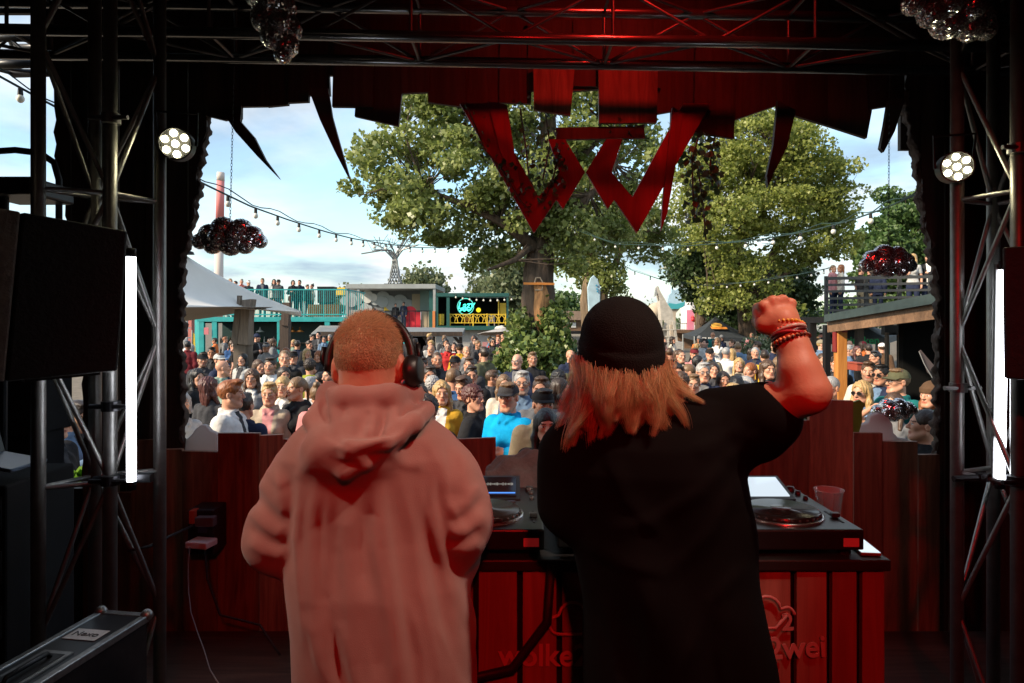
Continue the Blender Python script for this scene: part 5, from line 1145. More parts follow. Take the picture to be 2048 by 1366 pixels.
t = thing('leaf_cut_out', 'green leaf cut-out behind the tall parapet plank', 'cut-out', P(1715, 865, 3.9)); board('leaf_sheet', [(1705, 805), (1720, 800), (1730, 808), (1724, 824), (1724, 845), (1718, 865), (1705, 872)], 3.88, 0.02, mat('leaf_green', (0.12, 0.30, 0.02), 0.5, var=0.2), t)
# ================================================================== TREES
def ortho(d):
    d = np.asarray(d, float); a = np.array([0, 0, 1.0]) if abs(d[2]) < 0.9 * np.linalg.norm(d) else np.array([1.0, 0, 0])
    return d
def leaves(centres, size, rs, droop=0.4, jitter=0.35, squash=1.0):
    """leaf-shaped faces (4 corners, folded a little) at the given points"""
    n = len(centres)
    u = rs.normal(size=(n, 3)); u /= np.linalg.norm(u, axis=1)[:, None]
    u[:, 2] -= droop; u /= np.linalg.norm(u, axis=1)[:, None]
    w = rs.normal(size=(n, 3)); w -= (w * u).sum(1)[:, None] * u; w /= np.linalg.norm(w, axis=1)[:, None]
    nn = np.cross(u, w)
    s = size * rs.uniform(1 - jitter, 1 + jitter, n)[:, None]
    c = np.asarray(centres)
    v = np.stack([c - u * s * 0.5, c + w * s * 0.42 * squash + nn * s * 0.12, c + u * s * 0.6, c - w * s * 0.42 * squash + nn * s * 0.12], 1).reshape(-1, 3)
    f = np.arange(4 * n).reshape(n, 4)
    return v, f
def spray_points(tips, per, spread, rs):
    t = np.repeat(np.asarray(tips), per, 0)
    return t + rs.normal(size=t.shape) * spread
def crown_points(blobs, n, rs, shell=0.55):
    """points in a union of ellipsoids, mostly near their surface"""
    vol = np.array([b[3] * b[4] * b[5] for b in blobs]) ** 0.72; cnt = (n * vol / vol.sum()).astype(int); out = []
    for b, k in zip(blobs, cnt):
        d = rs.normal(size=(k, 3)); d /= np.linalg.norm(d, axis=1)[:, None]
        r = rs.uniform(shell ** 3, 1, k) ** (1 / 3) * rs.uniform(0.82, 1.16, k)
        p = np.array(b[:3]) + d * r[:, None] * np.array(b[3:6]); out.append(p)
    return np.concatenate(out)
def limb(mb, pts, r0, r1, n=9, ridges=False):
    if ridges:      # furrowed bark: finer rings, radius swings round the stem
        fine = []
        for a, b in zip(pts[:-1], pts[1:]): fine += [a.lerp(b, i / 6) for i in range(6)]
        pts = fine + [pts[-1]]; n = 40
    k = len(pts); b0 = len(mb.v); mb.tube(pts, [r0 + (r1 - r0) * i / (k - 1) for i in range(k)], n)
    if ridges:
        for i, p in enumerate(pts):
            for j in range(n):
                q = Vector(mb.v[b0 + i * n + j]); a = 2 * math.pi * j / n
                s = 1 + 0.055 * math.sin(9 * a + 0.5 * i + 1.5 * math.sin(i * 0.4)) + 0.05 * math.sin(3 * a + i * 0.13) + 0.03 * math.sin(17 * a - i * 0.7) + 0.02 * RND.uniform(-1, 1)
                mb.v[b0 + i * n + j] = tuple(p + (q - p) * s)
def tree(name, label, base, trunk_parts, blobs, ntips, per, spread, leaf, lm, bark, cat='tree', seed=1, droop=0.4, twigs=140, group=None, clumps=0, clump_r=0.4):
    rs = np.random.RandomState(seed)
    t = thing(name, label, cat, base, group)
    k = MB()
    for i_, (pts, r0, r1) in enumerate(trunk_parts): limb(k, [Vector(p) for p in pts], r0, r1, ridges=(i_ == 0 and name in ('poplar_tree', 'willow_tree', 'twin_tree')))
    tips = crown_points(blobs, ntips, rs)
    # twigs from limb ends towards the tips
    ends = [Vector(p[0][-1]) for p in trunk_parts] + [Vector(p[0][len(p[0]) // 2]) for p in trunk_parts[1:]]
    for i in rs.choice(len(tips), min(twigs, len(tips)), replace=False):
        q = Vector(tips[i]); e = min(ends, key=lambda a: (a - q).length); m = e.lerp(q, 0.55) + Vector(rs.normal(size=3)) * (q - e).length * 0.07 + Vector((0, 0, (q - e).length * 0.06))
        rr = min(0.05, 0.012 * (q - e).length + 0.006); k.tube([e, m, q], [rr, rr * 0.6, rr * 0.25], 5, caps=False)
    k.build('trunk', bark, t, True)
    if clumps:
        cc = crown_points(blobs, clumps, rs, 0.35); rad = clump_r * rs.uniform(0.6, 1.35, len(cc)); nl = max(4, ntips * per // len(cc))
        d_ = rs.normal(size=(len(cc), nl, 3)); d_ /= np.linalg.norm(d_, axis=2, keepdims=True)
        r_ = rs.uniform(0.25, 1, (len(cc), nl, 1)) ** 0.5
        pts = (cc[:, None, :] + d_ * r_ * rad[:, None, None] * np.array([1.15, 1.15, 0.72])).reshape(-1, 3)
    else: pts = spray_points(tips, per, spread, rs)
    v, f = leaves(pts, leaf, rs, droop)
    o = mesh_np('crown', v, f, lm, t); o['kind'] = 'stuff'
    return t
L_POP = leafmat('poplar_leaf', (0.13, 0.17, 0.04), (0.25, 0.30, 0.08), (0.43, 0.47, 0.19), 0.38, 0.52)
L_YEL = leafmat('sunlit_willow_leaf', (0.145, 0.18, 0.035), (0.27, 0.31, 0.065), (0.43, 0.45, 0.13), 0.45, 0.52)
L_DRK = leafmat('dark_tree_leaf', (0.03, 0.055, 0.02), (0.055, 0.095, 0.03), (0.10, 0.14, 0.05), 0.42, 0.3)
L_PAL = leafmat('pale_tree_leaf', (0.10, 0.13, 0.06), (0.16, 0.19, 0.09), (0.25, 0.27, 0.15), 0.5, 0.4)
L_GRN = leafmat('maple_leaf', (0.045, 0.095, 0.025), (0.085, 0.15, 0.04), (0.13, 0.2, 0.06), 0.45, 0.35)
L_IVY = leafmat('ivy_leaf', (0.065, 0.11, 0.03), (0.14, 0.20, 0.05), (0.27, 0.31, 0.10), 0.33, 0.3)
M_TB = mat('trunk_bark', (0.085, 0.058, 0.040), 0.95, var=0.55, scale=5, bump=1.0, stretch=(3, 3, 0.5))
M_TB2 = mat('trunk_bark_brown', (0.15, 0.105, 0.065), 0.95, var=0.5, scale=4, bump=0.9, stretch=(3, 3, 0.5))
def blob(px, py, d, rx, ry, dep=None):
    c = P(px, py, d); s = d / F; return (c.x, c.y, c.z, rx * s, (dep or rx * s), ry * s)
# the big tree in the middle
D = 16.0
base = P(1078, 838, D); base.z = GZ
tp = [([P(1076, 845, D), P(1078, 740, D), P(1080, 640, D), P(1076, 560, D), P(1082, 500, D + 0.1), P(1092, 440, D + 0.2), P(1098, 330, D + 0.3), P(1095, 200, D + 0.4), P(1090, 60, D + 0.4)], 0.50, 0.12),
      ([P(1076, 505, D), P(1040, 470, D - 0.3), P(1000, 442, D - 0.5), P(930, 410, D - 0.5), P(850, 380, D - 0.6)], 0.17, 0.05), ([P(1090, 400, D), P(1040, 330, D + 0.6), P(980, 270, D + 1), P(900, 200, D + 1)], 0.15, 0.05),
      ([P(1088, 480, D), P(1130, 430, D - 0.2), P(1180, 390, D - 0.4), P(1230, 330, D)], 0.16, 0.05), ([P(1092, 420, D), P(1150, 330, D + 0.6), P(1230, 240, D + 1)], 0.14, 0.05), ([P(1076, 480, D), P(1030, 520, D - 0.6), P(975, 540, D - 0.9)], 0.10, 0.03)]
BL = [blob(850, 265, D, 78, 95), blob(790, 330, D - 0.4, 78, 66), blob(735, 385, D - 0.4, 46, 36), blob(860, 385, D - 0.8, 95, 66), blob(940, 330, D - 0.6, 85, 90), blob(930, 240, D + 0.4, 80, 80), blob(800, 445, D - 0.2, 60, 28), blob(900, 462, D + 0.3, 62, 34), blob(985, 440, D + 0.3, 60, 55), blob(1010, 500, D + 0.4, 52, 44), blob(1030, 380, D - 0.8, 80, 80),
      blob(985, 525, D + 0.5, 44, 30), blob(1130, 440, D - 0.4, 66, 60), blob(1150, 350, D, 90, 80), blob(1230, 420, D + 0.3, 70, 60), blob(1280, 330, D + 0.6, 62, 80), blob(1060, 270, D + 0.8, 100, 90), blob(1200, 260, D + 1.0, 100, 80), blob(900, 160, D + 0.8, 90, 70), blob(1040, 140, D + 1, 120, 70), blob(1200, 140, D + 1, 110, 70), blob(1140, 500, D - 0.3, 44, 42), blob(1225, 495, D + 0.8, 42, 30), blob(840, 200, D, 50, 50)]
big = tree('poplar_tree', 'big leafy poplar in the middle of the yard with an ivy-wrapped trunk', base, tp, BL, 4300, 11, 0.15, 0.108, L_POP, M_TB, seed=5, twigs=420, clumps=310, clump_r=0.41)
# hollow with lit wood, orange strap, ivy
b = MB(); vs = []
ys = [566, 590, 615, 640, 665, 690, 715, 735]; wl_ = [(1066, 1088), (1068, 1096), (1066, 1098), (1068, 1097), (1075, 1092), (1074, 1098), (1076, 1096), (1080, 1090)]
for y, (a, c) in zip(ys, wl_):
    for j in range(7):
        f = j / 6; x = a + (c - a) * f; bul = math.sin(math.pi * f)
        rr = 0.357 + 0.00055 * (y - 566); cx_ = P(1079, y, D); px = P(x, y, D)
        yy_ = D - math.sqrt(max(0.01, rr * rr - (px.x - cx_.x) ** 2)) - 0.05 - 0.045 * bul + 0.018 * math.sin(y * 0.5 + j * 2)
        vs.append((px.x, yy_, px.z))
fs = [(i * 7 + j, i * 7 + j + 1, (i + 1) * 7 + j + 1, (i + 1) * 7 + j) for i in range(len(ys) - 1) for j in range(6)]
b.add(vs, fs); b.build('bare_wood', mat('bare_orange_wood', (0.42, 0.20, 0.075), 0.8, var=0.55, scale=7, bump=1.0, stretch=(3, 3, 0.6)), big, True)
b = MB(); p = P(1087, 622, D - 0.47); b.ell(p, (0.035, 0.03, 0.11), 10, 7); b.build('knot_hole', M_INK, big, True)
sb = thing('orange_board', 'narrow orange board fixed across the big trunk', 'board', P(1079, 567, D - 0.6)); b = MB(); b.bar(P(1047, 567, D - 0.47), P(1109, 568, D - 0.47), 0.05, 0.065, up=(0, 1, 0)); b.build('plank', mat('orange_paint', (0.75, 0.25, 0.04), 0.5), sb)
b = MB(); b.tube([P(1068, 568, D - 0.46), P(1072, 556, D - 0.46), P(1080, 555, D - 0.46), P(1086, 566, D - 0.46), P(1084, 580, D - 0.46), P(1070, 580, D - 0.46)], 0.016, 6); b.build('rope_loop', mat('rope', (0.35, 0.28, 0.2), 0.9), sb)
rs = np.random.RandomState(11)
def ivy_blobs(n, blobs, size, seed):
    rs = np.random.RandomState(seed); tips = crown_points(blobs, n, rs, 0.3); return leaves(spray_points(tips, 5, 0.07, rs), size, rs, 0.5)
DI = 15.3
IB = [blob(1040, 690, DI, 34, 44), blob(1070, 715, DI - 0.4, 50, 36), blob(1108, 660, DI, 28, 44), blob(1120, 700, DI, 26, 36), blob(1040, 655, DI, 16, 22), blob(1020, 720, DI, 32, 26), blob(1100, 735, DI - 0.3, 46, 24), blob(1115, 625, DI + 0.2, 20, 24), blob(1075, 760, DI, 70, 30), blob(1040, 640, DI + 0.2, 14, 26)]
v, f = ivy_blobs(1500, IB, 0.115, 4)
t = thing('ivy', 'sunlit ivy and shrubs climbing round the foot of the big trunk', 'ivy', base + Vector((0, -0.7, 0))); o = mesh_np('ivy_leaves', v, f, L_IVY, t); o['kind'] = 'stuff'
k = MB()
for i in range(9):
    x = 1030 + i * 11; k.tube([P(x, 840, DI), P(x + RND.uniform(-8, 8), 740, DI - 0.1), P(x + RND.uniform(-12, 12), 660, DI)], [0.02, 0.015, 0.006], 5)
k.build('stem', M_TB2, t)
# second trunk behind
D2 = 24.0
tree('twin_tree', 'tree with two pale trunks behind the performer in the hat', P(1200, 735, D2), [([P(1176, 770, D2), P(1178, 660, D2), P(1172, 600, D2), P(1180, 540, D2), P(1190, 470, D2)], 0.30, 0.1), ([P(1180, 720, D2 + 0.2), P(1196, 640, D2 + 0.2), P(1206, 590, D2 + 0.2), P(1226, 540, D2 + 0.3), P(1250, 480, D2)], 0.26, 0.09)],
     [blob(1190, 470, D2, 80, 60), blob(1260, 440, D2, 70, 60), blob(1235, 560, D2, 26, 22), blob(1205, 545, D2, 46, 22), blob(1140, 520, D2 + 1, 40, 40), blob(1300, 480, D2 + 1, 40, 40), blob(1225, 590, D2 + 1, 26, 14), blob(1160, 560, D2 + 1.5, 20, 16)], 1500, 10, 0.2, 0.12, L_POP, M_TB2, seed=8, twigs=120, clumps=110, clump_r=0.45)
# big sunlit tree on the right
D3 = 30.0
tree('willow_tree', 'tall sunlit yellow-green tree on the right with a dark slanting trunk', P(1490, 735, D3), [([P(1502, 790, D3), P(1498, 690, D3), P(1490, 620, D3), P(1470, 560, D3), P(1480, 470, D3), P(1500, 380, D3)], 0.44, 0.12), ([P(1492, 630, D3), P(1520, 560, D3), P(1560, 480, D3), P(1620, 420, D3), P(1680, 400, D3)], 0.26, 0.05), ([P(1474, 570, D3), P(1440, 520, D3), P(1410, 440, D3), P(1400, 350, D3)], 0.24, 0.06), ([P(1490, 480, D3), P(1540, 400, D3), P(1570, 320, D3)], 0.2, 0.05), ([P(1488, 600, D3), P(1550, 560, D3), P(1620, 520, D3)], 0.14, 0.04)],
     [blob(1530, 300, D3, 120, 75), blob(1440, 330, D3, 80, 80), blob(1620, 350, D3, 90, 70), blob(1660, 420, D3, 64, 40), blob(1560, 420, D3, 110, 70), blob(1450, 440, D3 - 1, 90, 80), blob(1600, 500, D3, 80, 34), blob(1680, 480, D3, 40, 22), blob(1390, 420, D3 + 1, 60, 70), blob(1480, 240, D3 + 1, 80, 40), blob(1570, 250, D3 + 1, 60, 34), blob(1440, 590, D3 - 1.2, 50, 30), blob(1540, 600, D3 - 1, 50, 34), blob(1490, 540, D3 - 1.2, 60, 34)], 4200, 13, 0.32, 0.14, L_YEL, M_TB, seed=21, droop=0.2, twigs=420, clumps=390, clump_r=0.56)
tree('shade_tree', 'darker broad tree behind the black gazebo', P(1440, 735, D3 + 5), [([P(1545, 780, D3 + 4), P(1540, 660, D3 + 4), P(1530, 580, D3 + 4)], 0.5, 0.2), ([P(1400, 780, D3 + 5), P(1400, 660, D3 + 5), P(1410, 560, D3 + 5)], 0.4, 0.15)],
     [blob(1390, 535, D3 + 3, 60, 55), blob(1450, 560, D3 + 4, 80, 60), blob(1530, 560, D3 + 4, 80, 55), blob(1580, 600, D3 + 4, 60, 44), blob(1470, 625, D3 + 4, 62, 36), blob(1540, 640, D3 + 4, 70, 34), blob(1390, 580, D3 + 4, 30, 26)], 3600, 11, 0.36, 0.17, L_DRK, M_TB, seed=33, twigs=140, clumps=260, clump_r=0.6)
tree('maple_tree', 'dense round green tree at the far right behind the viewing deck', P(1810, 735, 44), [([P(1815, 760, 44), P(1812, 640, 44), P(1810, 500, 44)], 0.6, 0.2)],
     [blob(1810, 420, 44, 70, 50), blob(1770, 470, 43, 50, 45), blob(1850, 450, 43, 60, 60), blob(1745, 500, 43, 30, 34), blob(1800, 520, 43, 70, 50), blob(1870, 520, 43, 50, 60), blob(1760, 560, 44, 50, 44), blob(1820, 590, 44, 80, 40)], 2800, 10, 0.42, 0.24, L_GRN, M_TB, seed=41, droop=0.5, twigs=60, clumps=200, clump_r=0.7)
for i, (x, y, rx, ry, d, lm, lab) in enumerate(((845, 572, 34, 26, 62, L_PAL, 'pale tree behind the roof of the mural container'), (985, 590, 44, 50, 58, L_PAL, 'pale green tree between the lounge and the big trunk'), (1030, 560, 34, 50, 52, L_PAL, 'pale tree rising just left of the big trunk'), (1625, 655, 40, 24, 70, L_GRN, 'low bright tree beyond the food stand'), (1700, 625, 50, 22, 75, L_GRN, 'low tree seen under the viewing deck'), (1130, 620, 30, 30, 70, L_GRN, 'small tree behind the brown shed'), (1290, 640, 30, 24, 90, L_PAL, 'small far tree behind the beanie'), (1400, 650, 40, 18, 85, L_GRN, 'hedge-like tree behind the white kiosk'), (700, 600, 26, 14, 80, L_PAL, 'low pale tree left of the mural container'))):
    tree('background_tree', lab, P(x, 735, d), [([P(x, 745, d), P(x + 2, (y + 735) / 2, d), P(x, y, d)], 0.35, 0.12)], [blob(x, y, d, rx, ry), blob(x - rx * 0.5, y + ry * 0.5, d, rx * 0.7, ry * 0.6), blob(x + rx * 0.5, y + ry * 0.4, d, rx * 0.7, ry * 0.7)], 420, 9, 0.5, 0.36, lm, M_TB, seed=50 + i, twigs=20)
# round shrub beside the gazebo
D4 = 20.0
tree('shrub', 'round light green shrub beside the black gazebo', P(1510, 735, D4), [([P(1510, 790, D4), P(1510, 740, D4), P(1508, 705, D4)], 0.05, 0.02)], [blob(1515, 712, D4, 36, 34), blob(1490, 725, D4, 24, 26), blob(1530, 700, D4, 22, 22), blob(1540, 730, D4, 22, 30)], 420, 9, 0.09, 0.085, L_PAL, M_TB2, 'shrub', seed=77, twigs=40)
tree('shrub', 'dark green bush just beyond the right part of the parapet', P(1600, 900, 5.0), [([P(1600, 960, 5), P(1600, 880, 5), P(1602, 840, 5)], 0.012, 0.006)], [blob(1600, 850, 5.0, 26, 20), blob(1590, 872, 5, 30, 20)], 70, 7, 0.02, 0.045, L_DRK, M_TB2, 'shrub', seed=78, twigs=20)
tree('shrub', 'bright green plant at the foot of the left truss tower', P(140, 1010, 4.3), [([P(140, 1100, 4.3), P(140, 1000, 4.3), P(138, 985, 4.3)], 0.01, 0.005)], [blob(138, 975, 4.3, 26, 14)], 40, 6, 0.03, 0.10, leafmat('bright_leaf', (0.08, 0.2, 0.02), (0.16, 0.33, 0.03), (0.25, 0.42, 0.06)), M_TB2, 'shrub', seed=79, twigs=12)
# creepers on the header and emblem
def creeper(label, strands, size, lm, n, seed):
    rs = np.random.RandomState(seed); t = thing('creeper', label, 'creeper', strands[0][0], 'creepers hanging from the header')
    k = MB(); pts = []
    for s in strands:
        k.tube(s, 0.005, 5); a = np.array([tuple(p) for p in s]); u = rs.uniform(0, len(s) - 1, n)
        pts.append(np.stack([np.interp(u, range(len(s)), a[:, i]) for i in range(3)], 1) + rs.normal(size=(n, 3)) * 0.035)
    k.build('stem', M_TB, t); v, f = leaves(np.concatenate(pts), size, rs, 0.9); o = mesh_np('leaves', v, f, lm, t); o['kind'] = 'stuff'
creeper('dark creeper tangled along the left stroke of the red emblem', [[P(935, 215, 3.79), P(970, 300, 3.79), P(1005, 340, 3.79), P(1040, 400, 3.79), P(1065, 425, 3.79)], [P(1090, 220, 3.9), P(1100, 290, 3.9), P(1085, 360, 3.9)], [P(1040, 215, 3.9), P(1052, 300, 3.92), P(1060, 372, 3.9)], [P(1120, 300, 3.79), P(1108, 350, 3.79), P(1090, 400, 3.79)], [P(1180, 220, 3.95), P(1230, 262, 3.9), P(1290, 250, 3.9)]], 0.030, L_DRK, 80, 3)
creeper('leafy creeper hanging right of the red emblem', [[P(1345, 268, 3.92), P(1360, 300, 3.92), P(1395, 330, 3.92), P(1405, 400, 3.92), P(1412, 480, 3.92)], [P(1400, 262, 3.9), P(1384, 320, 3.9), P(1386, 390, 3.9), P(1390, 440, 3.9)], [P(1430, 270, 3.9), P(1420, 330, 3.9), P(1425, 372, 3.9)]], 0.042, L_DRK, 70, 6)
# ================================================================== PEOPLE
def mask_skin(name, tone, brow, beard=None, lip=None, red=0.0):
    """skin with painted-in features kept in the mesh's mask attribute (lips, brows and eyes, beard, eye white)"""
    if name in MATS: return MATS[name]
    m = bpy.data.materials.new(name); MATS[name] = m; t, b = nodes(m)
    at = t.nodes.new('ShaderNodeAttribute'); at.attribute_name = 'mask'
    sp = t.nodes.new('ShaderNodeSeparateColor'); t.links.new(at.outputs['Color'], sp.inputs[0])
    nz = t.nodes.new('ShaderNodeTexNoise'); nz.inputs['Scale'].default_value = 14; nz.inputs['Detail'].default_value = 4
    tcn = t.nodes.new('ShaderNodeTexCoord'); t.links.new(tcn.outputs['Object'], nz.inputs['Vector'])
    def mixc(fac, a, c2):
        mxn = t.nodes.new('ShaderNodeMix'); mxn.data_type = 'RGBA'
        t.links.new(fac, mxn.inputs['Factor'])
        if isinstance(a, tuple): mxn.inputs['A'].default_value = a + (1,)
        else: t.links.new(a, mxn.inputs['A'])
        mxn.inputs['B'].default_value = tuple(c2) + (1,); return mxn.outputs['Result']
    tone2 = (min(1, tone[0] * 1.05), tone[1] * 0.78, tone[2] * 0.72)
    c = mixc(nz.outputs['Fac'], tuple(tone), tone2)
    if beard:
        ml = t.nodes.new('ShaderNodeMath'); ml.operation = 'MULTIPLY'; ml.inputs[1].default_value = 0.8; t.links.new(sp.outputs[2], ml.inputs[0]); c = mixc(ml.outputs[0], c, beard)
    c = mixc(sp.outputs[0], c, lip or (tone[0] * 0.75, tone[1] * 0.38, tone[2] * 0.38))
    c = mixc(sp.outputs[1], c, brow)
    c = mixc(at.outputs['Alpha'], c, (0.66, 0.62, 0.58))
    t.links.new(c, b.inputs['Base Color']); b.inputs['Roughness'].default_value = 0.5; b.inputs['Specular IOR Level'].default_value = 0.35
    b.inputs['Subsurface Weight'].default_value = 0.0
    return m
HS = 1.0
def head_sdf(s, Mh, t=0, fem=False, ears=True, k=0.012):
    """add a head to s; Mh: 4x4 from head space (faces -Y) to figure space. Returns None"""
    R3 = np.array(Mh.to_3x3()); 
    def T(p): return tuple(Mh @ Vector(p))
    j = 0.92 if fem else 1.0
    s.ell(T((0, 0.012, 0.030)), (0.0745, 0.095, 0.086), t, 0.02, M=R3)
    s.ell(T((0, -0.028, -0.043)), (0.058 * j, 0.061, 0.076), t, 0.03, M=R3)
    s.cap(T((-0.018 * j, -0.074, -0.100)), T((0.018 * j, -0.074, -0.100)), 0.020 * j, t=t, k=0.03)
    for x in (-1, 1):
        s.sph(T((x * 0.040 * j, -0.058, -0.012)), 0.023, t, 0.025)
        s.cap(T((x * 0.060 * j, 0.0, -0.055)), T((x * 0.03 * j, -0.06, -0.098)), 0.017, t=t, k=0.03)
    s.cap(T((-0.034, -0.079, 0.023)), T((0.034, -0.079, 0.023)), 0.012 if not fem else 0.010, t=t, k=0.02)
    for x in (-1, 1): s.sph(T((x * 0.031, -0.104, 0.003)), 0.0185, t, 0.014, sub=True)
    for x in (-1, 1): s.sph(T((x * 0.031, -0.0785, 0.004)), 0.0125, t, 0.004)
    s.cap(T((0, -0.086, 0.012)), T((0, -0.108, -0.026)), 0.0085, 0.0125, t=t, k=0.012)
    for x in (-1, 1): s.sph(T((x * 0.012, -0.098, -0.030)), 0.0085, t, 0.008)
    s.cap(T((-0.018, -0.0865, -0.056)), T((0.018, -0.0865, -0.056)), 0.0075, t=t, k=0.008)
    s.cap(T((-0.015, -0.0855, -0.067)), T((0.015, -0.0855, -0.067)), 0.0085, t=t, k=0.008)
    s.cap(T((-0.019, -0.098, -0.0615)), T((0.019, -0.098, -0.0615)), 0.0045, t=t, k=0.006, sub=True)
    if ears:
        for x in (-1, 1): s.ell(T((x * 0.078, 0.016, -0.006)), (0.010, 0.020, 0.031), t, 0.008, M=R3); s.ell(T((x * 0.089, 0.012, -0.004)), (0.007, 0.011, 0.019), t, 0.006, sub=True, M=R3)
def head_mask(v, Mh, smile=0.5):
    """mask attribute: R lips, G brows, lashes, iris, B beard area, A eye white"""
    L = np.array(Mh.inverted()); q = v @ L[:3, :3].T + L[:3, 3]; x, y, z = np.abs(q[:, 0]), q[:, 1], q[:, 2]
    near = (np.abs(q).max(1) < 0.14)
    m = np.zeros((len(v), 4), np.float32)
    f = near & (y < -0.055)
    curve = 0.006 * smile * (x / 0.022) ** 2
    m[:, 0] = f & (x < 0.025 + 0.004 * smile) & (np.abs(z + 0.0615 - curve) < 0.0105 - 0.15 * x)
    eye = f & (np.abs(x - 0.031) < 0.0145) & (np.abs(z - 0.003) < 0.0055)
    iris = f & (np.abs(x - 0.030) < 0.0062) & (np.abs(z - 0.003) < 0.006)
    lash = f & (np.abs(x - 0.031) < 0.016) & (np.abs(z - 0.0092) < 0.0028)
    brow = f & (x > 0.013) & (x < 0.050) & (np.abs(z - 0.0255 - 0.05 * (x - 0.03)) < 0.0042)
    m[:, 1] = (iris | lash | brow)
    m[:, 3] = eye & ~iris
    brd = near & (y < 0.005) & (z < -0.028 - 0.25 * np.maximum(0, -y - 0.03) + 0.35 * np.maximum(0, y + 0.05)) & (z > -0.135)
    mous = f & (x < 0.032) & (z < -0.038) & (z > -0.052)
    m[:, 2] = (brd | mous)
    return m
def set_mask(me, m):
    a = me.color_attributes.new('mask', 'FLOAT_COLOR', 'POINT'); a.data.foreach_set('color', m.ravel())
def hand_sdf(s, w, dirv, palm_n, t=0, curl=0.5, sc=1.0, side=1):
    """hand at wrist w, pointing along dirv, palm facing palm_n; four unequal bent fingers and a thumb"""
    w = Vector(w); d = Vector(dirv).normalized(); n = Vector(palm_n); n = (n - d * n.dot(d)).normalized(); x = d.cross(n) * side
    kn = w + d * 0.085 * sc
    s.cap(w + d * 0.012, w + d * 0.055 * sc + x * 0.008 * sc, 0.026 * sc, 0.030 * sc, t=t, k=0.02); s.cap(w + d * 0.05 * sc - x * 0.02 * sc, kn - x * 0.028 * sc, 0.020 * sc, 0.013 * sc, t=t, k=0.02); s.cap(w + d * 0.05 * sc + x * 0.02 * sc, kn + x * 0.026 * sc, 0.020 * sc, 0.013 * sc, t=t, k=0.02)
    for i, ln in enumerate((0.068, 0.078, 0.073, 0.057)):
        b = kn + x * (0.030 - 0.0205 * i) * sc; a1, a2 = curl * 1.25, curl * 2.9
        j1 = b + (d * math.cos(a1) + n * math.sin(a1)) * ln * 0.5 * sc; j2 = j1 + (d * math.cos(a2) + n * math.sin(a2)) * ln * 0.55 * sc
        s.cap(b, j1, 0.0098 * sc, 0.0088 * sc, t=t, k=0.006); s.cap(j1, j2, 0.0088 * sc, 0.0075 * sc, t=t, k=0.004)
    b = w + d * 0.025 * sc + x * 0.025 * sc; j1 = b + (d * 0.7 + x * 0.75 + n * 0.35).normalized() * 0.042 * sc; j2 = j1 + (d * 0.75 + x * 0.1 + n * (0.3 + 0.6 * curl)).normalized() * 0.034 * sc
    s.cap(b, j1, 0.014 * sc, 0.011 * sc, t=t, k=0.012); s.cap(j1, j2, 0.0105 * sc, 0.0085 * sc, t=t, k=0.005)

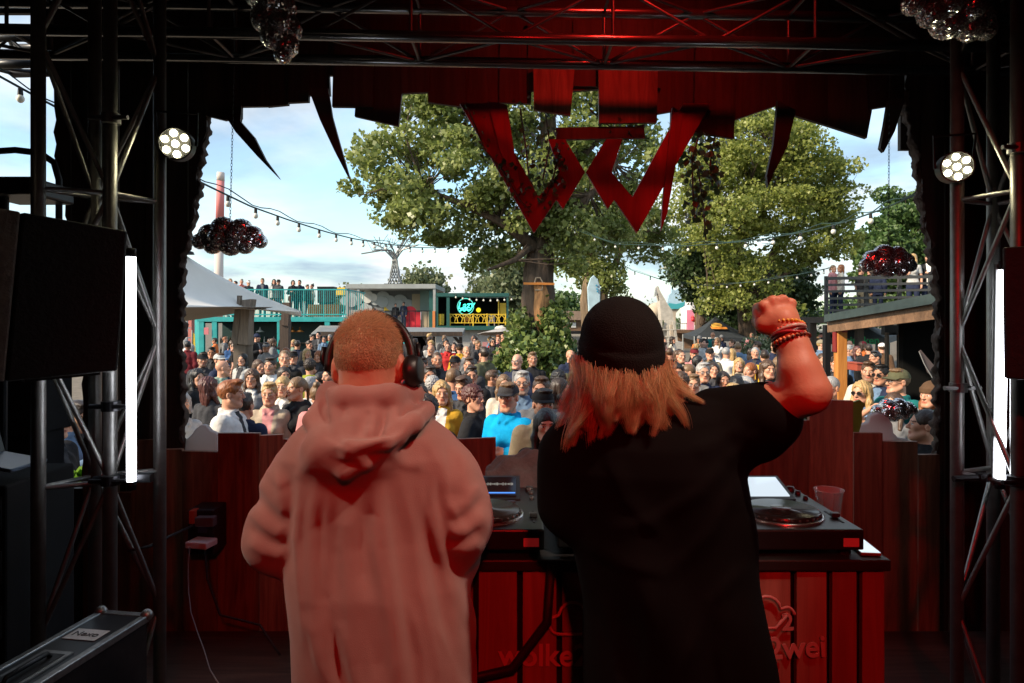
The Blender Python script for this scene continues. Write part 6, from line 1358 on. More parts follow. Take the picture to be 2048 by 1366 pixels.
SKIN, TOP, LEG, SHOE, INNER = 0, 1, 2, 3, 4
def hvec(yaw, pitch, roll=0.0, pivot=(0, 0.012, 1.535)):
    return Matrix.Translation(pivot) @ Euler((R(pitch), R(roll), R(yaw)), 'XYZ').to_matrix().to_4x4() @ Matrix.Translation((0, -0.012, 0.105))
def make_body(sex, pose, wear, yaw=0, pitch=0, seed=0, heavy=0.0, res=1.0):
    """One continuous standing figure, 1.75 m, facing -Y, feet at z = 0. Returns mesh, head matrix, hand points"""
    s = SDF(); fem = sex == 'f'; Mh = hvec(yaw, pitch)
    sw = 0.150 if fem else 0.172; ww = 0.105 if fem else 0.128; hw = 0.150 if fem else 0.142; tk = {'tee': 0.0, 'jacket': 0.02, 'hoodie': 0.02, 'coat': 0.026, 'shirt': 0.006}[wear] + heavy * 0.03
    ww += heavy * 0.06
    # neck and head
    s.cap((0, 0.022, 1.42), Mh @ Vector((0, 0.024, -0.06)), 0.060 if not fem else 0.050, 0.052 if not fem else 0.046, SKIN, 0.03)
    head_sdf(s, Mh, SKIN, fem)
    # torso (top) and hips
    dep = 0.105 + heavy * 0.04
    hem = 0.80 if wear in ('coat',) else (0.88 if wear in ('jacket', 'hoodie') else 0.93)
    rows = [(hem, 0, 0.0, hw + 0.012 + tk, dep + 0.012 + tk), (1.0, 0, 0.0, hw + tk * 0.8, dep + tk), (1.12, 0, 0.0, ww + tk + 0.01, dep - 0.008 + tk), (1.28, 0, 0.0, sw - 0.012 + tk * 0.8, dep + 0.014 + tk * 0.7), (1.38, 0, 0.008, sw + tk * 0.5, dep + tk * 0.5), (1.44, 0, 0.016, sw - 0.04, dep - 0.025 + tk * 0.3), (1.485, 0, 0.02, 0.075 + tk * 0.6, 0.066 + tk * 0.5), (1.50, 0, 0.02, 0.06 + tk * 0.5, 0.06 + tk * 0.3)]
    rs = np.random.RandomState(seed); ph = rs.uniform(0, 6, 4)
    fold = lambda X, Y, Z, th: 0.0055 * np.sin(th * 5 + ph[0] + 3 * np.sin(Z * 9 + ph[1])) * np.sin(Z * 31 + ph[2] + 2.5 * np.sin(th * 2 + ph[3]))
    s.stack(rows, TOP, 0.03, n=2.5, fold=fold)
    if fem:
        for x in (-1, 1): s.sph((x * 0.062, -0.085 - tk * 0.6, 1.265), 0.055, TOP, 0.05)
    s.stack([(0.78, 0, 0.01, hw + 0.004, 0.105), (0.86, 0, 0.01, hw, 0.108), (0.98, 0, 0, hw - 0.012, 0.10)], LEG, 0.03)
    for x in (-1, 1):
        s.cap((x * 0.085, 0.005, 0.88), (x * 0.095, 0.0, 0.50), 0.088, 0.062, LEG, 0.03); s.cap((x * 0.095, 0, 0.50), (x * 0.105, 0.03, 0.11), 0.060, 0.050, LEG, 0.03)
        s.cap((x * 0.105, 0.04, 0.05), (x * 0.12, -0.10, 0.035), 0.048, 0.038, SHOE, 0.02)
    # arms
    hands = []
    ar = (0.050, 0.042, 0.034) if not fem else (0.042, 0.036, 0.029)
    for x in (-1, 1):
        S = Vector((x * (sw - 0.004), 0.012, 1.395)); p = pose
        if pose == 'mix': p = 'cup' if x < 0 else 'down'
        if p == 'down': E = S + Vector((x * 0.055, 0.03, -0.285)); W = E + Vector((x * 0.01, -0.07, -0.235)); hd, hn, cu = (0, -0.2, -1), (-x, 0, 0), 0.45
        elif p == 'pocket': E = S + Vector((x * 0.10, 0.06, -0.265)); W = E + Vector((-x * 0.09, -0.11, -0.185)); hd, hn, cu = (-x * 0.4, -0.3, -1), (-x, 0, 0), 0.4
        elif p == 'cup': E = S + Vector((x * 0.075, 0.01, -0.275)); W = E + Vector((-x * 0.10, -0.20, 0.085)); hd, hn, cu = (-x * 0.6, -0.75, 0.25), (-x * 0.7, -0.2, 0.0), 0.62
        elif p == 'cross': E = S + Vector((x * 0.08, -0.03, -0.265)); W = E + Vector((-x * 0.225, -0.125, 0.05 + 0.025 * x)); hd, hn, cu = (-x, -0.05 + 0.25 * (x > 0), 0.12), (0, 1, 0), 0.35
        elif p == 'raise' and x < 0: E = S + Vector((x * 0.16, -0.16, 0.13)); W = E + Vector((-x * 0.07, -0.08, 0.235)); hd, hn, cu = (-x * 0.2, -0.2, 1), (0, -1, 0), 0.25
        elif p == 'shade' and x < 0: E = S + Vector((x * 0.17, -0.14, 0.09)); W = E + Vector((-x * 0.20, -0.06, 0.15)); hd, hn, cu = (-x, -0.15, 0.15), (0, 0, -1), 0.12
        elif p == 'phone': E = S + Vector((x * 0.06, -0.07, -0.255)); W = E + Vector((-x * 0.13, -0.19, 0.13)); hd, hn, cu = (-x * 0.5, -0.5, 0.5), (-x * 0.6, 0.6, 0.3), 0.5
        else: E = S + Vector((x * 0.055, 0.03, -0.285)); W = E + Vector((x * 0.01, -0.07, -0.235)); hd, hn, cu = (0, -0.2, -1), (-x, 0, 0), 0.45
        lt = TOP; fa = SKIN if wear == 'tee' else TOP; st = tk * 0.75 + (0.012 if wear != 'tee' else 0.0)
        if wear == 'tee':
            s.cap(S, S.lerp(E, 0.55), 0.062 if not fem else 0.054, 0.056 if not fem else 0.048, TOP, 0.03); s.cap(S.lerp(E, 0.5), E, ar[0] - 0.006, ar[1], SKIN, 0.015); s.cap(E, W, ar[1], ar[2] - 0.006, SKIN, 0.015)
        else:
            s.cap(S, E, ar[0] + 0.012 + st * 0.8, ar[1] + 0.006 + st, TOP, 0.035); s.cap(E, E.lerp(W, 0.93), ar[1] + 0.008 + st, ar[2] + 0.006 + st * 0.7, TOP, 0.03); s.cap(E.lerp(W, 0.85), W, ar[2] - 0.004, ar[2] - 0.007, SKIN, 0.004)
        hand_sdf(s, W, hd, hn, SKIN, cu, 0.93 if fem else 1.0, x)
        hands.append(W + Vector(hd).normalized() * 0.075 + Vector(hn).normalized() * 0.032)
    if wear == 'hoodie':
        s.ell((0, 0.105, 1.44), (0.105, 0.055, 0.075), TOP, 0.03); s.cap((-0.085, 0.05, 1.485), (-0.05, -0.085, 1.425), 0.026, t=TOP, k=0.02); s.cap((0.085, 0.05, 1.485), (0.05, -0.085, 1.425), 0.026, t=TOP, k=0.02)
    elif wear in ('jacket', 'coat', 'shirt'):
        r = 0.016 if wear != 'shirt' else 0.010
        pts = [(-0.035, -0.075, 1.43), (-0.075, -0.02, 1.475), (-0.068, 0.06, 1.495), (0, 0.095, 1.50), (0.068, 0.06, 1.495), (0.075, -0.02, 1.475), (0.035, -0.075, 1.43)]
        for a, b in zip(pts[:-1], pts[1:]): s.cap(a, b, r, t=TOP, k=0.015)
    zs = ax((-0.02, 0.72, 0.03), (0.72, 0.95, 0.016), (0.95, 1.40, 0.0085 * res), (1.40, 1.80, 0.0058 * res))
    if pose in ('raise', 'shade'): zs = ax((-0.02, 0.72, 0.03), (0.72, 0.95, 0.016), (0.95, 1.40, 0.0085 * res), (1.40, 1.95, 0.0058 * res))
    xs = ax((-0.52, -0.11, 0.010 * res), (-0.11, 0.11, 0.0062 * res), (0.11, 0.52, 0.010 * res)); yl = ax((-0.50, -0.17, 0.011 * res), (-0.17, 0.13, 0.0068 * res), (0.13, 0.24, 0.011 * res))
    v, q = s.mesh(xs, yl, zs)
    cen = v[q].mean(1); tg = s.tags(cen, {SKIN: 0.002 if wear != 'tee' else 0.0})
    if wear in ('jacket', 'coat'):      # open front over another layer
        w = (tg == TOP) & (np.abs(cen[:, 0]) < (0.045 if wear == 'jacket' else 0.022) + 0.10 * np.clip(cen[:, 2] - 1.28, 0, 0.2)) & (cen[:, 1] < -0.05) & (cen[:, 2] > 0.86) & (cen[:, 2] < 1.49)
        arm = np.zeros(len(cen), bool)
        if pose in ('cross', 'cup', 'mix', 'phone'): arm = cen[:, 1] < -(dep + tk + 0.035)
        tg[w & ~arm] = INNER
    # the hair line above the collar stays skin
    me = bpy.data.meshes.new('figure'); n = len(q)
    me.vertices.add(len(v)); me.vertices.foreach_set('co', v.astype(np.float32).ravel()); me.loops.add(n * 4); me.loops.foreach_set('vertex_index', q.astype(np.int32).ravel())
    me.polygons.add(n); me.polygons.foreach_set('loop_start', np.arange(0, n * 4, 4, dtype=np.int32)); me.update(calc_edges=True)
    me.polygons.foreach_set('use_smooth', np.ones(n, bool))
    for i in range(5): me.materials.append(M_BLACK)
    me.polygons.foreach_set('material_index', tg.astype(np.int32))
    set_mask(me, head_mask(v, Mh, rs.uniform(-0.1, 1.0)))
    return me, Mh, hands

# hair, caps and glasses are modelled once in head space
def hair_mesh(style):
    s = SDF()
    a = {'short': 0.008, 'fuzz': 0.003, 'curly': 0.022, 'long': 0.010, 'bob': 0.012, 'bun': 0.008, 'tail': 0.007, 'quiff': 0.009, 'wavy': 0.014, 'bangs': 0.012}[style]
    lng = style in ('long', 'wavy', 'bangs', 'bob')
    s.ell((0, 0.018, 0.034), (0.0755 + a * 0.8, 0.095 + a, 0.087 + a))
    if style == 'quiff': s.ell((0, -0.052, 0.112), (0.058, 0.045, 0.026), 0, 0.03)
    if style == 'short': s.ell((0.01, -0.03, 0.112), (0.062, 0.055, 0.018), 0, 0.03)
    if style in ('long', 'wavy', 'bangs'):
        for x in (-1, 1):
            s.cap((x * 0.070, 0.01, 0.055), (x * 0.085, 0.0, -0.09), 0.020, 0.026, 0, 0.03); s.cap((x * 0.085, 0.0, -0.09), (x * 0.094, -0.045, -0.25), 0.028, 0.022, 0, 0.03)
        s.ell((0, 0.075, -0.08), (0.092, 0.045, 0.18), 0, 0.04)
    if style == 'bob':
        for x in (-1, 1): s.cap((x * 0.073, 0.0, 0.045), (x * 0.084, -0.008, -0.08), 0.020, 0.026, 0, 0.03)
        s.ell((0, 0.07, -0.02), (0.088, 0.05, 0.10), 0, 0.04)
    # the face, the ears and the nape stay free
    low = 0.022 if style == 'bangs' else 0.0
    s.ell((0, -0.112, -0.014 - low), (0.074, 0.078, 0.092), 0, 0.012, sub=True)
    if not lng:
        for x in (-1, 1): s.ell((x * 0.086, -0.008, -0.028), (0.035, 0.040, 0.046), 0, 0.012, sub=True)
        s.half((0, 0.08, -0.058), (0, -0.25, -1))
    if style == 'bun': s.sph((0, 0.075, 0.125), 0.036, 0, 0.02)
    if style == 'tail': s.cap((0, 0.100, 0.05), (0, 0.15, -0.02), 0.024, 0.028, 0, 0.02); s.cap((0, 0.15, -0.02), (0, 0.135, -0.16), 0.028, 0.010, 0, 0.02)
    amp = {'curly': 0.009, 'wavy': 0.007, 'long': 0.003, 'fuzz': 0.0006}.get(style, 0.003); fr = {'curly': 75, 'wavy': 44}.get(style, 55)
    def nz(X, Y, Z): return amp * vnoise(X * 1.6, Y * 1.6, Z * (0.35 if lng or style == 'tail' else 1.0), fr, 2) + amp * 0.5 * vnoise(X * 3, Y * 3, Z * 0.8, fr, 5)
    lo = -0.32 if style in ('long', 'wavy', 'bangs', 'tail') else -0.16
    v, q = s.mesh(ax((-0.15, 0.15, 0.0065)), ax((-0.15, 0.21, 0.0065)), ax((lo, 0.19, 0.0075)), nz)
    return v, q
def cap_mesh():
    b = MB(); n, k = 20, 7; vs = []
    for i in range(k + 1):
        f = i / k; r = math.cos(f * math.pi / 2)
        vs += [(0.091 * r * math.cos(2 * math.pi * j / n), 0.014 + 0.108 * r * math.sin(2 * math.pi * j / n), 0.040 + 0.092 * math.sin(f * math.pi / 2)) for j in range(n)]
    fs = [(i * n + j, i * n + (j + 1) % n, (i + 1) * n + (j + 1) % n, (i + 1) * n + j) for i in range(k) for j in range(n)]
    b.add(vs, fs); b.add([(x * (0.091 - 0.004), 0.014, 0.040) for x in (1,)], [])
    m = 11; br = []
    for i in range(m):
        a = math.pi * (1.12 + 0.76 * i / (m - 1)); c, s_ = math.cos(a), math.sin(a); br += [(0.088 * c, 0.014 + 0.104 * s_, 0.046), (0.080 * c, 0.014 + 0.104 * s_ - 0.070 * (-s_) ** 0.6, 0.036 - 0.008 * abs(c))]
    b.add(br, [(2 * i, 2 * i + 1, 2 * i + 3, 2 * i + 2) for i in range(m - 1)]); b.add([(x, y, z - 0.005) for x, y, z in br], [(2 * i + 2, 2 * i + 3, 2 * i + 1, 2 * i) for i in range(m - 1)])
    b.ell((0, 0.014, 0.133), (0.008, 0.008, 0.004), 8, 5)
    return b.v, b.f
def beanie_mesh():
    s = SDF(); s.ell((0, 0.014, 0.04), (0.092, 0.110, 0.105)); s.half((0, -0.1, 0.030), (0, -0.12, -1)); s.stack([(0.022, 0, 0.014, 0.096, 0.114), (0.040, 0, 0.014, 0.099, 0.117), (0.072, 0, 0.014, 0.097, 0.115), (0.078, 0, 0.014, 0.09, 0.108)], 0, 0.008, n=2)
    return s.mesh(ax((-0.12, 0.12, 0.008)), ax((-0.13, 0.15, 0.008)), ax((0, 0.17, 0.008)))
def glasses_mesh():
    b = MB()
    for x in (-1, 1):
        ring = [(x * 0.031 + 0.023 * math.cos(2 * math.pi * i / 14), -0.101 + 0.006 * abs(math.cos(2 * math.pi * i / 14)), 0.002 + 0.019 * math.sin(2 * math.pi * i / 14)) for i in range(15)]
        b.tube(ring, 0.0026, 4, 0, caps=False); b.tube([(x * 0.054, -0.096, 0.006), (x * 0.078, -0.05, 0.008), (x * 0.083, 0.02, 0.006)], 0.0024, 4, 0); b.add([tuple(p) for p in ring[:-1]], [tuple(range(14))], 1)
    b.tube([(-0.01, -0.105, 0.005), (0.01, -0.105, 0.005)], 0.0025, 4, 0)
    return b
def shared_mesh(name, v, q, nm=1):
    me = bpy.data.meshes.new(name); v = np.asarray(v, np.float32)
    me.from_pydata([tuple(map(float, p)) for p in v], [], [tuple(map(int, f)) for f in q])
    for i in range(nm): me.materials.append(M_BLACK)
    me.polygons.foreach_set('use_smooth', np.ones(len(me.polygons), bool)); me.update(); return me
HAIR = {k: shared_mesh('hair', *hair_mesh(k)) for k in ('short', 'fuzz', 'curly', 'long', 'bob', 'bun', 'tail', 'quiff', 'wavy', 'bangs')}
CAPM = shared_mesh('cap', *cap_mesh()); BEANM = shared_mesh('beanie', *beanie_mesh()); _g = glasses_mesh(); GLASM = shared_mesh('glasses', _g.v, _g.f, 2); GLASM.polygons.foreach_set('material_index', np.array(_g.m, np.int32))

SPEC = []          # (sex, pose, wear, head yaw, pitch)
for sex in 'mf':
    SPEC += [(sex, 'down', 'jacket', 10, 0), (sex, 'cross', 'jacket', -12, 0), (sex, 'mix', 'jacket', 0, 3), (sex, 'cup', 'coat', 18, 2), (sex, 'pocket', 'coat', -20, -2), (sex, 'down', 'hoodie', -8, 0), (sex, 'cross', 'hoodie', 14, 0), (sex, 'mix', 'tee', -16, 2), (sex, 'cross', 'tee', 6, 0), (sex, 'down', 'shirt', 0, 0), (sex, 'phone', 'jacket', 0, 16)]
SPEC += [('f', 'shade', 'tee', -10, -4), ('m', 'mix', 'shirt', -22, 0), ('f', 'down', 'tee', -30, -6), ('m', 'raise', 'jacket', 0, -3)]
BODY = {}
def body(sex, pose, wear):
    c = [k for k in SPEC if k[0] == sex and k[1] == pose and k[2] == wear] or [k for k in SPEC if k[0] == sex and k[2] == wear] or [k for k in SPEC if k[0] == sex]
    k = c[0]
    if k not in BODY: BODY[k] = make_body(*k, seed=len(BODY) + 1)
    return BODY[k]
def fabric(c, knit=False):
    nme = 'fabric_%02d%02d%02d' % tuple(int(99 * x) for x in c)
    return mat(nme, c, 0.85, var=0.22, scale=7, bump=0.5, bscale=16, spec=0.2)
def hairmat(c):
    return mat('hair_%02d%02d%02d' % tuple(int(99 * x) for x in c), c, 0.42, var=0.45, scale=40, bump=0.25, stretch=(3, 3, 0.5), spec=0.5)
TONES = [(0.56, 0.33, 0.22), (0.50, 0.28, 0.18), (0.60, 0.37, 0.27), (0.44, 0.24, 0.15), (0.33, 0.18, 0.11), (0.19, 0.095, 0.06)]
HC = {'black': (0.012, 0.010, 0.010), 'dark': (0.03, 0.018, 0.012), 'brown': (0.075, 0.04, 0.022), 'light': (0.17, 0.10, 0.05), 'blond': (0.42, 0.27, 0.11), 'ginger': (0.24, 0.075, 0.02), 'grey': (0.33, 0.32, 0.31), 'auburn': (0.085, 0.025, 0.02), 'none': (0.05, 0.03, 0.02)}
CC = {'black': (0.016, 0.016, 0.018), 'charcoal': (0.045, 0.045, 0.05), 'grey': (0.17, 0.17, 0.175), 'pale grey': (0.42, 0.42, 0.41), 'white': (0.70, 0.68, 0.65), 'navy': (0.018, 0.025, 0.055), 'blue': (0.04, 0.10, 0.24), 'denim blue': (0.12, 0.19, 0.29), 'sage green': (0.20, 0.28, 0.23), 'teal': (0.01, 0.13, 0.13), 'dark green': (0.02, 0.06, 0.045), 'olive': (0.10, 0.10, 0.055), 'khaki': (0.25, 0.21, 0.14), 'beige': (0.42, 0.34, 0.25), 'mustard': (0.58, 0.33, 0.03), 'orange': (0.62, 0.16, 0.04), 'maroon': (0.15, 0.018, 0.025), 'pink': (0.55, 0.24, 0.24), 'coral': (0.70, 0.22, 0.17), 'red': (0.45, 0.03, 0.03), 'lime': (0.24, 0.27, 0.03), 'cream': (0.62, 0.56, 0.46), 'brown': (0.10, 0.055, 0.03), 'bright blue': (0.0, 0.30, 0.62)}
def slot(o, i, m): o.material_slots[i].link = 'OBJECT'; o.material_slots[i].material = m
PEOPLE = []
def person(x, y, z, h, yaw, sex, pose, wear, top, inner='charcoal', legs='navy', tone=0, hair='short', hc='brown', beard=False, cap=None, specs=None, label=None, group='people in the crowd', cup=None):
    me, Mh, hands = body(sex, pose, wear)
    o = bpy.data.objects.new('person', me); link(o); sc = h / 1.765
    o.location = (x, y, z); o.rotation_euler = (0, 0, R(yaw)); o.scale = (sc, sc, sc); ORG[o.name] = Vector((x, y, z))
    hcol = HC[hc]; bc = None if not beard else tuple(0.35 * a + 0.65 * b * 0.5 for a, b in zip(hcol, TONES[tone]))
    slot(o, 0, mask_skin('skin_%d_%s_%d' % (tone, hc, int(beard)), TONES[tone], tuple(0.6 * c for c in hcol), bc))
    slot(o, 1, fabric(CC[top])); slot(o, 2, fabric(CC[legs])); slot(o, 3, M_BLACK); slot(o, 4, fabric(CC[inner]))
    def child(name, mesh, ms):
        c = bpy.data.objects.new(name, mesh); link(c, o); c.matrix_local = Mh
        for i, m in enumerate(ms): slot(c, i, m)
        return c
    if hair and hair != 'none': child('hair', HAIR[hair], [hairmat(hcol)])
    if cap: child('cap' if cap[0] == 'cap' else 'beanie', CAPM if cap[0] == 'cap' else BEANM, [fabric(CC[cap[1]])])
    if specs: child('glasses', GLASM, [M_BLACK, mat('dark_lens', (0.015, 0.013, 0.013), 0.08) if specs == 'sun' else mat('clear_lens', (0.9, 0.9, 0.9), 0.05, alpha=0.12)])
    tag(o, label, 'person', group); PEOPLE.append(o)
    if cup and pose in ('cup', 'mix'):
        w = o.matrix_world if False else Matrix.LocRotScale(o.location, o.rotation_euler, o.scale); p = w @ hands[0]
        t = plastic_cup('%s held by the %s' % (cup[0], cup[1]), p - Vector((0, 0, 0.05)), 0.036, 0.11, mat('drink_%s' % cup[0].split()[0], cup[2], 0.2), group='drinks held in the crowd')
    return o
CROWD_H = CAMZ - GZ
KEY = []
def at_px(px, ytop, h):
    d = F * (CROWD_H - h) / (ytop - 638); return (px - 1024) / F * d, d
def K(px, yt, yaw, sex, pose, wear, top, label, h=1.75, d=None, **kw):
    x, y = at_px(px, yt, h)
    KEY.append((px, yt, x, y, h)); person(x, y, GZ, h, yaw - math.degrees(math.atan2(x, y)) * 0.6, sex, pose, wear, top, label=label, **kw)
AMB, REDD, PALE = (0.6, 0.32, 0.05), (0.5, 0.04, 0.03), (0.6, 0.55, 0.42)
# --- left part
K(405, 706, 10, 'm', 'down', 'jacket', 'charcoal', 'person in charcoal jacket and black cap near the salmon red post', hair='short', hc='dark', beard=True, cap=('cap', 'black'))
K(423, 694, -15, 'm', 'cup', 'coat', 'black', 'person in black coat just behind the charcoal jacket and black cap', hair='short', hc='black', tone=3)
K(440, 707, 70, 'm', 'pocket', 'coat', 'navy', 'person in navy coat and pale grey cap looking right', cap=('cap', 'pale grey'))
K(446, 720, 120, 'm', 'down', 'hoodie', 'sage green', 'person in sage green hooded jacket seen from behind', hair=None, hc='none', legs='denim blue')
K(396, 738, 60, 'f', 'pocket', 'coat', 'black', 'person in black padded coat with a red scarf looking right', hair='wavy', hc='black', inner='red', h=1.68)
K(421, 753, 155, 'f', 'down', 'tee', 'charcoal', 'person in charcoal tee seen from behind, beside the white jacket', hair='wavy', hc='auburn', h=1.70)
K(462, 760, 75, 'm', 'cup', 'coat', 'white', 'person in white jacket turned right, near the left paper cloud', hair='quiff', hc='ginger', h=1.80)
K(490, 786, 150, 'm', 'down', 'jacket', 'navy', 'person in navy jacket partly hidden by the white jacket', hair='short', hc='dark', h=1.66)
K(362, 782, 40, 'f', 'cross', 'jacket', 'pale grey', 'person in pale grey shirt jacket cut by the bark edge', hair='bob', hc='grey', inner='pale grey', h=1.68)
K(504, 738, -5, 'f', 'mix', 'jacket', 'grey', 'smiling person in grey patterned jacket over a white top', hair='wavy', hc='brown', inner='white', tone=1, h=1.70)
pz_ = (540, 715)
K(540, 715, 0, 'm', 'down', 'hoodie', 'white', 'person in white hoodie with a blue chest print', hair='short', hc='dark', beard=True, h=1.78)
K(518, 719, 30, 'f', 'down', 'jacket', 'brown', 'person in brown jacket behind the white hoodie', hair='long', hc='brown', h=1.7)
K(532, 685, -20, 'm', 'cross', 'tee', 'grey', 'person in grey shirt and grey cap at the teal bar', cap=('cap', 'grey'), tone=4, hc='black')
K(539, 764, -4, 'f', 'mix', 'jacket', 'beige', 'person in beige coat over a pink hooded top holding a pale drink', hair='short', hc='blond', inner='pink', h=1.70, cup=('pale drink in a clear cup', 'person in the beige coat', PALE))
K(565, 753, -15, 'f', 'down', 'jacket', 'cream', 'person in cream top between the beige coat and the black jacket', hair='bangs', hc='blond', inner='white', h=1.68)
K(593, 754, -45, 'f', 'mix', 'hoodie', 'black', 'person in black jacket turned left, right of the beige coat', hair='tail', hc='light', h=1.74)
K(568, 734, 5, 'f', 'down', 'coat', 'charcoal', 'person in charcoal coat behind the cream top', hair='long', hc='dark', tone=1, h=1.68)
K(569, 700, 0, 'm', 'down', 'jacket', 'black', 'tall person in black jacket over a pale tee near the short dark post', hair='fuzz', hc='light', inner='cream', h=1.86)
K(586, 702, -10, 'm', 'cross', 'hoodie', 'charcoal', 'person in charcoal hoodie and black cap by the tall black jacket', hair='short', cap=('cap', 'black'), hc='dark')
K(620, 718, 175, 'm', 'down', 'hoodie', 'lime', 'person in lime green hooded jacket seen from behind', hair='curly', hc='dark', h=1.72)
K(620, 754, 150, 'f', 'down', 'shirt', 'white', 'person in white shirt seen from behind near the hooded performer', hair='short', hc='grey', h=1.68)
K(637, 768, 160, 'f', 'down', 'jacket', 'pink', 'person in pink jacket seen from behind near the hooded performer', hair='bun', hc='light', h=1.68)
K(643, 744, -40, 'f', 'phone', 'jacket', 'charcoal', 'person in charcoal jacket looking down beside the pink jacket', hair='long', hc='black', h=1.66)
K(661, 733, -35, 'm', 'down', 'tee', 'black', 'person in black tee turned left, beside the hooded performer', hair='short', hc='dark', beard=True)
K(614, 697, 20, 'f', 'down', 'jacket', 'charcoal', 'person in charcoal jacket below the planter, left of a phone user', hair='long', hc='blond', h=1.66)
K(638, 701, -20, 'f', 'phone', 'jacket', 'black', 'person in black jacket looking at a phone before the teal bar', hair='wavy', hc='ginger', h=1.66)
K(595, 681, 160, 'm', 'down', 'jacket', 'navy', 'person in navy jacket seen from behind at the teal bar', hair='short', hc='dark')
K(618, 681, 30, 'm', 'cup', 'coat', 'black', 'person in black coat drinking at the teal bar', hair='short', hc='dark')
K(376, 682, 170, 'm', 'down', 'jacket', 'maroon', 'person in maroon jacket seen from behind by the market stall', hair='short', hc='black', tone=5)
# --- middle part
K(862, 690, -10, 'm', 'cross', 'jacket', 'black', 'person in black jacket with crossed arms under the shed canopy', hair=None, hc='none')
K(874, 704, 0, 'm', 'down', 'jacket', 'charcoal', 'smiling person in charcoal plaid jacket over a black tee', hair='fuzz', hc='brown', inner='black', tone=1, h=1.82)
K(910, 712, -12, 'm', 'cross', 'jacket', 'black', 'person in black jacket and black cap with crossed arms', hair='short', cap=('cap', 'black'), hc='dark')
K(938, 715, 0, 'm', 'down', 'hoodie', 'charcoal', 'person in charcoal hoodie right of the crossed arms and cap', hair='short', hc='brown')
K(933, 692, 15, 'm', 'down', 'jacket', 'grey', 'person in grey jacket behind the charcoal hoodie', hair=None, hc='none', inner='grey')
K(967, 694, -130, 'm', 'pocket', 'coat', 'olive', 'person in olive jacket seen from behind with a shoulder bag', hair='short', hc='dark', h=1.84)
K(985, 676, 5, 'f', 'down', 'jacket', 'black', 'person in long black jacket and sunglasses by the grey parasol', hair='long', hc='black', specs='sun', h=1.76)
K(920, 687, 170, 'm', 'down', 'jacket', 'mustard', 'person in mustard jacket seen from behind under the shed canopy', hair='short', cap=('cap', 'black'))
K(835, 718, -10, 'm', 'down', 'tee', 'black', 'person in black tee and black cap right of the headphones', hair='short', cap=('cap', 'black'), hc='dark', tone=1)
K(845, 714, 5, 'm', 'down', 'tee', 'grey', 'person in grey tee just behind the black tee and cap', hair='short', hc='dark')
K(860, 732, 25, 'm', 'down', 'tee', 'white', 'person in white tee and glasses left of the blue polo', hair='short', hc='dark', specs='clear', tone=3)
K(907, 735, 165, 'm', 'down', 'shirt', 'blue', 'person in blue polo shirt seen from behind', hair='fuzz', hc='light', h=1.80)
K(942, 732, -10, 'm', 'cup', 'coat', 'black', 'person in black coat with a drink right of the blue polo', hair='short', hc='dark', tone=1, cup=('amber beer in a clear cup', 'person right of the blue polo', AMB))
K(931, 749, -40, 'm', 'phone', 'jacket', 'charcoal', 'person in charcoal jacket looking down, behind the red curls', hair='short', hc='brown', h=1.76)
K(866, 753, 160, 'f', 'down', 'jacket', 'grey', 'person in grey jacket seen from behind, below the white tee', hair='curly', hc='grey', h=1.66)
K(883, 762, -3, 'f', 'down', 'jacket', 'mustard', 'person in mustard raincoat open over a white top', hair='wavy', hc='blond', inner='white', h=1.72)
K(843, 770, 20, 'f', 'down', 'hoodie', 'orange', 'person in orange jacket beside the headphones', hair='bun', hc='dark', h=1.66, tone=3)
K(855, 790, -20, 'm', 'phone', 'jacket', 'black', 'person in black jacket looking down, close before the parapet', hair='curly', hc='dark', h=1.74, tone=1)
K(949, 771, 75, 'f', 'pocket', 'coat', 'black', 'person in black rain jacket turned right, beside the blue poncho', hair='curly', hc='auburn', h=1.72)
K(1016, 765, -40, 'm', 'cup', 'coat', 'bright blue', 'person in bright blue rain poncho and grey cap holding a red drink', inner='bright blue', hair='short', cap=('cap', 'charcoal'), hc='light', h=1.80, cup=('red drink in a clear cup', 'person in the blue poncho', REDD))
K(1044, 742, 0, 'm', 'down', 'shirt', 'denim blue', 'person in denim blue shirt and glasses behind the blue poncho', hair='short', hc='grey', beard=True, specs='clear', h=1.80)
K(1008, 749, 10, 'f', 'mix', 'jacket', 'cream', 'person in cream cardigan between the rain jacket and the poncho', hair='long', hc='light', specs='clear', inner='white', h=1.68)
K(1083, 753, 5, 'm', 'down', 'tee', 'grey', 'person in grey tee above the olive jacket and black cap', hair='short', hc='brown', h=1.80)
K(1086, 778, 8, 'm', 'down', 'jacket', 'khaki', 'smiling person in khaki jacket and black cap close to the stage', hair='short', cap=('cap', 'black'), hc='dark', beard=True, inner='charcoal', h=1.78)
K(1092, 818, -6, 'f', 'down', 'jacket', 'black', 'smiling person in black top nearest to the stage, before the khaki jacket', hair='bangs', hc='black', inner='black', h=1.70)
K(997, 696, -70, 'f', 'down', 'jacket', 'denim blue', 'person in denim blue jacket turned left, beside the ivy', hair='bob', hc='blond', h=1.68)
K(1141, 699, 20, 'm', 'down', 'jacket', 'navy', 'person in navy jacket right of the ivy-covered trunk', hair=None, hc='none')
K(1150, 711, -160, 'm', 'down', 'jacket', 'olive', 'person in olive jacket seen from behind right of the ivy', hair='curly', hc='dark')
K(1117, 741, 170, 'm', 'down', 'jacket', 'charcoal', 'person in charcoal jacket seen from behind left of the long fair hair', hair='curly', hc='black', h=1.74)
K(1121, 756, 65, 'f', 'down', 'coat', 'brown', 'person in brown coat turned right, beside the long fair hair', hair='long', hc='dark', h=1.70)
K(1153, 734, 0, 'm', 'down', 'shirt', 'pale grey', 'person in pale grey shirt half hidden by the long fair hair', hair='short', hc='light', h=1.78)
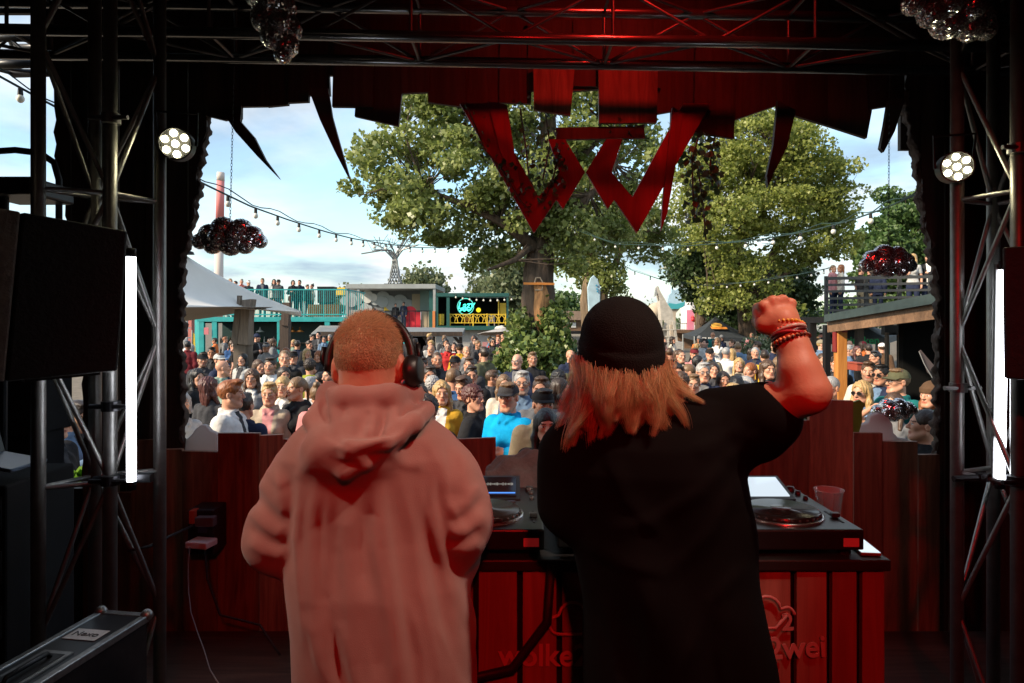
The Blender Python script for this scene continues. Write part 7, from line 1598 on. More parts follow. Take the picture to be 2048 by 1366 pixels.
# --- right part
K(1340, 695, 175, 'm', 'pocket', 'coat', 'black', 'person in black coat seen from behind right of the beanie', hair='fuzz', hc='brown')
K(1362, 699, 10, 'm', 'down', 'jacket', 'olive', 'person in olive jacket open over a cream tee', hair='fuzz', hc='brown', inner='cream', h=1.78)
K(1389, 696, 0, 'm', 'down', 'shirt', 'pink', 'person in pink shirt and maroon cap below the gazebo', hair='short', cap=('cap', 'maroon'))
K(1397, 711, 60, 'f', 'down', 'jacket', 'charcoal', 'person in charcoal jacket turned right, below the maroon cap', hair='bob', hc='black', h=1.68)
K(1420, 696, 15, 'm', 'cross', 'jacket', 'khaki', 'person in khaki jacket and black cap with crossed arms below the gazebo', hair='short', cap=('cap', 'black'))
K(1453, 694, 150, 'm', 'down', 'shirt', 'white', 'person in white shirt at the right leg of the gazebo', hair='fuzz', hc='grey', legs='denim blue')
K(1465, 697, 130, 'f', 'down', 'jacket', 'khaki', 'person in khaki jacket beside the white shirt and gazebo leg', hair='long', hc='blond', legs='denim blue', h=1.70)
K(1353, 727, 5, 'm', 'down', 'jacket', 'black', 'person in black jacket below the olive jacket and cream tee', hair='curly', hc='black', tone=1)
K(1376, 727, -65, 'm', 'down', 'tee', 'beige', 'person in beige tee turned left, above the row of round glasses', hair='fuzz', hc='light')
K(1406, 725, 0, 'm', 'down', 'jacket', 'navy', 'person in navy jacket over a grey shirt with glasses', hair='short', hc='grey', specs='clear', inner='grey', h=1.80)
K(1427, 725, -10, 'f', 'cross', 'hoodie', 'charcoal', 'person in charcoal hoodie behind the navy jacket and grey shirt', hair='long', hc='dark', h=1.68)
K(1447, 743, 5, 'f', 'cross', 'tee', 'pale grey', 'person in pale striped tee with crossed arms', hair='long', hc='dark', tone=3, h=1.68)
K(1340, 746, 15, 'm', 'down', 'tee', 'cream', 'person in cream tee and glasses right of the fair hair', hair='short', hc='light', specs='clear', h=1.76)
K(1362, 745, 175, 'm', 'down', 'tee', 'brown', 'person in brown tee seen from behind between two pairs of glasses', hair='curly', hc='brown', h=1.74)
K(1387, 748, -5, 'f', 'mix', 'jacket', 'black', 'person in black jacket and glasses above the black shoulder', hair='short', hc='light', specs='clear', h=1.70)
K(1500, 725, -60, 'f', 'down', 'jacket', 'black', 'person in black vest with a blue sleeve turned left near the raised arm', hair='tail', hc='ginger', inner='blue', h=1.74)
K(1478, 716, -20, 'f', 'down', 'jacket', 'beige', 'person in beige jacket with a scarf left of the black vest', hair='wavy', hc='blond', h=1.68)
K(1536, 720, 10, 'm', 'down', 'jacket', 'charcoal', 'person in charcoal jacket over a red checked shirt near the raised arm', hair='wavy', hc='brown', inner='maroon', h=1.80)
K(1474, 752, 165, 'm', 'down', 'shirt', 'blue', 'person in blue shirt seen from behind before the black vest', hair='short', hc='black', h=1.72)
K(1492, 753, -170, 'f', 'down', 'jacket', 'grey', 'person in grey jacket seen from behind beside the blue shirt', hair='short', hc='grey', h=1.70)
K(1465, 767, 0, 'm', 'down', 'shirt', 'pale grey', 'person in pale grey shirt just above the black shoulder', hair='short', hc='blond', specs='clear', h=1.68)
K(1559, 713, 5, 'f', 'down', 'jacket', 'black', 'person in black jacket over a white tee left of the raised forearm', hair='long', hc='light', inner='white', h=1.78)
K(1530, 700, 160, 'm', 'down', 'jacket', 'mustard', 'person in mustard jacket seen from behind left of the forearm', hair='short', hc='dark')
K(1510, 694, -20, 'm', 'cup', 'coat', 'navy', 'person in navy coat drinking beside the light green shrub', hair='fuzz', hc='grey')
K(1737, 723, -30, 'm', 'cross', 'hoodie', 'cream', 'person in cream hooded jacket right of the orange post', hair='quiff', hc='brown', beard=True, h=1.82)
K(1762, 729, -55, 'm', 'down', 'jacket', 'navy', 'person in navy jacket over a blue shirt with sunglasses', hair='short', hc='black', specs='sun', inner='denim blue', tone=3, h=1.80)
K(1795, 738, -50, 'm', 'pocket', 'coat', 'teal', 'person in teal padded jacket, olive cap and glasses', hair='short', cap=('cap', 'olive'), specs='clear', hc='light', h=1.84)
K(1722, 762, -50, 'f', 'down', 'jacket', 'denim blue', 'person in denim jacket and sunglasses beside the tall parapet plank', hair='wavy', hc='blond', specs='sun', h=1.72)
K(1786, 785, -25, 'f', 'shade', 'tee', 'grey', 'person in grey top raising an arm behind the small mirror cloud', hair='long', hc='brown', h=1.64)
K(1861, 765, -60, 'f', 'down', 'jacket', 'dark green', 'person in dark green jacket and brown hat by the right bark edge', hair='long', hc='ginger', cap=('beanie', 'brown'), h=1.74)
K(1845, 818, -62, 'f', 'down', 'tee', 'black', 'smiling person in black tank top leaning back at the right of the parapet', hair='tail', hc='dark', h=1.70)
K(1661, 752, -30, 'm', 'down', 'tee', 'sage green', 'person in sage green tee behind the bent elbow', hair='fuzz', hc='grey', h=1.76)
K(1645, 706, 10, 'm', 'down', 'jacket', 'grey', 'person in grey jacket between the forearm and the orange post', hair='fuzz', hc='brown')
K(1672, 712, -20, 'm', 'down', 'jacket', 'black', 'person in black jacket at the left side of the orange post', hair='short', hc='dark')
K(1750, 702, -80, 'm', 'down', 'jacket', 'dark green', 'person in dark green jacket turned left in the shade of the hut', hair='short', hc='black', tone=1)
K(1715, 692, 15, 'f', 'down', 'jacket', 'black', 'person in long black dress below the green lettering', hair='long', hc='auburn', h=1.68)
K(1738, 688, 160, 'm', 'down', 'jacket', 'black', 'person in black jacket seen from behind below the green lettering', hair='short', hc='dark')
K(1764, 686, 170, 'm', 'down', 'jacket', 'brown', 'person in brown jacket and white cap below the dark parasol', hair='short', cap=('cap', 'white'))
K(1697, 690, 90, 'm', 'down', 'shirt', 'denim blue', 'person in light blue shirt right of the orange post', hair='short', hc='grey')
# behind the left tower
K(150, 800, 60, 'm', 'phone', 'jacket', 'denim blue', 'person in denim blue top holding a phone behind the left truss tower', hair='short', hc='dark', h=1.7)
K(104, 812, 70, 'm', 'cup', 'coat', 'black', 'person in black coat with a cup behind the left truss tower', hair='short', hc='brown', h=1.72, cup=('pale beer in a clear cup', 'person behind the left tower', PALE))
K(40, 800, 60, 'f', 'phone', 'jacket', 'black', 'person in black jacket bending over the laptop', hair='short', hc='dark', h=1.72)
# people on the decks
def deck(px, ytop, yaw, sex, pose, wear, top, d, zf, label, group, **kw):
    z = CAMZ - (ytop - 638) / F * d; h = max(1.5, min(1.95, z - zf))
    person(P(px, 0, d).x, d, zf, h, yaw, sex, pose, wear, top, label=label, group=group, **kw)
GL, GR = 'people on the left roof deck', 'people on the right viewing deck'
DL, ZL = 33.7, P(0, 634, 33).z
for px, yt, yaw, sex, pose, wear, top, lab, kw in ((461, 556, 50, 'm', 'down', 'jacket', 'black', 'person in black jacket leftmost on the roof deck', dict(hair='fuzz', hc='light')), (483, 558, 10, 'f', 'down', 'jacket', 'coral', 'person in coral jacket on the roof deck', dict(hair='short', hc='grey', inner='coral')), (497, 561, 40, 'm', 'down', 'jacket', 'charcoal', 'person in charcoal jacket and white cap on the roof deck', dict(cap=('cap', 'white'))),
      (525, 553, 15, 'm', 'mix', 'jacket', 'navy', 'tall person in navy jacket at the teal railing', dict(hair='short', hc='brown', inner='grey')), (548, 558, 10, 'f', 'down', 'jacket', 'pale grey', 'person in pale grey coat at the teal railing', dict(hair='long', hc='black', legs='black')), (557, 559, -20, 'm', 'down', 'jacket', 'charcoal', 'person in charcoal jacket and black cap behind the pale grey coat', dict(cap=('cap', 'black'))),
      (586, 560, 20, 'f', 'cross', 'hoodie', 'black', 'person in black hoodie with crossed arms at the teal railing', dict(hair='bob', hc='black')), (599, 560, -10, 'm', 'down', 'jacket', 'navy', 'person in navy jacket beside the black hoodie on the roof deck', dict(hair='short', hc='brown')), (624, 568, -60, 'f', 'down', 'jacket', 'beige', 'person in beige coat beside the deck cabinet', dict(hair='bun', hc='dark')), (615, 569, 60, 'm', 'down', 'jacket', 'black', 'person in black jacket half hidden by the beige coat on the roof deck', dict(hair='short', hc='dark')),
      (471, 562, -30, 'm', 'down', 'jacket', 'brown', 'person in brown jacket between the black and coral jackets on deck', dict(hair='short', hc='dark'))):
    deck(px, yt, yaw, sex, pose, wear, top, DL + RND.uniform(0, 0.8), ZL, lab, GL, **kw)
for px, yt, yaw, top, lab in ((791, 607, 10, 'black', 'person in black coat in the mural container room'), (807, 604, -20, 'navy', 'person in navy jacket in the mural container room')):
    deck(px, yt, yaw, 'm', 'down', 'jacket', top, 44.8, P(0, 655, 44).z, lab, 'people in the mural room', hair='short', hc='dark')
DR, ZR = 20.6, P(0, 634, 20).z
for px, yt, yaw, sex, pose, wear, top, lab, kw in ((1667, 530, 30, 'f', 'down', 'hoodie', 'pink', 'person in pink top at the left end of the viewing deck', dict(hair='tail', hc='light')), (1681, 529, -110, 'f', 'down', 'jacket', 'cream', 'person in long cream vest on the viewing deck', dict(hair='long', hc='ginger')), (1722, 535, 100, 'm', 'down', 'tee', 'black', 'person in black top and khaki trousers below the right mirror cloud', dict(hair='short', hc='dark', legs='khaki')),
      (1740, 540, -90, 'f', 'down', 'jacket', 'black', 'person in khaki trousers right under the right mirror cloud', dict(hair='long', hc='dark', legs='khaki')), (1756, 545, 150, 'm', 'down', 'jacket', 'navy', 'person in navy seen between the rails under the mirror cloud', dict(hair='short', hc='brown')), (1826, 490, -40, 'f', 'raise', 'tee', 'pale grey', 'person in pale grey waving above the right mirror cloud', dict(hair='long', hc='blond')), (1857, 500, -30, 'm', 'cross', 'jacket', 'black', 'person in black jacket over a white tee at the right end of the viewing deck', dict(hair='short', hc='dark', inner='white', beard=True))):
    deck(px, yt, yaw, sex, pose, wear, top, DR + RND.uniform(0, 0.4), ZR, lab, GR, **kw)
# white hoodie print
hd_ = [k for k in KEY if (k[0], k[1]) == pz_][0]
b = MB(); px_, py_ = hd_[2], hd_[3]; b.bbox(px_ - 0.115, px_ + 0.115, py_ - 0.172, py_ - 0.150, GZ + 1.17, GZ + 1.235)
po = [o for o in PEOPLE if 'white hoodie with' in o['label']][0]
pr_ = bpy.data.objects.new('chest_print', b.build('chest_print_src', mat('print_blue', (0.03, 0.16, 0.42), 0.7)).data)
bpy.data.objects.remove(bpy.data.objects['chest_print_src']); COL.objects.link(pr_); pr_.parent = po; pr_.matrix_parent_inverse = Matrix.LocRotScale(po.location, po.rotation_euler, po.scale).inverted()
ORG[pr_.name] = Vector((0, 0, 0))

# --- the rest of the crowd, each an individual
rr = random.Random(19)
PLACES = [(300, 470, 'near the salmon red post'), (470, 560, 'before the teal bar counter'), (560, 650, 'below the roof deck planter'), (650, 720, 'near the teal awning'), (720, 800, 'behind the fair-haired performer'), (800, 880, 'below the mural room'), (880, 960, 'under the shed canopy edge'), (960, 1030, 'by the grey parasol'), (1030, 1110, 'by the ivy'), (1110, 1200, 'near the brown shed'), (1200, 1330, 'behind the beanie'), (1330, 1390, 'before the timber tower'), (1390, 1450, 'below the black gazebo'), (1450, 1530, 'by the light green shrub'), (1530, 1600, 'before the food stand'), (1600, 1680, 'beyond the raised arm'), (1680, 1760, 'beyond the orange post'), (1760, 1900, 'before the bar hut')]
TOPS = ['black'] * 7 + ['charcoal'] * 5 + ['navy'] * 4 + ['grey'] * 3 + ['white', 'white', 'pale grey', 'pale grey', 'denim blue', 'denim blue', 'olive', 'khaki', 'beige', 'brown', 'maroon', 'sage green', 'mustard', 'pink', 'cream', 'orange', 'teal', 'dark green', 'blue', 'red']
USED = {}
placed = [(k[2], k[3]) for k in KEY]
keybox = [(k[0], k[1], 0.235 * F / k[3], k[3]) for k in KEY]
TREES = [(0.63, 16.0, 1.25), (0.7, 15.3, 1.3), (2.7, 24, 0.5), (3.2, 24, 0.5), (10.5, 30, 1.0), (-5.6, 14, 0.35), (-6.7, 20, 0.35), (7.1, 20, 1.0), (4.6, 9.35, 0.4), (4.7, 9.3, 0.6), (7.1, 14.2, 0.8), (5, 14, 0.5), (0.6, 26, 0.4)]
tries = 0; made = 0
while made < 150 and tries < 9000:
    tries += 1
    d = 8.2 + 20 * rr.random() ** 0.75; px = rr.uniform(368, 1850)
    x = (px - 1024) / F * d
    if px > 1770 and d > 7.5: continue
    if px > 1640 and d > 20: continue
    if px < 700 and d > 31: continue
    if any((x - a) ** 2 + (d - b) ** 2 < (0.50 + 0.012 * d) ** 2 for a, b in placed): continue
    if any((x - a) ** 2 + (d - b) ** 2 < r * r for a, b, r in TREES): continue
    fem = rr.random() < 0.45; h = rr.uniform(1.60, 1.74) if fem else rr.uniform(1.70, 1.86)
    yt = 638 + F * (CROWD_H - h) / d; hp = 0.235 * F / d
    if any(kd > d and abs(px - kx) < (hp + kh) * 0.46 and yt < ky + kh * 1.15 and ky < yt + hp * 3 for kx, ky, kh, kd in keybox): continue
    sex = 'f' if fem else 'm'
    yaw = rr.choice([0, 0, 5, -10, 15, -20, 30, -35, 60, -60, 95, -95, 165, 180, -160]) + rr.uniform(-8, 8)
    pose, wear = rr.choice([k[1:3] for k in SPEC if k[0] == sex and k[1] not in ('shade', 'raise')])
    top = rr.choice(TOPS); inner = rr.choice(['white', 'black', 'grey', 'charcoal', 'cream', top]); legs = rr.choice(['navy', 'black', 'charcoal', 'denim blue', 'khaki'])
    tone = rr.choice([0, 0, 0, 1, 1, 2, 2, 2, 3, 4]); hc = rr.choice(['dark', 'dark', 'brown', 'brown', 'black', 'light', 'blond', 'grey', 'ginger'])
    hair = rr.choice(['long', 'long', 'wavy', 'wavy', 'bob', 'bun', 'tail', 'bangs', 'curly', 'short']) if fem else rr.choice(['short', 'short', 'short', 'fuzz', 'curly', 'quiff', 'quiff', 'fuzz', None])
    cap = None
    if rr.random() < 0.13: cap = (rr.choice(['cap', 'cap', 'beanie']), rr.choice(['black', 'black', 'navy', 'grey', 'khaki', 'white', 'maroon'])); hair = 'long' if fem else 'fuzz'
    specs = rr.choice([None] * 7 + ['clear', 'sun'])
    place = [n for a, b_, n in PLACES if a <= px < b_][0] if 300 <= px < 1900 else 'at the edge'
    ya = ((yaw + 180) % 360) - 180
    turn = 'facing the stage' if abs(ya) < 40 else ('turned right' if 40 <= ya < 140 else ('turned left' if -140 < ya <= -40 else 'seen from behind'))
    gar = {'tee': 'tee', 'jacket': 'jacket', 'hoodie': 'hoodie', 'coat': 'coat', 'shirt': 'shirt'}[wear]
    extra = (' and %s %s' % (cap[1], cap[0])) if cap else (' with sunglasses' if specs == 'sun' else (' with glasses' if specs else ''))
    key = (top, gar, extra, turn, place)
    # near ones can be told by what they stand behind
    near = min(((abs(a - px) + 4 * abs(kd - d), kk) for kk, (a, ky, kh, kd) in enumerate(keybox)), default=None)
    lab = 'person in %s %s%s %s, %s' % (top, gar, extra, turn, place)
    if lab in USED:
        lab2 = 'person in %s %s%s over %s trousers %s, %s' % (top, gar, extra, legs, turn, place)
        if lab2 in USED or len(lab2.split()) > 16: continue
        lab = lab2
    USED[lab] = 1
    person(x, d, GZ, h, yaw - math.degrees(math.atan2(x, d)) * 0.5, sex, pose, wear, top, inner, legs, tone, hair, hc, (not fem and rr.random() < 0.35), cap, specs, lab)
    placed.append((x, d)); made += 1
print('crowd', len(PEOPLE), 'tries', tries)
# ================================================================== THE TWO PERFORMERS
def strands(roots, paths, r0, sides=3):
    """many fine hair strands as tapered tubes; paths: (n, k, 3)"""
    n, k, _ = paths.shape
    t = np.gradient(paths, axis=1); t /= np.linalg.norm(t, axis=2, keepdims=True) + 1e-9
    ref = np.array([0.31, 0.77, 0.55]); x = np.cross(t, ref); x /= np.linalg.norm(x, axis=2, keepdims=True) + 1e-9; y = np.cross(t, x)
    rad = (r0 * np.linspace(1, 0.25, k))[None, :, None]
    ring = [paths + rad * (x * math.cos(2 * math.pi * i / sides) + y * math.sin(2 * math.pi * i / sides)) for i in range(sides)]
    v = np.stack(ring, 2).reshape(-1, 3)            # n, k, sides
    idx = np.arange(n * k * sides).reshape(n, k, sides)
    a = idx[:, :-1, :]; b = np.roll(idx, -1, 2)[:, :-1, :]; c = np.roll(idx, -1, 2)[:, 1:, :]; d = idx[:, 1:, :]
    return v, np.stack([a, b, c, d], -1).reshape(-1, 4)
def hairstrand_mat(name, c1, c2, rough=0.32):
    m = bpy.data.materials.new(name); t, b = nodes(m); g = t.nodes.new('ShaderNodeNewGeometry'); cr = t.nodes.new('ShaderNodeValToRGB')
    cr.color_ramp.elements[0].color = tuple(c1) + (1,); cr.color_ramp.elements[1].color = tuple(c2) + (1,); t.links.new(g.outputs['Random Per Island'], cr.inputs[0])
    t.links.new(cr.outputs[0], b.inputs['Base Color']); b.inputs['Roughness'].default_value = rough; b.inputs['Specular IOR Level'].default_value = 0.6; return m
def Z_(py, d): return P(0, py, d).z
def row(py, xl, xr, d, ry, cy=None):
    a, b = P(xl, py, d), P(xr, py, d); return (a.z, (a.x + b.x) / 2, d if cy is None else cy, (b.x - a.x) / 2, ry)
def finish(name, s, xs, ys, zs, m, parent, loc, noise=None, mi=None):
    v, q = s.mesh(xs, ys, zs, noise); return v, q
def skin_detail(m):
    t, b = nodes(m); tcn = t.nodes.new('ShaderNodeTexCoord'); n1 = t.nodes.new('ShaderNodeTexNoise'); n1.inputs['Scale'].default_value = 150; n1.inputs['Detail'].default_value = 5
    n2 = t.nodes.new('ShaderNodeTexNoise'); n2.inputs['Scale'].default_value = 24; n2.inputs['Detail'].default_value = 3; n2.inputs['Distortion'].default_value = 1.2
    ad = t.nodes.new('ShaderNodeMath'); ad.operation = 'MULTIPLY_ADD'; ad.inputs[1].default_value = 0.25; bn = t.nodes.new('ShaderNodeBump'); bn.inputs['Strength'].default_value = 0.35; bn.inputs['Distance'].default_value = 0.004
    for n in (n1, n2): t.links.new(tcn.outputs['Object'], n.inputs['Vector'])
    t.links.new(n1.outputs['Fac'], ad.inputs[0]); t.links.new(n2.outputs['Fac'], ad.inputs[2]); t.links.new(ad.outputs[0], bn.inputs['Height']); t.links.new(bn.outputs[0], b.inputs['Normal']); return m
SKIN_A = mask_skin('performer_skin', (0.56, 0.31, 0.21), (0.10, 0.06, 0.03)); skin_detail(SKIN_A)
# ---------------------------------------------------------------- hooded performer
d1 = 1.60
M_HOOD = mat('rose_fleece', (0.34, 0.195, 0.17), 0.97, var=0.10, scale=7, bump=0.16, bscale=480, spec=0.05); MATS['rose_fleece'].node_tree.nodes['Principled BSDF'].inputs['Sheen Weight'].default_value = 0.25
hA = Matrix.Translation(P(741, 733, 1.60)) @ Euler((R(9), R(2), R(180 - 4)), 'XYZ').to_matrix().to_4x4()    # faces the audience, looking a little down
s = SDF(); head_sdf(s, hA, 0)
nb = P(742, 850, 1.60)
s.cap(hA @ Vector((0, 0.03, -0.05)), nb, 0.058, 0.066, 0, 0.03)
s.stack(sorted([row(1000, 610, 850, d1, 0.10), row(900, 630, 845, d1, 0.09), row(850, 672, 812, d1, 0.075)]), 0, 0.03)
for px, lst in ((0, ((648, 930), (560, 1072), (640, 1098))), (1, ((850, 930), (908, 1040), (860, 1092)))):
    S, E, W = P(*lst[0], d1), P(*lst[1], 1.585), P(*lst[2], 1.86)
    s.cap(S, E, 0.045, 0.040, 0, 0.02); s.cap(E, W, 0.040, 0.028, 0, 0.02); hand_sdf(s, W, (0.15 if px == 0 else -0.2, 1, -0.05), (0, 0, -1), 0, 0.4, 1.0, 1 if px == 0 else -1)
tl_ = []
for x in (-1, 1):
    hip = Vector((P(772 + x * 80, 0, 1.62).x, 1.62, 0.86)); kn = Vector((hip.x + x * 0.01, 1.63, 0.48)); an = Vector((hip.x + x * 0.02, 1.62, 0.09))
    s.cap(hip, kn, 0.085, 0.06, 1, 0.03); s.cap(kn, an, 0.06, 0.05, 1, 0.03); s.cap(an + Vector((0, -0.03, -0.04)), an + Vector((x * 0.02, 0.12, -0.05)), 0.045, 0.036, 2, 0.02)
s.stack(sorted([row(1330, 640, 900, 1.62, 0.11), row(1420, 630, 915, 1.62, 0.115), row(1500, 640, 905, 1.62, 0.11), row(1000, 625, 850, 1.61, 0.10)]), 1, 0.03)
zt = hA.translation.z
v, q = s.mesh(ax((-0.68, -0.46, 0.012), (-0.46, -0.18, 0.0055), (-0.18, 0.02, 0.012)), ax((1.40, 1.74, 0.0065), (1.74, 2.06, 0.008)), ax((-0.01, 1.0, 0.03), (1.0, 1.42, 0.010), (1.42, zt + 0.14, 0.0055)))
tg = s.tags(v[q].mean(1))
pa = mesh_np('person', v, q, [SKIN_A, mat('dark_trousers', (0.02, 0.02, 0.025), 0.85, var=0.2), M_BLACK], None, True, tg, loc=(P(770, 0, 1.62).x, 1.62, 0))
set_mask(pa.data, head_mask(v, hA, 0.2)); tag(pa, 'person in rose hoodie with black headphones, back to the camera, at the left player', 'person', 'performers at the mixing table')
# hoodie
s = SDF()
ph = 0.8
def ridge(t): return np.abs(np.sin(t)) ** 1.6 - 0.5
def foldA(X, Y, Z, th):
    lo = np.clip((1.47 - Z) / 0.22, 0, 1); wdt = 0.175 + 0.05 * np.clip(1.5 - Z, 0, 1)
    u = X / wdt
    bend = 0.35 * np.sin(Z * 3.3 + 0.6) + 0.5 * (Z - 1.1) * u
    a = ridge(u * 3.4 + bend + 0.9); b = ridge(u * 6.1 - 1.4 * bend + 2.2 + 0.25 * np.sin(Z * 9))
    amt = 0.55 + 0.45 * np.sin(Z * 5 + u * 2)
    low = np.clip((1.05 - Z) / 0.2, 0, 1) * np.clip((np.abs(u) - 0.3) / 0.5, 0, 1)
    sh = np.clip((Z - 1.22) / 0.1, 0, 1)
    return -lo * (0.012 * a + 0.004 * b * amt)
s.stack(sorted([row(1432, 604, 950, 1.62, 0.165), row(1405, 598, 952, 1.62, 0.180), row(1366, 594, 950, 1.62, 0.182), row(1250, 586, 948, 1.62, 0.178), row(1150, 572, 930, 1.61, 0.168), row(1050, 560, 908, 1.61, 0.158), row(960, 555, 902, 1.605, 0.148), row(905, 562, 905, 1.60, 0.140), row(868, 590, 888, 1.60, 0.125), row(840, 618, 862, 1.60, 0.105), row(815, 648, 836, 1.60, 0.088), row(795, 668, 816, 1.60, 0.08)]), 0, 0.03, n=2.35, fold=foldA)
s.cap(P(642, 918, 1.60), P(602, 985, 1.595), 0.060, 0.068, 0, 0.05); s.cap(P(598, 985, 1.595), P(556, 1074, 1.585), 0.068, 0.070, 0, 0.05); s.cap(P(556, 1074, 1.585), P(614, 1112, 1.78), 0.070, 0.056, 0, 0.04); s.cap(P(612, 1112, 1.78), P(628, 1104, 1.84), 0.045, 0.04, 0, 0.01)
s.cap(P(856, 920, 1.60), P(888, 970, 1.595), 0.070, 0.080, 0, 0.05); s.cap(P(888, 970, 1.595), P(910, 1040, 1.585), 0.080, 0.080, 0, 0.05); s.cap(P(910, 1040, 1.585), P(895, 1108, 1.76), 0.080, 0.058, 0, 0.04); s.cap(P(895, 1108, 1.76), P(875, 1096, 1.83), 0.047, 0.042, 0, 0.01)
s.cap(P(905, 1100, 1.60), P(925, 1120, 1.66), 0.045, 0.03, 0, 0.05)
# hood lying on the back: outer bag, rolled rim, hollow lining with folds
s.ell(P(700, 900, 1.475), (0.105, 0.060, 0.066), 0, 0.035)
s.ell(P(745, 835, 1.53), (0.112, 0.055, 0.055), 0, 0.03)
rim = [P(652, 800, 1.575), P(626, 842, 1.515), P(648, 886, 1.452), P(700, 900, 1.418), P(768, 880, 1.425), P(826, 846, 1.482), P(852, 820, 1.56)]
for a_, b_ in zip(rim[:-1], rim[1:]): s.cap(a_, b_, 0.0215, t=0, k=0.010)
rim2 = [P(650, 905, 1.455), P(690, 945, 1.43), P(730, 925, 1.425), P(800, 880, 1.46)]
for a_, b_ in zip(rim2[:-1], rim2[1:]): s.cap(a_, b_, 0.013, t=0, k=0.016)
s.ell(P(738, 846, 1.428), (0.078, 0.034, 0.034), 0, 0.016, sub=True)
for x0_, x1_, r0_ in ((668, 676, 0.017), (706, 704, 0.013), (752, 742, 0.016), (796, 782, 0.016)): s.cap(P(x0_, 788, 1.525), P(x1_, 868, 1.452), r0_, r0_ * 0.8, 0, 0.010)
s.cap(P(660, 786, 1.60), P(690, 796, 1.51), 0.022, 0.026, 0, 0.015); s.cap(P(690, 796, 1.51), P(778, 792, 1.51), 0.026, 0.026, 0, 0.015); s.cap(P(778, 792, 1.51), P(822, 790, 1.60), 0.026, 0.022, 0, 0.015)
s.cap(P(662, 790, 1.60), P(742, 836, 1.70), 0.026, t=0, k=0.03); s.cap(P(822, 790, 1.60), P(742, 836, 1.70), 0.026, t=0, k=0.03)
s.ell(P(740, 800, 1.56), (0.060, 0.046, 0.045), 0, 0.015, sub=True)
def nzA(X, Y, Z):
    sl = np.clip((np.abs(X + 0.33) - 0.17) / 0.05, 0, 1)
    return -sl * 0.003 * ridge(Z * 27 + 2.2 * np.sin(X * 16 + Y * 14) + 9 * (X + 0.33) * np.sign(X + 0.33)) * np.clip((1.45 - Z) / 0.15, 0, 1) + 0.0 * X
v, q = s.mesh(ax((-0.72, 0.03, 0.0048)), ax((1.34, 1.92, 0.0054)), ax((0.76, 1.58, 0.0050)), nzA)
# drape: long soft folds pressed into the cloth of the back and the sleeves
def normals(v, q):
    n_ = np.cross(v[q[:, 2]] - v[q[:, 0]], v[q[:, 3]] - v[q[:, 1]]); out = np.zeros_like(v)
    for i in range(4): np.add.at(out, q[:, i], n_)
    return out / (np.linalg.norm(out, axis=1, keepdims=True) + 1e-12)
def fold_field(v, folds):
    px = 1024 + v[:, 0] / v[:, 1] * F; py = 638 + (CAMZ - v[:, 2]) / v[:, 1] * F; h = np.zeros(len(v))
    for pts, amp, wd_ in folds:
        best = np.full(len(v), 1e9); tt = np.zeros(len(v)); sd_ = np.zeros(len(v)); m = len(pts) - 1
        for i, (a_, b_) in enumerate(zip(pts[:-1], pts[1:])):
            ax_, ay_ = a_; bx_, by_ = b_; L2_ = (bx_ - ax_) ** 2 + (by_ - ay_) ** 2; t_ = np.clip(((px - ax_) * (bx_ - ax_) + (py - ay_) * (by_ - ay_)) / L2_, 0, 1)
            dd = np.hypot(px - ax_ - t_ * (bx_ - ax_), py - ay_ - t_ * (by_ - ay_)); w_ = dd < best; best[w_] = dd[w_]; tt[w_] = (i + t_[w_]) / m
            sg = np.sign((px - ax_) * (by_ - ay_) - (py - ay_) * (bx_ - ax_)); sd_[w_] = sg[w_]
        wl_ = wd_ * np.where(sd_ > 0, 1.35, 0.75)
        h += amp * np.exp(-(best / wl_) ** 2) * np.clip(np.minimum(tt, 1 - tt) * 5 + 0.15 * (tt > 0.5), 0, 1)
    return h
FOLDS = []
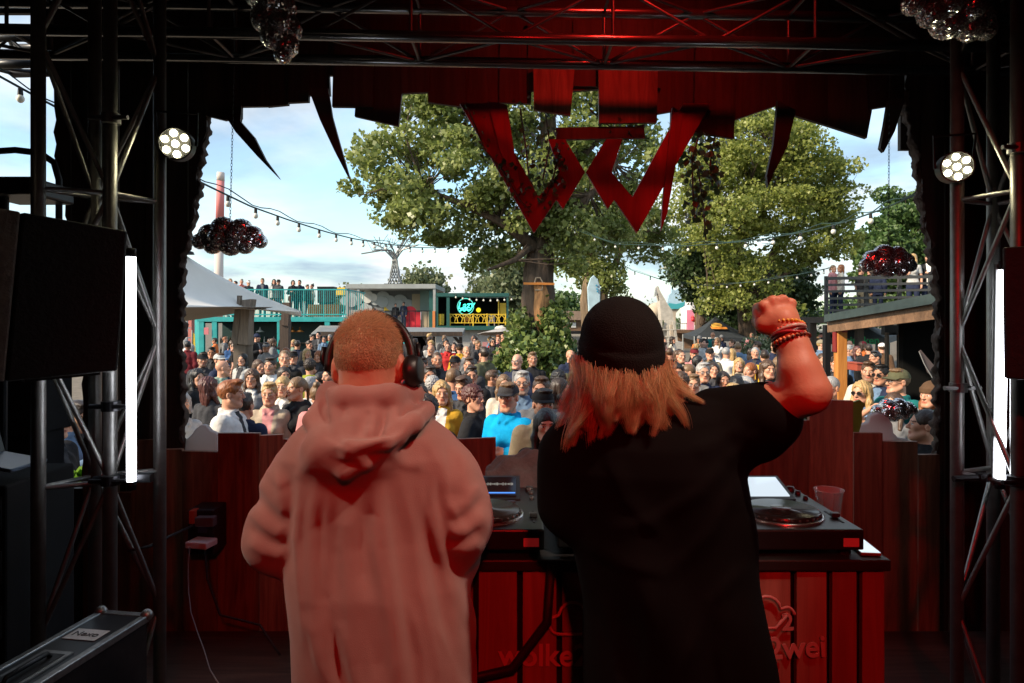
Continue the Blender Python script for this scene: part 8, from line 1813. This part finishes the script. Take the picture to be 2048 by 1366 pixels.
for pts, amp, wd_ in (([(800, 930), (826, 1060), (842, 1180), (872, 1300), (890, 1420)], 11, 15), ([(836, 960), (872, 1080), (900, 1180), (925, 1290)], 8, 12), ([(700, 985), (690, 1090), (700, 1220), (716, 1420)], 11, 17), ([(752, 960), (756, 1100), (782, 1240), (800, 1420)], 10, 15), ([(640, 930), (622, 1060), (622, 1200), (650, 1420)], 10, 16), ([(600, 960), (590, 1080), (604, 1200), (612, 1300)], 7, 11), ([(665, 970), (655, 1060), (662, 1180), (690, 1330)], 7, 11), ([(722, 1150), (742, 1280), (756, 1420)], 7, 12), ([(820, 1200), (846, 1310), (852, 1420)], 8, 11), ([(608, 1220), (640, 1320), (690, 1420)], 8, 11), ([(680, 1240), (700, 1330), (745, 1430)], 6, 10), ([(870, 1240), (905, 1320), (930, 1400)], 6, 10),
      ([(776, 950), (792, 1080), (812, 1220), (836, 1400)], -9, 13), ([(728, 970), (722, 1100), (735, 1240), (770, 1420)], -9, 14), ([(668, 1050), (662, 1200), (684, 1420)], -7, 11), ([(856, 940), (850, 1060), (880, 1200), (908, 1340)], -9, 12), ([(612, 960), (606, 1090), (614, 1220), (630, 1340)], -8, 10), ([(646, 1000), (640, 1120), (646, 1240)], -6, 9), ([(574, 930), (580, 1000), (572, 1080), (578, 1150)], -12, 9), ([(880, 930), (878, 1000), (890, 1080), (905, 1140)], -12, 10),
      ([(512, 950), (545, 1000), (578, 1030)], 8, 11), ([(494, 1015), (530, 1052), (572, 1076)], 9, 11), ([(492, 1082), (530, 1106), (575, 1116)], 8, 9), ([(500, 985), (540, 1028), (572, 1054)], -7, 9), ([(490, 1050), (532, 1082), (572, 1098)], -7, 8), ([(530, 930), (552, 960), (572, 975)], 6, 9), ([(545, 905), (560, 960), (562, 1010)], 5, 9),
      ([(965, 960), (930, 1005), (895, 1026)], 8, 11), ([(978, 1018), (935, 1056), (895, 1070)], 9, 11), ([(968, 1078), (925, 1100), (890, 1100)], 8, 9), ([(972, 990), (930, 1032), (895, 1050)], -7, 9), ([(970, 1050), (930, 1080), (890, 1086)], -7, 8), ([(915, 890), (930, 940), (938, 1000)], 7, 11), ([(890, 880), (905, 950), (908, 1010)], -5, 10), ([(850, 870), (880, 930), (884, 990)], 6, 12),
      ([(640, 880), (612, 930), (590, 960)], 6, 11), ([(770, 900), (812, 930), (850, 935)], 5, 10), ([(690, 830), (688, 870), (700, 890)], 5, 8), ([(735, 820), (732, 855)], -5, 7), ([(650, 830), (655, 870), (690, 890)], -5, 7), ([(800, 815), (790, 850), (760, 872)], 4, 7), ([(690, 925), (720, 935), (760, 905)], -4, 6), ([(660, 900), (700, 918), (790, 880)], -5, 5)):
    FOLDS.append((pts, amp * 0.0007, wd_ * 1.35))
nv = normals(v, q); h = fold_field(v, FOLDS); v = v + nv * (h * np.clip(-nv[:, 1] * 1.6 + 0.25, 0, 1))[:, None]
hood = mesh_np('hoodie', v, q, M_HOOD, pa, True)
# hair
rs = np.random.RandomState(4)
def head_world(p, M_): L = np.array(M_); return p @ L[:3, :3].T + L[:3, 3]
s = SDF(); s.ell((0, 0.014, 0.032), (0.0765, 0.0975, 0.0885)); s.half((0, -0.088, 0.068), (0, -0.50, -0.86)); v, q = s.mesh(ax((-0.1, 0.1, 0.006)), ax((-0.12, 0.13, 0.006)), ax((-0.1, 0.14, 0.006)), lambda X, Y, Z: 0.001 * vnoise(X, Y, Z, 130, 2))
M_BLS = mat('blond_stubble', (0.48, 0.33, 0.17), 0.6, var=0.35, scale=70, bump=0.6, bscale=220)
hs = mesh_np('hair', head_world(v, hA), q, M_BLS, pa, True)
n = 9000; d = rs.normal(size=(n, 3)); d /= np.linalg.norm(d, axis=1)[:, None]
p0 = np.array([0, 0.014, 0.032]) + d * np.array([0.0765, 0.0975, 0.0885]); w = (p0 - np.array([0, -0.088, 0.068])) @ np.array([0, -0.50, -0.86]) < -0.004; p0 = p0[w]; d = d[w]
top = np.clip((p0[:, 2] - 0.045) / 0.06, 0, 1); ln = 0.004 + 0.020 * top * rs.uniform(0.6, 1.2, len(p0))
tang = np.stack([0.35 * p0[:, 0] * 10 + 0.25 * np.sin(p0[:, 1] * 60), -0.9 + 0 * p0[:, 0], -0.1 + 0 * p0[:, 0]], 1) * top[:, None] + np.stack([0.3 * np.sign(p0[:, 0]), 0.2 + 0 * p0[:, 0], -1 + 0 * p0[:, 0]], 1) * (1 - top[:, None])
tang += rs.normal(size=tang.shape) * 0.35; tang -= (tang * d).sum(1)[:, None] * d; tang /= np.linalg.norm(tang, axis=1)[:, None]
k = 4; f = np.linspace(0, 1, k)[None, :, None]
path = p0[:, None, :] + ln[:, None, None] * (f * (d[:, None, :] * 0.45) + tang[:, None, :] * f ** 1.3 * 0.9)
v, q = strands(None, path, 0.00055); M_BL = hairstrand_mat('blond_strands', (0.42, 0.28, 0.13), (0.78, 0.58, 0.32))
o = mesh_np('hair_strands', head_world(v.reshape(-1, 3), hA), q, M_BL, hs); o['kind'] = 'stuff'
# headphones
hp_ = thing('headphones', 'black over-ear headphones worn by the person in the rose hoodie', 'headphones', tuple(hA.translation))
def hw(p): return hA @ Vector(p)
k = MB(); k.tube([hw((0.094 * math.sin(a) * (1 + 0.06 * abs(math.sin(a))), 0.004 - 0.010 * math.cos(a), 0.012 + 0.112 * math.cos(a))) for a in np.linspace(-1.75, 1.75, 25)], 0.0105, 8); k.build('headband', M_BLACK, hp_, True)
for x, dx_, dy_ in ((-1, 0.008, 0.014), (1, -0.004, -0.036)):       # head faces away: -x is on the right of the picture
    c_ = hw((x * (0.098 + dx_), dy_, -0.014 if x < 0 else 0.02)); a_ = (hA.to_3x3() @ Vector((x, 0.12, 0.05))).normalized()
    k = MB(); k.lathe(c_ - a_ * 0.016, [(0.0, 0.0), (0.032, 0.0), (0.037, 0.006), (0.038, 0.016), (0.034, 0.021), (0.032, 0.031), (0.022, 0.034), (0, 0.034)], 24, axis=a_); k.build('ear_cup', M_BLACK, hp_, True)
    k = MB(); k.tube([hw((x * 0.102, 0.0, -0.005)), hw((x * 0.116, 0.0, 0.02)), hw((x * 0.112, 0, 0.05))], 0.007, 6); k.build('yoke', M_BLACKM, hp_, True)
cpts = [hw((-0.108, 0.01, -0.055)), P(822, 800, 1.62), P(826, 850, 1.66), P(824, 920, 1.76)]
k = MB(); k.tube(cpts, 0.0028, 6); k.build('cord', M_RUBBER, hp_, True)

# ---------------------------------------------------------------- performer in the beanie
d2 = 1.50
SKIN_B = mask_skin('performer_skin_tan', (0.55, 0.29, 0.185), (0.08, 0.05, 0.03), (0.20, 0.11, 0.05)); skin_detail(SKIN_B)
hB = Matrix.Translation(P(1238, 706, 1.50)) @ Euler((R(3), 0, R(180 + 6)), 'XYZ').to_matrix().to_4x4()
s = SDF(); head_sdf(s, hB, 0)
s.cap(hB @ Vector((0, 0.03, -0.05)), P(1245, 850, 1.50), 0.058, 0.066, 0, 0.03)
s.stack(sorted([row(1080, 1190, 1470, d2, 0.10), row(900, 1150, 1470, d2, 0.10), row(840, 1190, 1420, d2, 0.08)]), 0, 0.03)
S, E, W = P(1462, 846, 1.50), P(1615, 788, 1.375), P(1577, 664, 1.43)
s.cap(S, S.lerp(E, 0.5), 0.050, 0.049, 0, 0.02); s.cap(S.lerp(E, 0.5), E, 0.049, 0.038, 0, 0.02); s.sph(P(1634, 789, 1.368), 0.023, 0, 0.018); s.cap(E, E.lerp(W, 0.35) + Vector((-0.004, 0, 0)), 0.037, 0.0385, 0, 0.02); s.cap(E.lerp(W, 0.35) + Vector((-0.004, 0, 0)), E.lerp(W, 0.75), 0.0385, 0.0295, 0, 0.02); s.cap(E.lerp(W, 0.75), W, 0.0295, 0.0245, 0, 0.02); s.sph(W + Vector((0.018, -0.010, -0.004)), 0.012, 0, 0.012); s.cap(E.lerp(W, 0.1) + Vector((0.02, -0.02, 0)), E.lerp(W, 0.8) + Vector((0.008, -0.014, 0)), 0.017, 0.012, 0, 0.02)
# fist: back of the hand to the camera, fingers curled away, thumb folded on the left
s.cap(W, P(1566, 642, 1.436), 0.026, 0.029, 0, 0.02); s.cap(P(1540, 636, 1.447), P(1574, 632, 1.447), 0.020, 0.020, 0, 0.02)
for i, (kx, ky, r_) in enumerate(((1527, 612, 0.0122), (1546, 603, 0.0126), (1565, 601, 0.0122), (1582, 607, 0.0108))):
    base_ = P(kx * 0.5 + 1557 * 0.5, 640, 1.44); kn = P(kx, ky, 1.443)
    s.cap(base_, kn, 0.0125, r_, 0, 0.008); m1 = kn + Vector((0.001, 0.036, -0.004)); m2 = m1 + Vector((0.0, 0.006, -0.030)); m3 = m2 + Vector((0, -0.024, -0.006))
    s.cap(kn, m1, r_ * 0.98, r_ * 0.9, 0, 0.004); s.cap(m1, m2, r_ * 0.9, r_ * 0.86, 0, 0.004); s.cap(m2, m3, r_ * 0.86, r_ * 0.75, 0, 0.004)
for gx in (1538, 1556, 1573): s.cap(P(gx, 600, 1.425), P(gx * 0.7 + 1560 * 0.3, 620, 1.40), 0.0045, 0.0032, 0, 0.007, sub=True)
t0, t1, t2, t3 = P(1556, 656, 1.437), P(1528, 650, 1.446), P(1519, 628, 1.462), P(1530, 616, 1.487)
s.cap(t0, t1, 0.019, 0.0165, 0, 0.016); s.cap(t1, t2, 0.0165, 0.0135, 0, 0.010); s.cap(t2, t3, 0.0135, 0.0115, 0, 0.006)
# left arm, forward to the mixer
S2, E2, W2_ = P(1150, 905, 1.50), P(1158, 1030, 1.54), P(1215, 1080, 1.82)
s.cap(S2, E2, 0.048, 0.042, 0, 0.02); s.cap(E2, W2_, 0.040, 0.029, 0, 0.02); hand_sdf(s, W2_, (0.25, 1, -0.05), (0, 0, -1), 0, 0.4, 1.0, 1)
s.stack(sorted([row(1330, 1190, 1500, 1.52, 0.11), row(1420, 1190, 1520, 1.52, 0.12), row(1520, 1200, 1510, 1.52, 0.11), row(1050, 1180, 1460, 1.51, 0.10)]), 1, 0.03)
for x in (-1, 1):
    hip = Vector((P(1355 + x * 85, 0, 1.52).x, 1.52, 0.84)); kn = Vector((hip.x + x * 0.01, 1.53, 0.48)); an = Vector((hip.x + x * 0.02, 1.52, 0.09))
    s.cap(hip, kn, 0.088, 0.064, 1, 0.03); s.cap(kn, an, 0.062, 0.054, 1, 0.03); s.cap(an + Vector((0, -0.03, -0.04)), an + Vector((x * 0.02, 0.12, -0.05)), 0.045, 0.036, 2, 0.02)
zt = hB.translation.z
v, q = s.mesh(ax((0.04, 0.14, 0.010), (0.14, 0.34, 0.006), (0.34, 0.48, 0.010), (0.48, 0.68, 0.0028)), ax((1.30, 1.40, 0.0045), (1.40, 1.52, 0.003), (1.52, 1.98, 0.010)), ax((-0.01, 1.0, 0.03), (1.0, 1.42, 0.012), (1.42, 1.64, 0.0055), (1.64, zt + 0.14 + 0.03, 0.0029)))
tg = s.tags(v[q].mean(1))
pb2 = mesh_np('person', v, q, [SKIN_B, mat('black_denim', (0.014, 0.014, 0.016), 0.85, var=0.2), M_BLACK], None, True, tg, loc=(P(1355, 0, 1.52).x, 1.52, 0))
set_mask(pb2.data, head_mask(v, hB, 0.2)); tag(pb2, 'person in black tee and black beanie raising a braceleted fist, back to the camera', 'person', 'performers at the mixing table')
# tee
s = SDF()
def foldB(X, Y, Z, th): return 0.006 * np.sin(X * 40 + 2 * np.sin(Z * 6)) * np.clip((1.5 - Z) / 0.4, 0, 1) + 0.005 * np.sin(Z * 16 + X * 14)
s.stack(sorted([row(1440, 1178, 1548, 1.52, 0.150), row(1400, 1170, 1549, 1.52, 0.158), row(1300, 1166, 1545, 1.52, 0.156), row(1200, 1168, 1532, 1.515, 0.150), row(1100, 1152, 1508, 1.51, 0.146), row(1000, 1124, 1486, 1.505, 0.142), row(930, 1106, 1482, 1.50, 0.138), row(880, 1114, 1486, 1.50, 0.128), row(850, 1128, 1486, 1.50, 0.112), row(825, 1160, 1462, 1.50, 0.092), row(800, 1188, 1420, 1.50, 0.075), row(788, 1205, 1330, 1.50, 0.07)]), 0, 0.03, n=2.4, fold=foldB)
s.cap(P(1440, 858, 1.50), P(1522, 842, 1.445), 0.078, 0.066, 0, 0.05); s.cap(P(1500, 850, 1.46), P(1542, 834, 1.425), 0.066, 0.062, 0, 0.03); s.cap(P(1420, 812, 1.50), P(1530, 800, 1.46), 0.028, 0.024, 0, 0.05)
s.cap(P(1140, 908, 1.50), P(1132, 1010, 1.505), 0.066, 0.062, 0, 0.05)
s.cap(P(1500, 880, 1.47), P(1528, 885, 1.45), 0.05, 0.028, 0, 0.04); s.cap(P(1200, 796, 1.50), P(1290, 792, 1.44), 0.02, t=0, k=0.02)
v, q = s.mesh(ax((0.05, 0.62, 0.0062)), ax((1.30, 1.72, 0.0066)), ax((0.82, 1.60, 0.0066)), None)
nv = normals(v, q); TF = []
for pts, amp in (([(1470, 900), (1400, 980), (1300, 1040), (1230, 1060)], 6), ([(1480, 950), (1420, 1060), (1330, 1150)], 6), ([(1210, 900), (1250, 1000), (1330, 1080)], 5), ([(1160, 1080), (1240, 1130), (1340, 1150)], 5), ([(1500, 1120), (1420, 1200), (1360, 1350)], 6), ([(1200, 1180), (1230, 1280), (1240, 1400)], 6), ([(1290, 1160), (1300, 1280), (1290, 1400)], 5), ([(1450, 1200), (1440, 1300), (1460, 1410)], 5), ([(1480, 840), (1440, 880), (1380, 900)], 6), ([(1520, 860), (1480, 900), (1440, 920)], 5), ([(1300, 830), (1360, 850), (1440, 840)], 4)): TF.append((pts, amp * 0.001, 16))
h = fold_field(v, TF); v = v + nv * (h * np.clip(-nv[:, 1] * 1.6 + 0.25, 0, 1))[:, None]
mesh_np('tee', v, q, mat('black_cotton', (0.0055, 0.005, 0.005), 0.95, var=0.15, scale=8, bump=0.06, bscale=520, spec=0.06), pb2, True)
# beanie
s = SDF(); s.ell((0, 0.012, 0.036), (0.0885, 0.106, 0.092), 0, 0.01); s.half((0, 0, 0.012), (0, 0.10, -1)); s.stack([(-0.030, 0, 0.018, 0.0885, 0.106), (-0.024, 0, 0.018, 0.0915, 0.110), (0.008, 0, 0.016, 0.0925, 0.1105), (0.026, 0, 0.014, 0.092, 0.110), (0.030, 0, 0.014, 0.087, 0.104)], 0, 0.006, n=2)
v, q = s.mesh(ax((-0.11, 0.11, 0.0045)), ax((-0.12, 0.145, 0.0045)), ax((-0.04, 0.16, 0.0045)), lambda X, Y, Z: 0.0012 * vnoise(X, Y, Z, 24, 1))
v = v @ np.array(Matrix.Rotation(R(-17), 3, 'X')).T
mesh_np('beanie', head_world(v, hB), q, mat('black_knit', (0.010, 0.0105, 0.010), 0.95, var=0.2, scale=30, bump=0.3, bscale=330, spec=0.12), pb2, True)
# long hair
s = SDF(); s.ell((0, 0.03, -0.06), (0.083, 0.075, 0.10), 0, 0.03); s.cap((0.06, 0.045, -0.06), (0.09, 0.06, -0.145), 0.03, 0.02, 0, 0.03); s.cap((-0.05, 0.045, -0.06), (-0.07, 0.075, -0.11), 0.03, 0.014, 0, 0.03); s.half((0, -0.04, 0), (0, -1, 0)); s.half((0, 0, 0.005), (0, 0, 1))
v, q = s.mesh(ax((-0.13, 0.14, 0.006)), ax((-0.1, 0.14, 0.006)), ax((-0.19, 0.03, 0.006)), lambda X, Y, Z: 0.004 * vnoise(X * 2, Y * 2, Z * 0.4, 60, 2))
M_DBL = mat('dark_blond_mass', (0.20, 0.105, 0.04), 0.5, var=0.5, scale=40, bump=0.8, stretch=(2.5, 2.5, 0.4))
hb_ = mesh_np('hair', head_world(v, hB), q, M_DBL, pb2, True)
NL, per = 84, 96; n = NL * per                               # locks, strands in each
la = rs.uniform(-0.45, math.pi + 0.45, NL); k = 12; f = np.linspace(0, 1, k)
lc, ls_ = np.cos(la), np.sin(la); lr = rs.uniform(0.84, 1.04, NL)
ll = (0.072 + 0.105 * np.clip(lc, 0, 1) ** 1.5 + 0.030 * np.clip(-lc, 0, 1)) * rs.uniform(0.55, 1.4, NL) + 0.02
p1_, p2_ = rs.uniform(0, 6.28, NL), rs.uniform(0, 6.28, NL); am = rs.uniform(0.006, 0.020, NL); sx = rs.normal(size=NL) * 0.016
LX = (0.083 * lc * lr)[:, None] + (0.036 * lc * np.abs(lc) - 0.022 * np.clip(-lc, 0, 1) + sx)[:, None] * f[None, :] ** 1.7 + am[:, None] * (np.sin(f[None, :] * 5.0 + p1_[:, None]) - np.sin(p1_)[:, None]) * f[None, :]
LY = 0.016 + (0.095 * ls_ * lr)[:, None] + (0.014 * ls_ + 0.004)[:, None] * np.sin(f[None, :] * 2.4) + am[:, None] * 0.7 * np.cos(f[None, :] * 4.4 + p2_[:, None]) * f[None, :]
LZ = -0.008 - 0.030 * np.clip(ls_, 0, 1)[:, None] - ll[:, None] * f[None, :]
off = rs.normal(size=(NL, per, 3)) * np.array([1.0, 0.7, 0.4]); wid = (0.0100 * (1 - f ** 1.3) + 0.0022)[None, None, :, None]
L3 = np.stack([LX, LY, LZ], 2)[:, None, :, :] + off[:, :, None, :] * wid
fr_ = rs.normal(size=(NL, per, 1, 3)) * 0.0022 * (f ** 2)[None, None, :, None]
L3 = (L3 + fr_).reshape(n, k, 3); X, Y, Zh = L3[..., 0], L3[..., 1], L3[..., 2]
path = np.stack([X, Y, Zh], 2); v, q = strands(None, path, 0.00046); M_DB = hairstrand_mat('dark_blond_strands', (0.34, 0.22, 0.10), (0.82, 0.62, 0.33))
o = mesh_np('hair_strands', head_world(v, hB), q, M_DB, hb_); o['kind'] = 'stuff'
# bracelets
axis = (W - E).normalized(); bx = axis.orthogonal().normalized(); by = axis.cross(bx)
BC = [((0.72, 0.10, 0.06), 'red_beads'), ((0.75, 0.42, 0.05), 'amber_beads'), ((0.55, 0.45, 0.38), 'pale_band'), ((0.09, 0.02, 0.02), 'dark_cord'), ((0.40, 0.03, 0.04), 'crimson_cord'), ((0.75, 0.28, 0.10), 'orange_beads'), ((0.10, 0.03, 0.02), 'brown_beads')]
for i, ((c_, nm), f0) in enumerate(zip(BC, (1.05, 1.10, 0.99, 0.945, 0.91, 0.86, 0.82))):
    cen = E.lerp(W, f0) if f0 <= 1 else W + axis * (f0 - 1) * 0.14; rad = 0.0305 + 0.004 * (1 - min(f0, 1)) * 5 + 0.003; tl = (by * 0.35 * math.sin(i * 1.9) + bx * 0.3 * math.cos(i * 2.3)) * 0.25
    k = MB()
    if 'beads' in nm:
        m_ = 26
        for j in range(m_):
            th = 2 * math.pi * j / m_; p = cen + (bx * math.cos(th) + by * math.sin(th)) * rad + axis * (tl.dot(bx) * math.cos(th) + tl.dot(by) * math.sin(th)) * rad * 2; k.ell(p, 0.0040, 7, 5)
    else:
        pts = []
        for j in range(25):
            th = 2 * math.pi * j / 24; pts.append(cen + (bx * math.cos(th) + by * math.sin(th)) * rad + axis * (tl.dot(bx) * math.cos(th) + tl.dot(by) * math.sin(th)) * rad * 2)
        k.tube(pts, 0.0045 if 'band' in nm else 0.0032, 6, caps=False)
    k.build('bracelet', mat(nm, c_, 0.4), pb2, True)
